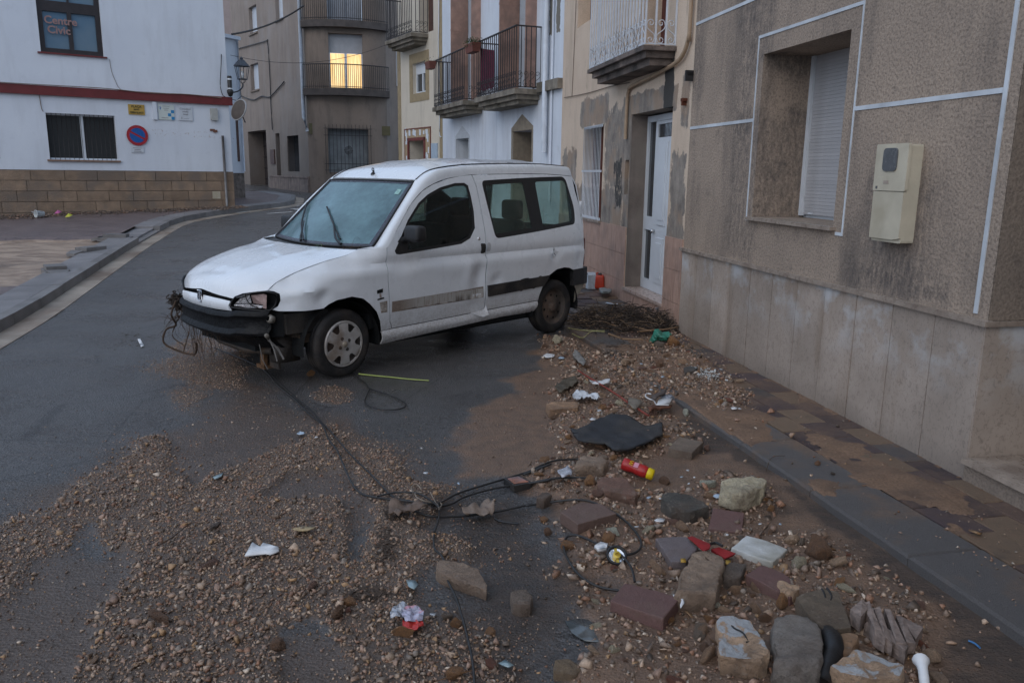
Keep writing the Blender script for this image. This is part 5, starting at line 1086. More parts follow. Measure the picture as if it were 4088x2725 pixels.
def wsp(s, t, off=0.0):
    E_ = catmull([Vector(p) for p in we], 8); C_ = catmull([Vector(p) for p in wc], 8); i = s*(len(E_)-1); a = int(min(i, len(E_)-2)); f = i-a
    e = E_[a].lerp(E_[a+1], f); c_ = C_[a].lerp(C_[a+1], f); k = abs(t)**2
    return Vector((c_.x+(e.x-c_.x)*k+off*.62, e.y*t, c_.z+(e.z-c_.z)*k+off*.78))
def wsband(s0, s1, t0, t1, off, nm, mt):
    n1, n2 = 12, 24; vs = [tuple(wsp(s0+(s1-s0)*i/n1, t0+(t1-t0)*j/n2, off)) for i in range(n1+1) for j in range(n2+1)]
    return part(nm, MB().add(vs, [(i*(n2+1)+j, i*(n2+1)+j+1, (i+1)*(n2+1)+j+1, (i+1)*(n2+1)+j)[::-1] for i in range(n1) for j in range(n2)]), mt, ws, True)
wsband(0, .085, -1, 1, .003, 'frit_band', m_fr); wsband(.95, 1, -1, 1, .003, 'frit_band', m_fr); wsband(.08, .96, .935, 1, .003, 'frit_band', m_fr); wsband(.08, .96, -1, -.955, .003, 'frit_band', m_fr)
rim = [wsp(0, t/10, .004) for t in range(-10, 11)] + [wsp(s/10, 1, .004) for s in range(1, 11)] + [wsp(1, t/10, .004) for t in range(9, -11, -1)] + [wsp(s/10, -1, .004) for s in range(9, -1, -1)]
part('rubber_trim', MB().tube(rim, .010, 6), m_rub, ws, True)
wsband(.80, .865, .80, .88, .005, 'toll_sticker', plain('sticker_green', (.25,.42,.38), .5, .3, 60, 0, rnd=0))
part('scuttle', MB().add([(x, y, z) for (x, y, z) in [( -.115-.095*abs(t)**3-.02, .742*t, 1.022+.010*abs(t)) for t in [i/10 for i in range(-10, 11)]] + [tuple(wsp(0, i/10, -.012)) for i in range(-10, 11)]], [(i, i+1, 22+i, 21+i) for i in range(20)]), m_blk, van, True)
def vtube(pts, r, n=6): return MB().tube(catmull([Vector(p) for p in pts], 4), r, n)
wp = part('wiper', vtube([wsp(.0,.60,.03), wsp(.12,.45,.035), wsp(.34,.20,.030), wsp(.38,.15,.03)], [.013,.012,.011,.010,.010,.009,.008,.007,.007,.006,.006,.006,.006]), m_rub, ws, True); part('wiper_blade', vtube([wsp(.13,.50,.018), wsp(.34,.19,.02), wsp(.58,-.30,.018)], .008), m_rub, wp, True)
wp = part('wiper', vtube([wsp(.0,-.14,.03), wsp(.10,-.22,.035), wsp(.28,-.42,.03), wsp(.34,-.50,.03)], [.013,.012,.011,.010,.010,.009,.008,.007,.007,.006,.006,.006,.006]), m_rub, ws, True); part('wiper_blade', vtube([wsp(.03,-.10,.03), wsp(.30,-.50,.03), wsp(.60,-.95,.02)], .009), m_rub, wp, True)
# ---- nose
def nose(y): return float(np.interp(abs(y), [0,.2,.4,.5,.58,.65,.71,.76,.80], [.79,.782,.75,.72,.68,.62,.54,.43,.25]))
def nsurf(name, outline, holes, off, mats, parent=van, step=.03, th=.01, bulge=None, label=None):
    V, F, L = cdt(outline, holes, step)
    vs = [(nose(a)+off+(bulge(a, b) if bulge else 0), a, b) for a, b in V]; o = part(name, MB().add(vs, F), mats, parent, True, label)
    if th: finish(o, th, 0)
    return o
yy_ = [-.40+.8*i/16 for i in range(17)]
bar = [(y, .688-.012*(abs(y)/.4)**2) for y in yy_] + [(.40,.668),(.388,.642),(.398,.600)] + [(y, .600-.006*(1-(abs(y)/.4)**2)) for y in yy_[::-1]] + [(-.398,.600),(-.388,.642),(-.40,.668)]
nsurf('grille_panel', bar, (), .006, [m_vp], bulge=lambda a, b: .016*math.sin(max(0, min(1, (b-.595)/.09))*pi))
nsurf('grille_opening', [(-.43,.66),(.43,.66),(.43,.725),(0,.745),(-.43,.725)], (), -.045, [m_int], th=0)
nsurf('inner_nose', [(-.74,.40),(.70,.40),(.70,.62),(.43,.66),(-.43,.66),(-.74,.70)], (), -.07, [m_int], th=0)
HL = [(.389,.642),(.402,.668),(.44,.710),(.516,.740),(.621,.760),(.665,.764),(.700,.752),(.712,.738),(.710,.688),(.700,.648),(.680,.618),(.646,.616),(.537,.622),(.399,.626)]
for s in (1, -1):
    hp = [(s*a, b) for a, b in HL]
    hl = part('headlight', MB(), m_int, van, label='broken headlight with bare reflector' if s > 0 else None)
    n = len(hp); vs = [(nose(a)+.002, a, b) for a, b in hp] + [(nose(a*.97)-.085, a*.97, .69+(b-.69)*.9) for a, b in hp]
    hm = MB().add(vs, [(i, (i+1) % n, n+(i+1) % n, n+i) for i in range(n)] + [tuple(range(n, 2*n))]); me_ = hm.mesh('headlight', m_int); hl.data = me_
    def pl(pts, off, nm, mt):
        vs = [(nose(abs(a))+o_-off, s*a, b) for a, b, o_ in pts]; return part(nm, MB().add(vs, [tuple(range(len(vs)))]), mt, hl)
    m_ref = bpy.data.materials.get('reflector') or plain('reflector', (.50,.49,.50), .22, .3, 50, .5, 90, metal=.85, rnd=0); m_refp = bpy.data.materials.get('painted_reflection') or plain('painted_reflection', (.30,.215,.20), .35, .3, 30, .3, 90, metal=.3, rnd=0)  # second reflector material has a pink-brown reflection put into its colour
    pl([(.41,.655,0),(.45,.70,-.02),(.52,.727,-.03),(.515,.66,-.05)], .02, 'reflector', m_ref); pl([(.53,.727,-.03),(.625,.742,-.02),(.632,.655,-.01),(.528,.662,-.05)], .02, 'reflector', m_refp)
    pl([(.405,.648,0),(.525,.655,-.05),(.632,.650,-.01),(.625,.632,.0),(.53,.630,0),(.41,.638,.0)], .015, 'reflector', m_ref); pl([(.636,.745,-.01),(.660,.735,0),(.655,.628,0),(.636,.636,0)], .012, 'reflector', m_refp)
    part('divider', MB().tube([(nose(.52)-.015, s*.522, .735), (nose(.52)-.02, s*.521, .70), (nose(.53)-.03, s*.535, .665), (nose(.55)-.02, s*.575, .650), (nose(.6)-.01, s*.63, .640)], .004, 5), m_int, hl)
    part('bezel', MB().tube([(nose(a)+.003, a, b) for a, b in hp+[hp[0]]], .006, 5), m_rub, hl, True)
# badge: lion in a chrome shield
bg_ = part('badge', MB().tube([(.812, y, z) for y, z in [(-.030,.722),(.030,.722),(.034,.66),(.022,.632),(-.022,.632),(-.034,.66),(-.030,.722)]], .0045, 6), m_chr, van, True)
part('badge_field', MB().prism([(-.03,.722),(.03,.722),(.034,.66),(.022,.632),(-.022,.632),(-.034,.66)], 0, .012), m_int, bg_).data.transform(Matrix(((0,0,1,.797),(1,0,0,0),(0,1,0,0),(0,0,0,1))))
lion = [(.004,.712),(.012,.708),(.016,.700),(.010,.697),(.008,.690),(.020,.694),(.022,.689),(.010,.682),(.008,.676),(.021,.676),(.020,.670),(.007,.667),(.006,.660),(.014,.652),(.016,.640),(.010,.640),(.008,.650),(-.002,.657),(-.008,.650),(-.014,.640),(-.019,.643),(-.012,.655),(-.008,.666),(-.017,.668),(-.020,.680),(-.015,.680),(-.012,.673),(-.006,.678),(-.006,.690),(-.010,.700),(-.004,.710)]
part('badge_lion', MB().prism([(a*1.15, .676+(b-.676)*1.1) for a, b in lion], 0, .004), m_chr, bg_).data.transform(Matrix(((0,0,1,.810),(1,0,0,0),(0,1,0,0),(0,0,0,1))))
# bumper
prof = [(-.10,.585),(.012,.588),(.026,.575),(.030,.556),(.012,.538),(.004,.515),(.006,.455),(.024,.436),(.030,.418),(.020,.402),(-.05,.392)]
bys = [-.80,-.77,-.74,-.70,-.65,-.58]+[-.5+.06*i for i in range(17)]+[.52,.57,.61,.645,.665,.682]
vs = []
for y in bys:
    dz = .012*float(fbm(y*3+2, .3, 97)-.5)*2 + (.012 if y > .4 else 0); wob = .010*float(fbm(y*7, 1.3, 98)-.5)
    for dx, z in prof: vs.append((nose(y)+dx+wob, y, z+dz+(.006*float(fbm(y*16, z*30, 99)-.5))))
n = len(prof); bp = part('front_bumper', MB().add(vs, [(i*n+j, i*n+j+1, (i+1)*n+j+1, (i+1)*n+j)[::-1] for i in range(len(bys)-1) for j in range(n-1)]), m_bump, van, True, label='black front bumper, torn off at its left end'); finish(bp, .006, 0)
m_dirt = plain('oily_metal', (.040,.033,.028), .6, .4, 14, .4, 50, rnd=0, tint=(.085,.055,.035)); m_rust = plain('rusty_bracket', (.12,.062,.028), .8, .4, 14, .4, 50, rnd=0)
part('front_valance', MB().add([(nose(y)-.06, y, .395) for y in bys[3:-2]]+[(nose(y)-.13-.05*math.sin(y*7)**2, y, .27+.05*float(fbm(y*5, 2, 12))) for y in bys[3:-2]], [(i, i+1, len(bys)-5+i+1, len(bys)-5+i) for i in range(len(bys)-6)]), m_bump, van, True)
uf = MB().box(-3.05,-.42,-.70,.70,.20,.33).box(-.42,.45,-.50,.50,.24,.60).box(.45,.60,-.45,.45,.26,.58).box(-3.12,-3.0,-.72,.72,.33,.5).box(-2.25,-.5,.70,.78,.24,.36).box(-2.25,-.5,-.78,-.70,.24,.36).box(-.05,.05,-.66,.66,.24,.32).box(-2.74,-2.64,-.66,.66,.24,.32); part('underbody', uf, m_int, van)
part('crossmember', MB().tube([(.50,-.58,.30),(.55,-.2,.25),(.56,.25,.24),(.50,.56,.27)], .035, 7).box(.38,.47,.28,.34,.10,.30).box(.30,.5,.50,.62,.17,.38), m_dirt, van, True)
part('bracket', MB().box(.50,.53,.40,.45,.11,.37).box(.45,.53,.33,.45,.10,.13), m_rust, van); part('bracket', MB().box(.47,.49,.47,.60,.12,.33), m_dirt, van)
part('bumper_support', MB().box(.10,.48,.66,.735,.42,.58), m_blk, van); part('fog_socket', MB().lathe([(0,0),(.028,.0),(.035,.04),(.02,.05)], T((.57,.70,.545)) @ RY(RAD(70)) @ RZ(.2), 12).lathe([(0,0),(.016,0),(.018,.07),(0,.08)], T((.60,.66,.40)) @ RY(RAD(50)) @ RX(RAD(-40)), 10), plain('dull_metal', (.24,.22,.19), .4, .3, 30, .1, 50, rnd=0, metal=.4), van, True)
part('hanging_strap', MB().tube([(.58,.62,.38),(.52,.66,.30),(.50,.70,.22)], .009, 4).tube([(.60,.67,.40),(.58,.70,.31),(.57,.72,.22)], .006, 4).tube([(.6,.5,.39),(.58,.52,.2),(.55,.54,.12)], .004, 4), plain('grey_strap', (.17,.16,.15), .6, .2, 20, .1, 50, rnd=0), van)
part('splash_guard', MB().box(.14,.40,.56,.70,.38,.56).box(.16,.36,.60,.72,.33,.40), m_dirt, van)
# wheel wells
for x0, s in ((0,1),(0,-1),(-2.693,1),(-2.693,-1)):
    vs = []; n = 16
    for i in range(n+1):
        a = -.12 + (pi+.24)*i/n
        for yy2 in (.50, .790 if x0 == 0 else .81): vs.append((x0+.375*cos(a), s*yy2, .27+.375*sin(a)))
    part('wheel_liner', MB().add(vs, [(2*i, 2*i+1, 2*i+3, 2*i+2) for i in range(n)]), m_int, van, True)
# ---- wheels
m_tyre = plain('tyre_rubber', (.017,.016,.016), .7, .35, 12, .3, 60, rnd=0, tint=(.045,.036,.030)); m_cap = plain('hubcap_silver', (.40,.38,.36), .4, .18, 14, .1, 60, rnd=0, metal=.25, tint=(.26,.21,.17)); m_rimb = plain('muddy_rim', (.060,.048,.040), .75, .4, 14, .3, 60, rnd=0, tint=(.11,.075,.055))
def wheel(x, s, z, steer, cap):
    hub = MV @ Vector((x, 0, z)); Mw = T((x, s*.715, z)) @ RZ(steer) @ (RX(-pi/2) if s > 0 else RX(pi/2)); R0 = .286
    tp = [(.186,.066),(.195,.074),(.215,.082),(.245,.084),(.268,.077),(.280,.064),(.286,.05),(.2865,.03),(.281,.028),(.281,.022),(.2868,.02),(.2868,-.0),(.281,-.002),(.281,-.008),(.2868,-.01),(.286,-.05),(.268,-.077),(.245,-.084),(.195,-.074),(.186,-.066)]
    ty = MB().lathe(tp, Matrix(), 56); o = part('wheel', ty, m_tyre, van, True, label='wheel with a six-hole silver hubcap' if cap else 'wheel without hubcap, muddy steel rim'); o.matrix_local = Mw
    for v in o.data.vertices:
        w_ = Mw @ v.co
        if w_.z < .010: v.co = Mw.inverted() @ Vector((w_.x, w_.y + (.010-w_.z)*.25*s, .010))
    part('rim', MB().lathe([(.188,.068),(.178,.062),(.168,.04),(.152,.030),(.125,.040),(.075,.050),(.060,.052),(.055,.072),(.030,.078),(0,.078)], Matrix(), 40).lathe([(.188,.066),(.170,.0),(.18,-.06)], Matrix(), 30), m_rimb, o, True)
    if cap:
        holes = []
        for k in range(6):
            a = RAD(60*k+1); h = [(.104,.0),(.113,-.018),(.168,-.043),(.175,0),(.168,.043),(.113,.018)]
            holes.append([(r_*cos(a)-t_*sin(a), r_*sin(a)+t_*cos(a)) for r_, t_ in h])
        circ = [(.190*cos(2*pi*i/48), .190*sin(2*pi*i/48)) for i in range(48)]
        V, F, L = cdt(circ, holes, .018); vs = []
        for a, b in V:
            r = math.hypot(a, b); h_ = .084+.010*(1-(r/.19)**2); h_ -= .010*math.exp(-((r-.062)/.018)**2)*.6; h_ -= .016*max(0, (r-.178)/.012)
            vs.append((a, b, h_))
        c_ = part('hubcap', MB().add(vs, F), m_cap, o, True); finish(c_, .006, 0)
        part('hubcap_centre', MB().lathe([(.027,.085),(.026,.096),(.020,.102),(0,.104)], Matrix(), 20), plain('hub_centre', (.30,.255,.20), .4, .2, 20, .1, 50, rnd=0, metal=.2), o, True)
        part('hubcap_rim', MB().lathe([(.178,.085),(.184,.090),(.192,.084),(.194,.070)], Matrix(), 48), m_cap, o, True)
        for k in range(4):
            a = RAD(28+90*k); part('wheel_bolt', MB().lathe([(.015,.083),(.015,.092),(.006,.093),(0,.088)], T((.052*cos(a), .052*sin(a), 0)), 12), m_dirt, o, True)
    else:
        for k in range(4):
            a = RAD(28+90*k); part('wheel_bolt', MB().lathe([(.011,.05),(.011,.066),(0,.066)], T((.052*cos(a), .052*sin(a), 0)), 6), m_dirt, o)
        for k in range(8):
            a = RAD(10+45*k); part('rim_hole', MB().lathe([(.0,.047),(.014,.046)], T((.125*cos(a), .125*sin(a), -.003)), 10), m_int, o)
wheel(0, 1, .285, RAD(3), True); wheel(0, -1, .285, RAD(3), True); wheel(-2.693, 1, .290, 0, False); wheel(-2.693, -1, .285, 0, False)
# ---- flank details
flank('side_moulding', rounded([(-1.625,.622),(-2.545,.642),(-2.45,.540),(-1.635,.512)], .006, 2), (), 1, .05, .014, [m_blk], .016, None)
flank('side_moulding', rounded([(-1.625,.622),(-2.545,.642),(-2.45,.540),(-1.635,.512)], .006, 2), (), -1, .05, .014, [m_blk], .016, None)
m_scar, nt, bs = mat('glue_scar'); g = G(nt)
st = g.ramp(g.noise(1, 5, .8, co=g.mapping((55, 1, 3.5))), (.50, 0), (.62, 1)); eg = g.box(-1.575,-.47,.512,.603,.012,.010,20); x_ = g.sep()[0]
frt = g.math('MULTIPLY_ADD', x_, 4.5, 3.5, clamp=True)
brn = g.mix(g.nz(60, 4), (.09,.05,.032), (.21,.145,.10)); f_ = g.math('MAXIMUM', g.math('MULTIPLY', st, .75), g.math('SUBTRACT', 1.0, eg)); f_ = g.math('MAXIMUM', f_, g.math('MULTIPLY', frt, .75))
nt.links.new(g.mix(f_, (.36,.345,.32), brn), bs.inputs['Base Color']); bs.inputs['Roughness'].default_value = .7
flank('trim_scar', [(-.468,.592),(-1.577,.615),(-1.577,.512),(-.468,.500)], (), 1, .05, .0012, [m_scar], 0, None)
flank('trim_scar', [(-.335,.60),(-.415,.605),(-.418,.508),(-.352,.508)], (), 1, .02, .0014, [plain('primer_patch', (.30,.27,.24), .7, .5, 40, .1, 60, rnd=0, tint=(.13,.08,.05))], 0, None)
flank('indicator_hole', [(-.305,.705),(-.368,.715),(-.368,.682),(-.308,.676)], (), 1, .02, .0022, [m_int], 0, None); flank('clip', [(-.328,.675),(-.345,.677),(-.352,.640),(-.333,.638)], (), 1, .02, .006, [m_chr], .004, None); flank('clip_slot', [(-.31,.632),(-.380,.640),(-.380,.628),(-.312,.620)], (), 1, .02, .003, [m_int], 0, None)
hd = flank('door_handle', rounded([(-1.535,1.028),(-1.592,1.022),(-1.594,.935),(-1.545,.928)], .014, 3), (), 1, .02, .008, [m_blk], .010, None)
flank('handle_recess', rounded([(-1.618,1.03),(-1.668,1.025),(-1.668,.945),(-1.618,.935)], .022, 3), (), 1, .02, .0018, [plain('recess_white', (.44,.45,.46), .3, .1, 20, 0, rnd=0)], 0, None)
part('door_lock', MB().lathe([(.017,-.006),(.016,.004),(.006,.005),(0,.0)], T((-1.52, float(yv(-1.52,1.07)), 1.07)) @ RX(-pi/2), 14), m_chr, van, True)
# torn metal on the rear panel and the flap at the sill
y0 = float(yv(-2.6,.86)); tv = MB().add([(-2.60,y0,.925),(-2.585,y0+.004,.875),(-2.63,y0+.002,.845),(-2.575,y0+.03,.83),(-2.55,y0+.038,.86),(-2.595,y0+.02,.795)], [(0,1,4),(1,2,3,4),(3,5,4)]); part('torn_metal', tv, m_vp, van); part('tear_gap', MB().add([(-2.603,y0+.0025,.93),(-2.592,y0+.0025,.86),(-2.65,y0+.0025,.835),(-2.628,y0+.003,.85),(-2.60,y0+.003,.875),(-2.61,y0+.003,.90)], [(0,1,2,3,4,5)]), m_int, van)
part('sill_flap', MB().add([(-1.42,.815,.375),(-1.60,.82,.388),(-1.625,.825,.43),(-1.63,.86,.34),(-1.56,.855,.325),(-1.50,.84,.345)], [(0,1,4,5),(1,2,3,4)]), m_vp, van)
# mirror
def rbox(cx, cy, cz, sx, sy, sz, r, name, mt, parent, taper=0):
    mb = MB(); bm = bmesh.new(); bmesh.ops.create_cube(bm, size=1)
    for v in bm.verts: v.co = Vector((v.co.x*sx*(1-taper*v.co.z), v.co.y*sy, v.co.z*sz))
    bmesh.ops.bevel(bm, geom=bm.edges[:], offset=r, segments=3, profile=.5, affect='EDGES'); me = bpy.data.meshes.new(name); bm.to_mesh(me); bm.free()
    me.polygons.foreach_set('use_smooth', [True]*len(me.polygons)); me.materials.append(mt); return inst(name, me, parent, T((cx, cy, cz)))
for s in (1, -1):
    mr = rbox(-.635, s*.965, 1.165, .115, .19, .135, .032, 'wing_mirror', m_blk, van, .15); part('mirror_arm', MB().tube([(.02,-s*.20,-.05),(.03,-s*.12,-.06),(.02,-s*.04,-.03)], [.035,.028,.03], 8), m_blk, mr, True); part('mirror_foot', MB().add([(.16,-s*.135,-.17),(.05,-s*.128,-.03),(-.02,-s*.123,.03),(-.02,-s*.120,-.185)], [(0,1,2,3) if s < 0 else (3,2,1,0)]), m_blk, mr)
# antenna foot
part('antenna_foot', MB().lathe([(.024,0),(.021,.012),(.010,.028),(.008,.040)], T((-.945,.0,1.640)) @ RY(RAD(-12)), 12).tube([Vector((-.945+.012*sin(a),.0,1.690+.012*cos(a))) for a in [2*pi*i/10 for i in range(11)]], .005, 5), m_rub, van, True)
part('roof_clip', MB().box(-1.62,-1.52,.592,.603,1.745,1.752).box(-2.25,-2.15,.585,.598,1.765,1.772).box(-2.85,-2.78,.58,.592,1.758,1.766), m_rub, van)
# ---- tail
def tailx(y, z): return -3.135 - .02*(1-(y/.8)**2) + (.05*max(0, z-1.2))
to = [(-.79,.67),(.79,.67),(.82,.90),(.80,1.14),(.75,1.35),(.70,1.55),(.60,1.70),(.3,1.755),(-.3,1.755),(-.60,1.70),(-.70,1.55),(-.75,1.35),(-.80,1.14),(-.82,.90)]; th_ = rounded([(-.62,1.12),(.62,1.12),(.55,1.60),(-.55,1.60)], .06, 3)
V, F, L = cdt(to, (th_,), .06); tg = part('tailgate', MB().add([(tailx(a, b), a, b) for a, b in V], [f[::-1] for f in F]), [m_vp, m_int], van, True); md = finish(tg, .015)
V, F, L = cdt(th_, (), .2); part('rear_screen', MB().add([(tailx(a, b)+.008, a, b) for a, b in V], F), m_gfar, tg, True)
for s in (1, -1):
    part('rear_lamp', MB().box(-3.175,-3.128,s*.735 if s > 0 else -.80,s*.80 if s > 0 else -.735,.70,.99), plain('lamp_red', (.10,.012,.012), .3, .2, 20, 0, rnd=0) if s > 0 else bpy.data.materials['lamp_red'], van)
    part('corner_panel', MB().add([(-3.122,s*.818,1.0),(-3.17,s*.78,1.0),(-3.16,s*.75,1.38),(-3.118,s*.768,1.34)], [(0,1,2,3)]), m_vp, van)
    part('hinge_cover', MB().box(-3.185,-3.135,min(s*.72,s*.765),max(s*.72,s*.765),1.30,1.385), m_vp, van)
rb = [(-3.285,y) for y in (-.70,.70)]
bo = [(-2.945,.835),(-3.15,.825),(-3.24,.795),(-3.285,.72),(-3.295,0),(-3.285,-.72),(-3.24,-.795),(-3.15,-.825),(-2.945,-.835),(-2.945,-.79),(-3.14,-.78),(-3.21,-.70),(-3.22,0),(-3.21,.70),(-3.14,.78),(-2.945,.79)]
bb = MB().prism(bo, .495, .672); part('rear_bumper', bb, m_blk, van, label='black rear bumper, hanging loose')
part('rear_skirt', MB().add([(-3.03,.80,.49),(-3.25,.76,.50),(-3.20,.74,.40),(-3.10,.77,.33),(-3.02,.79,.30)], [(0,1,2,3,4)]).add([(-3.02,.6,.30),(-3.15,-.6,.32),(-3.2,-.6,.5),(-3.2,.6,.5)], [(0,1,2,3)]), plain('bare_panel', (.36,.33,.27), .6, .3, 10, .2, 40, rnd=0), van)
# ---- cabin
def seat(x, y, z, w, hr=True, par=van):
    st = rbox(x, y, z, .48, w, .14, .045, 'seat', m_int, par); b = rbox(-.27, 0, .30, .13, w*.96, .58, .05, 'backrest', m_int, st); b.rotation_euler = (0, RAD(-14), 0)
    if hr:
        for hy in ((0,) if w < .7 else (-w*.32, w*.32)): h = rbox(-.385, hy, .68, .09, .27, .20, .04, 'headrest', m_int, st)
seat(-1.02, .38, .62, .50); seat(-1.02, -.38, .62, .50); seat(-2.05, 0, .62, 1.25)
part('dashboard', MB().prism([(-.30,.95),(-.62,.96),(-.70,.88),(-.62,.70),(-.25,.60)], -.72, .72), m_int, van).data.transform(Matrix(((1,0,0,0),(0,0,1,0),(0,1,0,0),(0,0,0,1))))
part('steering_wheel', MB().tube([Vector((-.74+.06*cos(a), .38+.18*sin(a), .98+.17*cos(a))) for a in [2*pi*i/20 for i in range(21)]], .015, 6), m_int, van, True)
part('cabin_floor', MB().box(-3.08,-.35,-.74,.74,.36,.40).box(-.34,-.30,-.74,.74,.36,.98), m_int, van)
part('parcel_shelf', MB().box(-3.1,-2.45,-.70,.70,.98,1.0), m_int, van)
# things caught on the van
m_root = plain('root_brown', (.075,.048,.032), .9, .35, 30, .3, 80, rnd=.1)
def tangle(n, base, spread, L, r, seed, down=.5):
    R_ = random.Random(seed); m = MB()
    for k in range(n):
        p = Vector(base)+Vector([R_.gauss(0, s_) for s_ in spread]); d = Vector((R_.uniform(-1,1), R_.uniform(-1,1), R_.uniform(-1,.6)-down)).normalized(); pts = [p.copy()]
        for j in range(8): d = (d+Vector((R_.uniform(-.6,.6), R_.uniform(-.6,.6), R_.uniform(-.55,.45)))).normalized(); p = p+d*L/8; pts.append(p.copy())
        rr = r*R_.uniform(.4,1.3); m.tube(pts, [rr*(1-.08*i) for i in range(9)], 4, cap=False)
    return m
rt = tangle(30, (.68,-.66,.46), (.03,.04,.05), .26, .003, 4, .6); rt.tube(catmull([(.74,-.60,.56),(.78,-.62,.44),(.72,-.68,.33),(.80,-.70,.30),(.82,-.72,.18),(.72,-.62,.10),(.66,-.50,.09),(.68,-.40,.16),(.70,-.36,.22)], 5), .009, 6).tube(catmull([(.70,-.64,.42),(.75,-.70,.24),(.70,-.60,.16),(.74,-.52,.13),(.69,-.50,.3)], 5), .005, 5)
for k in range(26):
    y = random.uniform(-.75,.1); x = nose(y)-random.uniform(.0,.1); rt.tube([(x,y,.42),(x+random.uniform(-.03,.03),y+random.uniform(-.03,.03),.28),(x+random.uniform(-.05,.05),y+random.uniform(-.05,.05),random.uniform(.08,.2))], .002, 3)
single('root_tangle', rt, m_root, 'brown tangle of roots caught on the far corner of the van bumper', 'roots', MV)
single('mud_clump', tangle(330, (.69,-.69,.54), (.022,.040,.034), .055, .006, 9, 0), plain('mud_fibre', (.05,.037,.028), .95, .4, 30, .3, 80, rnd=0), 'lump of mud and fibres stuck above the bumper corner', 'mud clump', MV)
tl = tangle(7, (-.14,.30,1.045), (.015,.05,.004), .12, .002, 12, -.2); lf = MB().add([(-.13,.29,1.048),(-.09,.305,1.055),(-.085,.335,1.052),(-.12,.325,1.06)], [(0,1,2,3)]).add([(-.14,.33,1.05),(-.11,.35,1.075),(-.10,.37,1.05)], [(0,1,2)])
th1 = thing('twig', 'small twig with a pale green leaf on the bonnet below the windscreen', 'twig', MV); part('stem', tl, m_root, th1); part('leaf', lf, plain('pale_leaf', (.22,.36,.20), .6, .2, 30, 0, rnd=0), th1)
single('root_curl', tangle(7, (-.20,.62,1.055), (.02,.03,.004), .17, .0022, 21, -.1), m_root, 'curl of thin dark roots at the near corner of the bonnet', 'roots', MV)
# ================================================================ stones and rubbish left by the flood
def Q(o, s): return lambda x, y: (o[0]+s*x, o[1]+s*y)
Q3, Q4, Q5, Q6, Q7, Q8, QZ2 = Q((1000,1400), .574), Q((2000,1300), .4464), Q((1200,2000), .5525), Q((2100,1750), .4783), Q((2600,2100), .4675), Q((2200,1050), .3827), Q((0,1700), .6536)
def ground_z(x, y):
    z = float(relief(np.array([x]), np.array([y]))[0]) + gz(y)
    rx, ry = x-A0.x, y-A0.y; u = rx*DR.x+ry*DR.y; v = rx*NR.x+ry*NR.y
    return max(z, .083+gz(y)) if v < kerb_v(u) and u > -6 else z
def gat(q, p, dz=0.0):
    "photo point -> point on the ground (relief included) plus dz"
    x, y = q(*p); z = 0.0
    for _ in range(4): P = at(x, y, z+dz); z = ground_z(P.x, P.y)
    return Vector((P.x, P.y, z+dz))
m_rock, nt, bs = mat('stone'); g = G(nt); ob = nt.nodes.new('ShaderNodeObjectInfo')
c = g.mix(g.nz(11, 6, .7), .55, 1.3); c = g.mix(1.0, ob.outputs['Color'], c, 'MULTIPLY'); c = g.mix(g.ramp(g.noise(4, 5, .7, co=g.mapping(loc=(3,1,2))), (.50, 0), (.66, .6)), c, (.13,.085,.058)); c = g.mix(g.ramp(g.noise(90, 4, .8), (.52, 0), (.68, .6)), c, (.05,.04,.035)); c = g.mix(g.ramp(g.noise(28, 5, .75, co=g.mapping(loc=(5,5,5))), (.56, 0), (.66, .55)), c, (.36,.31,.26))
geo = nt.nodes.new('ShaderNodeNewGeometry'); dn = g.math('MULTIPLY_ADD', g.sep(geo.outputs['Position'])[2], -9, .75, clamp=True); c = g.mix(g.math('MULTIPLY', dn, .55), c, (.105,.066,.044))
nt.links.new(c, bs.inputs['Base Color']); bs.inputs['Roughness'].default_value = .5; nt.links.new(g.bump(g.nz(42, 8, .8), .95, .014), bs.inputs['Normal'])
m_rockw = m_rock.copy(); m_rockw.name = 'painted_stone'; nt = m_rockw.node_tree; g = G(nt); bs = nt.nodes['Principled BSDF']; gn = nt.nodes.new('ShaderNodeNewGeometry')
pm = g.math('MULTIPLY', g.ramp(g.noise(7, 5, .6, co=g.mapping(loc=(.3,.1,0))), (.47, 0), (.50, 1)), g.ramp(g.sep(gn.outputs['Normal'])[2], (.75, 0), (.9, 1)))
nt.links.new(g.mix(pm, bs.inputs['Base Color'].links[0].from_socket, (.56,.57,.58)), bs.inputs['Base Color'])
m_peb, nt, bs = mat('pebbles'); g = G(nt); a_ = g.attr('Col')
c = g.mix(1.0, a_.outputs['Color'], g.mix(g.nz(120, 3), .7, 1.25), 'MULTIPLY'); nt.links.new(c, bs.inputs['Base Color']); bs.inputs['Roughness'].default_value = .6; nt.links.new(g.bump(g.nz(200, 3), .3, .002), bs.inputs['Normal'])

# --- loose stones: joined masses
def hull(n, seed, flat=.7):
    R_ = random.Random(seed); bm = bmesh.new()
    for i in range(n):
        v = Vector((R_.gauss(0,1), R_.gauss(0,1), R_.gauss(0,1))).normalized()*R_.uniform(.72, 1.2); bm.verts.new((v.x, v.y*R_.uniform(.6,.95), v.z*flat))
    r = bmesh.ops.convex_hull(bm, input=bm.verts); bmesh.ops.delete(bm, geom=[v for v in bm.verts if not v.link_faces], context='VERTS'); bmesh.ops.triangulate(bm, faces=bm.faces)
    bm.verts.index_update(); V = np.array([v.co[:] for v in bm.verts]); F = np.array([[v.index for v in f.verts] for f in bm.faces]); bm.free(); return V, F
HU = [hull(random.choice((7,8,9)), s, random.choice((.45,.6,.75))) for s in range(30)]
PAL = np.array([(.235,.170,.125),(.335,.265,.205),(.190,.170,.150),(.205,.120,.080),(.270,.180,.100),(.42,.375,.32),(.095,.076,.062),(.26,.185,.145),(.155,.120,.095)])*np.array([1.15,1.04,.95])
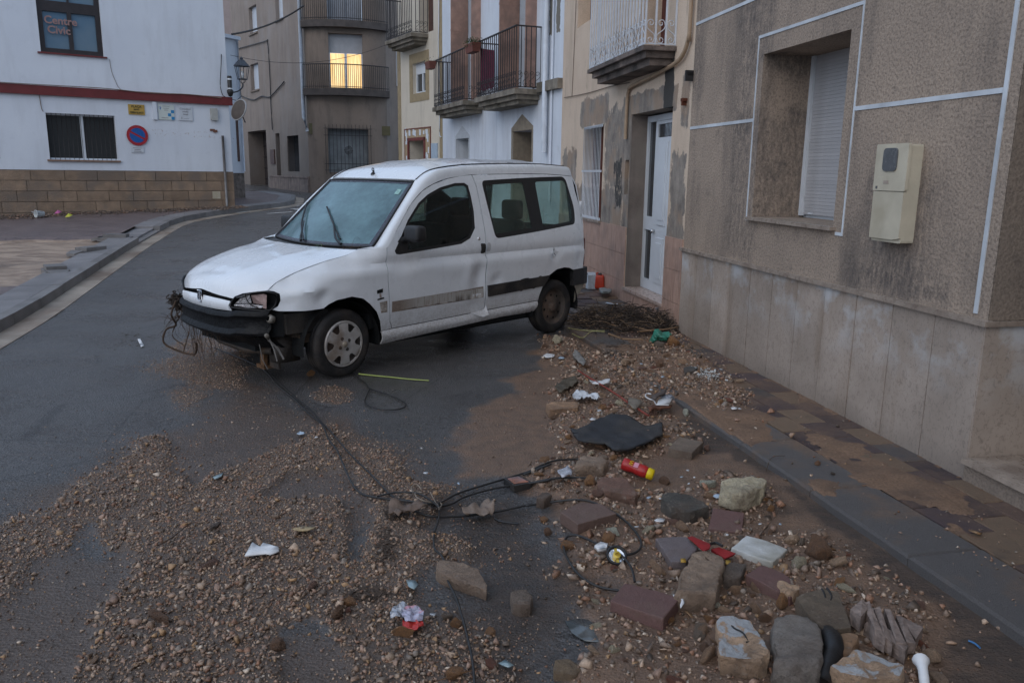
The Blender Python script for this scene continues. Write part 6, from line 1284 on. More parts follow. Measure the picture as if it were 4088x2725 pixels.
def pebbles(name, label, x, y, z, r, pal_w, seed=1, mat_=None, flat=1.0):
    R_ = np.random.default_rng(seed); n = len(x); var = R_.integers(0, len(HU), n); col = PAL[R_.choice(len(PAL), n, p=np.array(pal_w)/sum(pal_w))]*R_.uniform(.7, 1.25, (n, 1))
    q = R_.normal(size=(n, 4)); q[:, 1:3] *= .35; q /= np.linalg.norm(q, axis=1, keepdims=True); w, a, b, c = q.T
    Rm = np.stack([1-2*(b*b+c*c), 2*(a*b-c*w), 2*(a*c+b*w), 2*(a*b+c*w), 1-2*(a*a+c*c), 2*(b*c-a*w), 2*(a*c-b*w), 2*(b*c+a*w), 1-2*(a*a+b*b)], -1).reshape(n, 3, 3)
    VS, FS, CS = [], [], []; off = 0
    for k, (V, F) in enumerate(HU):
        ii = np.where(var == k)[0]
        if not len(ii): continue
        P = np.einsum('nij,vj->nvi', Rm[ii], V)*r[ii][:, None, None]; P[:, :, 2] *= flat; P += np.stack([x[ii], y[ii], z[ii]], -1)[:, None, :]
        VS.append(P.reshape(-1, 3)); FS.append((F[None]+(np.arange(len(ii))*len(V))[:, None, None]+off).reshape(-1, 3)); CS.append(np.repeat(col[ii], len(V), 0)); off += len(ii)*len(V)
    VS, FS, CS = np.concatenate(VS), np.concatenate(FS), np.concatenate(CS)
    me = bpy.data.meshes.new(name); me.vertices.add(len(VS)); me.vertices.foreach_set('co', VS.astype(np.float32).ravel()); me.loops.add(FS.size); me.loops.foreach_set('vertex_index', FS.astype(np.int32).ravel())
    me.polygons.add(len(FS)); me.polygons.foreach_set('loop_start', (np.arange(len(FS))*3).astype(np.int32)); me.polygons.foreach_set('loop_total', np.full(len(FS), 3, np.int32))
    a = me.attributes.new('Col', 'FLOAT_COLOR', 'POINT'); a.data.foreach_set('color', np.c_[CS, np.ones(len(CS))].astype(np.float32).ravel()); me.materials.append(mat_ or m_peb); me.update(); me.validate()
    return tag(link(name, me), label, kind='stuff')
RL = relief(X, Y, MK)
def near(x, y):
    ix = np.clip(np.searchsorted(gx, x), 1, len(gx)-1); ix -= (x-gx[ix-1]) < (gx[ix]-x); iy = np.clip(np.searchsorted(gy, y), 1, len(gy)-1); iy -= (y-gy[iy-1]) < (gy[iy]-y); return iy, ix
def mlook(x, y): k = near(x, y); return {a: b[k] for a, b in MK.items()}
def scatter(n, x0, x1, y0, y1, wfun, seed, rfun):
    R_ = np.random.default_rng(seed); x = R_.uniform(x0, x1, n); y = R_.uniform(y0, y1, n); mk_ = mlook(x, y); p = wfun(mk_, x, y); k = R_.random(n) < p; x, y = x[k], y[k]; mk_ = {a: b[k] for a, b in mk_.items()}
    r = rfun(R_, len(x), x, y); z = RL[near(x, y)] + np.interp(y, [9, 11, 21.6], [0, .07, .567])
    onp = (mk_['v'] < kerb_v(mk_['u'])); z = np.where(onp, .082, z); return x, y, z + r*R_.uniform(-.15, .5, len(x)), r
def ln(mu, s, lo, hi): return lambda R_, n, x, y: np.clip(np.exp(R_.normal(math.log(mu), s, n)), lo, hi)
x, y, z, r = scatter(330000, -4.2, .9, 1.9, 6.6, lambda m, x, y: m['grit']*(1-.42*sm(3.6, 2.5, y)), 3, lambda R_, n, x, y: np.clip(np.exp(R_.normal(np.log(.0041+.0022*sm(3.7, 2.4, y)), .54)), .0018, .026))
pebbles('gravel', 'spread of small brown gravel washed over the road', x, y, z, r, (5,2.6,1.4,2,1.2,.6,1.4,3,3), 4)
x, y, z, r = scatter(1500, -3.6, .9, 1.9, 5.2, lambda m, x, y: m['grit']*sm(5.0, 2.6, y)*.9, 5, ln(.017, .3, .012, .034)); pebbles('coarse_gravel', 'larger pebbles mixed into the gravel spread', x, y, z, r, (4,3,2,2,2.2,1,.8,3,1), 6)
x, y, z, r = scatter(85000, -4.0, .2, 4.2, 8.3, lambda m, x, y: np.maximum(m['g2']*1.0, np.maximum(m['g3'], m['mudf']*.10)), 7, ln(.0055, .35, .003, .012)); pebbles('fine_gravel', 'thin scatter of grit around the front of the van', x, y, z, r, (4,3,1,2,1,1,1,3,2), 8)
x, y, z, r = scatter(62000, -.4, 2.4, 2.0, 9.0, lambda m, x, y: np.clip(m['rub']*.66+m['sand']*.02, 0, 1), 9, ln(.0072, .62, .003, .032)); pebbles('rubble_grit', 'crumbled mortar and grit between the larger rubble by the kerb', x, y, z, r, (4,3,2.4,3.2,1.0,.9,2.4,4,3.4), 10)
x, y, z, r = scatter(9000, -6.0, 2.4, 1.9, 9.5, lambda m, x, y: (.10+.9*sm(.58, .8, fbm(x*1.1, y*1.1, 33)))*(1-m['grit'])*.33*sm(-1.5, .3, sdist(GRAV, x, y)+.3), 11, ln(.006, .4, .003, .015)); pebbles('scattered_grit', 'stray grit scattered over the wet asphalt', x, y, z, r, (2,1,1,2,.5,.3,5,2,3), 12)
x, y, z, r = scatter(9000, 1.0, 2.6, 2.0, 8.5, lambda m, x, y: (m['v'] < kerb_v(m['u']))*(m['v'] > .01)*(.05+.9*sm(.52, .75, fbm(x*2.1, y*2.1, 37)))*.5, 13, ln(.006, .45, .003, .017)); pebbles('pavement_grit', 'loose grit and crumbs lying on the pavement', x, y, z, r, (4,3,1,2,1,1.4,1,4,1), 14)
x, y, z, r = scatter(26000, -1.6, 1.2, 1.9, 5.6, lambda m, x, y: np.clip(m['dark']*.30+m['mudf']*.10, 0, 1)*(1-m['grit'])*(.25+.75*sm(.45, .7, fbm(x*2.3, y*2.3, 35))), 15, ln(.0042, .5, .002, .014)); pebbles('mud_grit', 'fine crumbs scattered in the dark mud around the cables', x, y, z, r, (3,1,1,3,1,.4,6,2,4), 16)
x, y, z, r = scatter(26000, -3.6, .4, 1.9, 5.0, lambda m, x, y: (1-m['grit'])*sm(-.25, .0, sdist(GRAV, x, y))*(.12+.5*sm(.5, .75, fbm(x*2, y*2, 36))), 17, ln(.0040, .5, .002, .013)); pebbles('patch_grit', 'dark crumbs on the bare wet patches inside the gravel', x, y, z, r, (2,1,1,2,.6,.3,7,2,3), 18)
def edge_p(m, x, y):
    d = np.minimum(np.minimum(np.abs(sdist(GRAV, x, y)), np.abs(sdist(PATCH, x, y))), np.minimum(np.abs(sdist(CHAN, x, y)), np.abs(sdist(PATCH2, x, y))))
    return (1-m['grit']*.9)*np.exp(-d/.07)*.75
x, y, z, r = scatter(85000, -4.0, .9, 1.9, 6.2, edge_p, 19, ln(.0046, .5, .002, .016)); pebbles('gravel_fringe', 'thinning fringe of gravel around the bare patches', x, y, z, r, (5,2.6,1.4,2,1.2,.6,1.4,3,3), 20)
x, y, z, r = scatter(14500, -.3, 2.4, 2.0, 9.0, lambda m, x, y: np.clip(m['rub'], 0, 1)*.55, 23, ln(.0150, .42, .009, .038)); pebbles('rubble_pieces', 'small broken pieces packed between the blocks', x, y, z-.006, r, (4,3,2.2,3.2,1.2,1.6,2,4,3), 24)
# dirt and washed-up litter along the foot of the civic centre
R2 = np.random.default_rng(5); n = 9000; uu = R2.uniform(-.2, 9, n); vv = np.abs(R2.normal(0, .35, n))*(.4+.9*vnoise(uu*1.5, uu*0, 44)); xx = np.array([(MF @ Vector((a, b+.02, 0))).x for a, b in zip(uu, vv)]); yy2 = np.array([(MF @ Vector((a, b+.02, 0))).y for a, b in zip(uu, vv)])
r = np.clip(np.exp(R2.normal(math.log(.02), .5, n)), .008, .06); pebbles('washed_up_dirt', 'dark strip of washed-up dirt along the foot of the civic centre', xx, yy2, np.interp(yy2, [9,11,21.6,31], [0,.07,.567,.8])+.125+r*.3, r, (.3,0,.3,1,0,0,7,.3,3), 15, flat=.5)

# --- single rocks and blocks
COLS = dict(tan=(.27,.20,.145), beige=(.36,.295,.235), grey=(.155,.145,.135), pale=(.46,.40,.34), white=(.52,.49,.45), purple=(.068,.043,.046), red=(.16,.065,.043), ochre=(.25,.145,.065), brown=(.15,.095,.06), dark=(.06,.05,.043), concrete=(.23,.20,.175), rose=(.15,.098,.085))
COLS = {k: tuple(min(.7, a*b) for a, b in zip(v, (1.85,1.52,1.24))) for k, v in COLS.items()}
from mathutils import noise as mnoise
def rock_mesh(name, seed, npts=16, flat=.72, bev=.08, smooth=False):
    R_ = random.Random(seed); bm = bmesh.new()
    for i in range(npts):
        v = Vector((R_.gauss(0,1), R_.gauss(0,1), R_.gauss(0,1))).normalized()*R_.uniform(.82, 1.08); bm.verts.new((v.x, v.y*.8, v.z*flat))
    bmesh.ops.convex_hull(bm, input=bm.verts); bmesh.ops.delete(bm, geom=[v for v in bm.verts if not v.link_faces], context='VERTS')
    bmesh.ops.bevel(bm, geom=bm.edges[:], offset=bev, segments=1, profile=.5, affect='EDGES'); bmesh.ops.triangulate(bm, faces=bm.faces)
    bmesh.ops.subdivide_edges(bm, edges=[e for e in bm.edges if e.calc_length() > .35], cuts=1); bmesh.ops.triangulate(bm, faces=bm.faces)
    for v in bm.verts: v.co += v.co.normalized()*.10*(mnoise.noise(v.co*2.5+Vector((seed,0,0))))
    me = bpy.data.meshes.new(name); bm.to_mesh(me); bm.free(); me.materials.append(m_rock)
    if smooth: me.polygons.foreach_set('use_smooth', [True]*len(me.polygons))
    return me
RK = [rock_mesh('stone', 50+i, random.choice((12,15,18,24)), random.choice((.5,.65,.8))) for i in range(16)]
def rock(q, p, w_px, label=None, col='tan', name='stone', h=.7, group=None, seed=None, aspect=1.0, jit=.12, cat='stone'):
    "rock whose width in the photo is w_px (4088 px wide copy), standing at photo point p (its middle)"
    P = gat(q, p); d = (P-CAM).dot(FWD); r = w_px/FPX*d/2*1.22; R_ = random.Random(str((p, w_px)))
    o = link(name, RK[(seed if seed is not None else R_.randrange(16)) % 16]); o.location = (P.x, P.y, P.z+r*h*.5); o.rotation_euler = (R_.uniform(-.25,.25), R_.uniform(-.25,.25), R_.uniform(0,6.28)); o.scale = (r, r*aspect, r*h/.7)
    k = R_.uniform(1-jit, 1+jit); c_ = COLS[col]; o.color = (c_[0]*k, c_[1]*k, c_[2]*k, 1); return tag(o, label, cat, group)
def block(q, poly, zt, label, col='concrete', name='stone_block', rough=.010, bev=.008, cut=.022, cat='block', mt=None, zb=-.02, tilt=0, smooth=False, group=None):
    "block given by the outline of its upper face in the photo and the height of that face"
    zt *= .5; P0 = gat(q, (sum(p[0] for p in poly)/len(poly), sum(p[1] for p in poly)/len(poly))); ys = [p[1] for p in poly]; ym, yr = (min(ys)+max(ys))/2, max(1, max(ys)-min(ys))
    top = []
    for p in poly: z = P0.z+zt+tilt*(ym-p[1])/yr; X = at(*q(*p), z); top.append(Vector((X.x, X.y, z)))
    cen = sum(top, Vector())/len(top); bm = bmesh.new(); tv = [bm.verts.new(v-cen) for v in top]; bv_ = [bm.verts.new(Vector((v.x, v.y, P0.z+zb))-cen + (v-cen)*Vector((1,1,0)).length*0) for v in top]; n = len(top)
    bm.faces.new(tv); bm.faces.new(bv_[::-1])
    for i in range(n): bm.faces.new((tv[i], bv_[i], bv_[(i+1) % n], tv[(i+1) % n]))
    bmesh.ops.recalc_face_normals(bm, faces=bm.faces); bmesh.ops.bevel(bm, geom=bm.edges[:], offset=bev, segments=2, profile=.6, affect='EDGES', clamp_overlap=True); bmesh.ops.triangulate(bm, faces=bm.faces)
    for _ in range(5):
        es = [e for e in bm.edges if e.calc_length() > cut]
        if not es: break
        bmesh.ops.subdivide_edges(bm, edges=es, cuts=1); bmesh.ops.triangulate(bm, faces=bm.faces)
    bm.normal_update(); sd_ = random.Random(label).uniform(0, 50)
    for v in bm.verts:
        q_ = v.co+Vector((sd_,0,0)); v.co += v.normal*(rough*.85*(mnoise.noise(q_*9)+.7*mnoise.noise(q_*24)+.4*mnoise.noise(q_*60)) - rough*.8*max(0, mnoise.noise(q_*5+Vector((9,9,9)))-.25)*3)
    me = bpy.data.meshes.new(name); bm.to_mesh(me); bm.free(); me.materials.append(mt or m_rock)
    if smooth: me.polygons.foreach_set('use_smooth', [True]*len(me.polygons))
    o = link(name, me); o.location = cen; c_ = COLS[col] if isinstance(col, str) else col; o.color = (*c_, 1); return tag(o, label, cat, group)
m_tilep, nt, bs = mat('pressed_paver'); g = G(nt); ob = nt.nodes.new('ShaderNodeObjectInfo'); c = g.mix(1.0, ob.outputs['Color'], g.mix(g.nz(230, 3, .8), .55, 1.45), 'MULTIPLY')
c = g.mix(g.ramp(g.noise(5, 5, .7), (.52, 0), (.7, .55)), c, (.125,.085,.062)); nt.links.new(c, bs.inputs['Base Color']); bs.inputs['Roughness'].default_value = .6; nt.links.new(g.bump(g.nz(260, 3, .8), .5, .003), bs.inputs['Normal'])
B = block
B(Q4, [(1495,1092),(1600,992),(1810,1035),(1705,1132)], .075, 'square grey slab fragment lying on sand between the rubber mat and the kerb', 'grey', 'slab_fragment', .004, .005)
B(Q6, [(425,190),(465,125),(640,130),(692,170),(640,232),(410,222)], .135, 'rounded beige concrete block just left of the red sauce bottle', 'concrete', rough=.012, bev=.02, smooth=True)
B(Q6, [(585,345),(620,308),(840,330),(932,462),(912,482),(650,430),(590,385)], .075, 'flat pinkish broken stone in front of the red sauce bottle', 'rose', 'flat_stone', .008, .006)
B(Q6, [(285,607),(450,532),(620,540),(762,622),(430,715)], .085, 'thick reddish paver with a black cable passing behind it', (.125,.078,.062), 'loose_paver', .004, .006, mt=m_tilep, cat='paver')
B(Q6, [(1130,460),(1200,445),(1372,450),(1525,560),(1370,612),(1212,562),(1135,500)], .14, 'dark grey paver chunk with broken mossy sides', (.10,.095,.082), 'loose_paver', .010, .006, cat='paver')
B(Q6, [(1560,575),(1822,618),(1800,782),(1522,752)], .055, 'thin square purple paver lying flat right of the mossy grey chunk', 'purple', 'loose_paver', .002, .004, mt=m_tilep, cat='paver', tilt=.03)
B(Q6, [(1635,350),(1700,325),(1840,312),(1985,322),(2010,350),(1990,400),(1840,452),(1720,445),(1620,405)], .155, 'big pale rubble block with mortar on top, nearest to the kerb', 'pale', 'rubble_block', .016, .012)
B(Q6, [(1080,830),(1210,815),(1340,815),(1442,905),(1335,1022),(1210,1025)], .075, 'smooth grey purple tile under the red folder', (.14,.115,.115), 'loose_paver', .003, .006, mt=m_tilep, cat='paver')
B(Q6, [(1400,945),(1500,930),(1655,985),(1625,1130),(1592,1290),(1420,1275),(1250,1262),(1300,1110)], .165, 'tall sandy stone block standing in the middle of the rubble with twigs on top', 'concrete', 'rubble_block', .012, .010)
B(Q6, [(1650,1075),(1700,1030),(1846,1035),(1790,1160),(1700,1170),(1645,1140)], .10, 'smaller brown block tucked right behind the tall sandy one', (.17,.135,.11), 'rubble_block', .009, .008)
B(Q6, [(1960,1055),(2080,1090),(2200,1150),(2238,1305),(2205,1322),(1830,1130)], .085, 'long purple paver partly under a pale stone', 'purple', 'loose_paver', .004, .006, mt=m_tilep, cat='paver')
B(Q6, [(825,1200),(1060,1255),(1288,1322),(1148,1500),(920,1425),(702,1350)], .10, 'large thick purple paver at the front with a white plastic curl at its corner', 'purple', 'loose_paver', .003, .006, mt=m_tilep, cat='paver')
B(Q6, [(1840,803),(2010,850),(2190,920),(2062,1030),(1880,975),(1712,908)], .055, 'pale green grey marble slab with white edge', (.27,.265,.225), 'marble_slab', .003, .006, cat='slab', mt=plain('pale_marble', (.30,.29,.25), .35, .25, 8, .15, 60, rnd=0, tint=(.55,.56,.55)))
B(Q7, [(1228,592),(1340,555),(1460,530),(1600,562),(1660,700),(1712,862),(1480,887),(1330,735)], .12, 'broad sandy slab with a bent black wire on it', (.215,.165,.115), 'slab_fragment', .006, .006, cat='slab')
B(Q7, [(545,800),(600,765),(720,755),(870,790),(930,920),(1002,1080),(930,1130),(750,1120),(578,1092),(555,930)], .175, 'pale block with white paint streaked by twigs, left of the rounded one', 'beige', 'rubble_block', .014, .012, mt=m_rockw)
B(Q7, [(1050,780),(1120,745),(1220,735),(1345,752),(1420,810),(1452,870),(1475,1080),(1430,1195),(1230,1180),(1035,1130),(1030,950)], .18, 'big rounded grey beige block, front row centre', (.33,.29,.255), 'rubble_block', .012, .03, smooth=True)
B(Q7, [(1535,1185),(1640,1110),(1740,1052),(1865,1040),(2020,1100),(2172,1182),(2112,1292),(1880,1300),(1620,1240)], .145, 'wide pale block with a white painted top, front row right', 'beige', 'rubble_block', .014, .014, mt=m_rockw)
B(Q7, [(1578,915),(1680,900),(1775,925),(1700,1092),(1600,1085)], .095, 'pinkish rubble piece wedged behind the black rubber boot', 'tan', 'rubble_block', .012, .01)
B(Q5, [(978,440),(1010,415),(1130,425),(1280,475),(1352,600),(1345,640),(1200,590),(1070,545),(975,495)], .095, 'long broken concrete block lying across the cable', 'concrete', 'rubble_block', .010, .01)
B(Q5, [(1508,645),(1560,618),(1640,615),(1682,680),(1660,745),(1590,745),(1530,735)], .10, 'small cube shaped stone alone on the muddy asphalt', (.26,.20,.155), 'rubble_block', .010, .015)
B(Q5, [(1838,1135),(1940,1125),(2052,1190),(1992,1255),(1900,1235),(1825,1212)], .085, 'ochre sandstone block at the bottom edge of the road', (.29,.205,.12), 'rubble_block', .008, .012)
B(Q4, [(400,692),(500,675),(600,675),(692,682),(690,725),(560,735),(432,748)], .085, 'pale brick lying left of the crumpled white paper', 'tan', 'loose_brick', .007, .008, cat='brick')
B(Q8, [(495,462),(520,440),(690,455),(690,482),(560,488)], .075, 'dark brick by the white door step', 'dark', 'loose_brick', .006, .006, cat='brick')
B(Q6, [(80,490),(130,440),(180,430),(212,465),(150,505)], .10, 'brown wedge of stone between the two cables', (.15,.11,.085), 'rubble_block', .008, .01)
B(Q6, [(2110,1180),(2190,1160),(2300,1190),(2320,1240),(2240,1270),(2130,1240)], .125, 'pale lumpy stone resting on the long purple paver', 'beige', 'rubble_block', .02, .015)
B(Q8, [(1380,1090),(1440,1070),(1530,1080),(1500,1120),(1400,1140)], .05, 'dark grey slate flake on the pavement near the white plaster crumbs', (.085,.085,.08), 'slate', .003, .004, cat='slate')
# crushed hollow brick with ribs
hb = thing('hollow_brick', 'crushed hollow brick with bent ribs beside the pale front block', 'brick'); base = gat(Q7, (2000,880)); hb.location = base
for i, (a, b, c_, d, z0, z1) in enumerate([(*r_[:4], r_[4]*.4, r_[5]*.45) for r_ in [((1700,705),(1800,640),(1870,680),(1790,790),.04,.16),((1800,660),(1860,655),(2000,960),(1910,900),.03,.15),((1900,700),(1950,700),(2060,1000),(1990,960),.03,.13),((1990,700),(2040,730),(2180,1010),(2090,1000),.02,.12),((2090,760),(2140,790),(2260,1000),(2180,1010),.02,.10),((1820,830),(1890,800),(2200,1000),(2170,1080),.0,.10),((2120,760),(2320,880),(2260,960),(2200,900),.0,.09)]]):
    m = MB(); pts = [at(*Q7(*p), base.z+z1)-base for p in (a, b, c_, d)]; m.add([(p.x, p.y, z0) for p in pts]+[(p.x, p.y, p.z+.01*(j % 2)) for j, p in enumerate(pts)], [(0,1,2,3),(7,6,5,4),(0,4,5,1),(1,5,6,2),(2,6,7,3),(3,7,4,0)])
    part('rib', m, plain('crushed_clay', (.215,.165,.14), .8, .35, 30, .5, 60, rnd=.1) if i == 0 else bpy.data.materials['crushed_clay'], hb)
rock(Q7, (1420,250), 118, 'large angular orange brown rock in the gutter right of the marble slab', 'brown', h=.85, seed=3)
rock(Q7, (1190,140), 58, 'round beige cobble left of the orange brown rock', 'beige', h=.6, seed=5)
rock(Q7, (1275,150), 45, 'grey stone squeezed between the cobble and the orange brown rock', 'grey', h=.8, seed=6)
rock(Q7, (1260,335), 70, 'pale pitted stone below the corner of the marble slab', 'pale', h=.6, seed=7)
rock(Q7, (1595,335), 68, 'pale pointed rock at the edge of the gutter sand', 'beige', h=.75, seed=8)
rock(Q7, (1660,545), 85, 'flat pale stone sunk in the gutter sand', 'pale', h=.4, seed=9, aspect=.5)
rock(Q7, (1120,670), 105, 'ochre wedge of stone below the purple paver', 'ochre', h=.5, seed=10, aspect=.5)
rock(Q7, (540,690), 45, 'small white stone beside the tall sandy block', 'white', seed=11)
rock(Q7, (150,825), 55, 'knobbly ochre stone in front of the thick purple paver', 'ochre', seed=12)
rock(Q7, (980,820), 60, 'rough orange clod between two big blocks', 'brown', seed=13)
rock(Q6, (350,915), 55, 'orange rock inside the cable loop', 'ochre', seed=1)
rock(Q6, (1510,395), 65, 'white rounded stone left of the big pale rubble block', 'white', h=.6, seed=2)
rock(Q6, (2215,870), 60, 'smooth sandy stone at the gutter edge behind the marble slab', 'beige', h=.6, seed=4)
rock(Q6, (735,785), 78, 'flat white stone behind the cable loop', 'white', h=.35, seed=14, aspect=.5)
rock(Q6, (640,825), 50, 'pinkish flat chip beside the flat white stone', 'rose', h=.4, seed=15, aspect=.5)
rock(Q6, (1020,775), 60, 'pale stone under the mossy grey chunk', 'pale', h=.5, seed=0)
rock(Q6, (1300,755), 80, 'pink beige stone between the mossy chunk and the smooth tile', 'tan', h=.45, seed=3, aspect=.6)
rock(Q6, (1160,370), 60, 'brown flat stone right of the yellow cap', 'brown', h=.5, seed=5)
rock(Q6, (1520,495), 42, 'round pinkish pebble below the white rounded stone', 'tan', seed=6)
rock(Q6, (530,375), 60, 'lumpy ochre stone below the rounded concrete block', 'ochre', seed=7)
rock(Q6, (605,480), 70, 'pinkish rubble lump left of the small white bit', 'rose', h=.6, seed=8)
rock(Q6, (145,690), 42, 'ochre pebble at the left tip of the reddish paver', 'ochre', seed=9)
rock(Q6, (180,790), 40, 'dark ochre lump below the ochre pebble', 'brown', seed=10)
rock(Q6, (1100,1095), 95, 'crumbly pink lump left of the tall sandy block', 'tan', h=.4, seed=11, aspect=.7)
rock(Q5, (265,850), 75, 'dark upright rock where gravel meets the bare asphalt', (.0,) and 'brown', h=1.1, seed=12, aspect=.6)
rock(Q5, (745,985), 120, 'long ochre rock below the crushed drink can', 'ochre', h=.5, seed=13, aspect=.45)
rock(Q5, (1120,900), 55, 'ochre stone touching the cable', 'ochre', h=.8, seed=14)
rock(Q5, (1370,962), 52, 'ochre stone alone right of the cable', 'ochre', h=.6, seed=15)
rock(Q5, (1375,1190), 62, 'brick red stone near the bottom edge', 'red', h=.6, seed=0)
rock(Q5, (1115,1265), 80, 'large round tan stone at the bottom edge beside the cable', 'ochre', h=.6, seed=1)
rock(Q5, (1050,845), 60, 'dark grey round pebble left of the cable', 'grey', h=.6, seed=2)
rock(Q5, (350,745), 58, 'flat orange stone above the dark upright rock', 'ochre', h=.5, seed=4)
rock(Q5, (345,800), 38, 'pink pebble leaning on the dark upright rock', 'red', seed=5)
rock(QZ2, (970,1175), 130, 'long brown stone sunk in the gravel', 'brown', h=.35, seed=6, aspect=.45)
rock(QZ2, (1265,860), 90, 'flat pink brown stone in the gravel left of the white shard', 'rose', h=.3, seed=7, aspect=.5)
rock(QZ2, (580,1440), 42, 'tan stone at the left rim of the gravel', 'tan', seed=8)
rock(QZ2, (1320,615), 70, 'dark flat stone in the middle of the gravel', 'dark', h=.35, seed=9, aspect=.4)
rock(QZ2, (1700,1350), 75, 'round brown stone half buried at the right rim of the gravel', 'brown', h=.6, seed=10)
rock(QZ2, (1900,990), 50, 'pink pebble at the right of the gravel', 'rose', seed=11)
rock(QZ2, (835,390), 24, 'pale pebble near the tip of the gravel', 'pale', seed=12)
rock(Q3, (425,175), 38, 'orange stone in front of the front wheel', 'ochre', h=.8, seed=13)
rock(Q4, (500,150), 75, 'white dusty lump of rubble behind the rear wheel', 'pale', h=.5, seed=14, aspect=.6)
rock(Q4, (1540,170), 60, 'ochre clod below the green bag', 'ochre', h=.9, seed=15)
rock(Q4, (1410,190), 45, 'grey rock left of the ochre clod', 'grey', seed=0)
rock(Q4, (1115,345), 45, 'beige rock on the kerb slab', 'beige', h=.7, seed=1)
rock(Q4, (1430,360), 50, 'brown rock in the rubble tongue on the pavement', 'brown', h=.8, seed=2)
rock(Q4, (1630,330), 40, 'flat tan pebble at the end of the rubble tongue', 'tan', h=.5, seed=3)
rock(Q4, (910,560), 42, 'round grey cobble under the red strip', 'grey', h=.5, seed=4)
rock(Q4, (1355,800), 42, 'pink cobble at the end of the red strip', 'rose', seed=5)
rock(Q4, (1060,705), 40, 'pale stone left of the brown card', 'pale', h=.6, seed=6)
rock(Q4, (605,995), 32, 'yellow ochre pebble left of the rubber mat', 'ochre', seed=7)
rock(Q4, (595,1052), 30, 'smooth beige pebble below the yellow ochre one', 'beige', seed=8)
rock(Q4, (905,1085), 70, 'brown flat rock under the front of the rubber mat', 'brown', h=.5, seed=9)
rock(Q4, (1650,790), 56, 'oblong white stone on the kerb edge', 'white', h=.45, seed=10, aspect=.5)
rock(Q4, (1850,1110), 36, 'pink pebble right of the square grey slab', 'rose', seed=11)
rock(Q4, (2140,500), 42, 'flat beige stone on the pavement by the wall', 'beige', h=.4, seed=12, aspect=.5)
rock(Q4, (690,1110), 50, 'cracked beige flake left of the rounded block', 'beige', h=.25, seed=13)
rock(lambda x, y: (x*1.738, y*1.738), (1878,1066), 28, 'small brown stone alone on the kerb slabs', 'brown', seed=14)
rock(lambda x, y: (x*1.738, y*1.738), (1913,1088), 22, 'flat black pebble on the kerb slabs', 'dark', h=.4, seed=15)
def proj(P):
    d = Vector(P)-CAM; z = d.dot(FWD); return (PW/2+FPX*d.dot(RIGHT)/z, PH/2-FPX*d.dot(UP)/z)
LM = [('the rubber mat',(2460,1730)),('the red sauce bottle',(2545,1905)),('the pale brick',(2240,1625)),('the white card',(2655,1605)),('the rear wheel',(2230,1330)),('the mossy grey chunk',(2730,2000)),('the tall sandy block',(2790,2290)),('the thick purple paver',(2570,2400)),('the marble slab',(3030,2190)),('the rounded front block',(3180,2590)),('the cable loop',(2400,2190)),('the green bag',(2640,1345)),('the crushed hollow brick',(3540,2500)),('the big pale rubble block',(2960,1940)),('the square grey slab',(2735,1770)),('the ochre sandstone block',(2260,2670)),('the reddish paver',(2340,2060))]
CN = dict(tan='tan', beige='beige', grey='grey', pale='pale', rose='pinkish', ochre='ochre', brown='brown', red='brick red', concrete='grey beige')
seen = {}
def lab_stone(o, cn_, r_):
    x_, y_ = proj(o.location); nm, (lx, ly) = min(LM, key=lambda l: (l[1][0]-x_)**2+((l[1][1]-y_)*1.6)**2); dx, dy = x_-lx, y_-ly
    a_ = math.degrees(math.atan2(dy*1.6, dx)) % 360; side = ['right of','in front and right of','in front of','in front and left of','left of','behind and left of','behind','behind and right of'][int((a_+22.5)//45) % 8]; sz = 'tiny' if r_ < .016 else 'small' if r_ < .026 else 'medium' if r_ < .038 else 'large'
    d = int(math.hypot(dx, dy)/45); far = ('touching', 'close', 'nearby', 'apart', 'distant', 'remote')[min(5, d)]
    lb_ = '%s %s rubble stone %s %s, %s' % (sz, CN[cn_], side, nm, far)
    for ex in (', thin and flat', ', leaning', ', half sunk in grit', ', beside grit'):
        if lb_ not in seen: break
        sz = 'flattish '+sz if not sz.startswith('flat') and o.scale.z < o.scale.x*.65 else 'blocky '+sz if not sz.startswith('bl') else sz
        lb_ = '%s %s rubble stone %s %s, %s' % (sz, CN[cn_], side, nm, far); break
    seen[lb_] = 1
    tag(o, lb_, 'stone', 'loose rubble stones by the kerb')
# many like stones: same kind, nothing tells them apart
R_ = random.Random(77); n = 0; tries = 0
RUBi = [(p[0], p[1]) for p in RUB]
while n < 285 and tries < 9000:
    tries += 1; x = R_.uniform(.0, 2.2); y = R_.uniform(2.1, 8.6)
    mk_ = masks(np.array([x]), np.array([y]))
    if mk_['rub'][0] < .6: continue
    o = link('rubble_stone', RK[R_.randrange(16)]); r_ = min(.062, math.exp(R_.gauss(math.log(.025), .45))); o.location = (x, y, ground_z(x, y)+r_*.15); o.rotation_euler = (R_.uniform(-.4,.4), R_.uniform(-.4,.4), R_.uniform(0,6.3)); o.scale = (r_, r_*R_.uniform(.6,1), r_*R_.uniform(.35,1))
    cn_ = R_.choice(['tan','tan','beige','beige','pale','rose','ochre','brown','grey','red','concrete']); c_ = COLS[cn_]; k = R_.uniform(.75,1.15); o.color = (c_[0]*k, c_[1]*k, c_[2]*k, 1); lab_stone(o, cn_, r_); n += 1

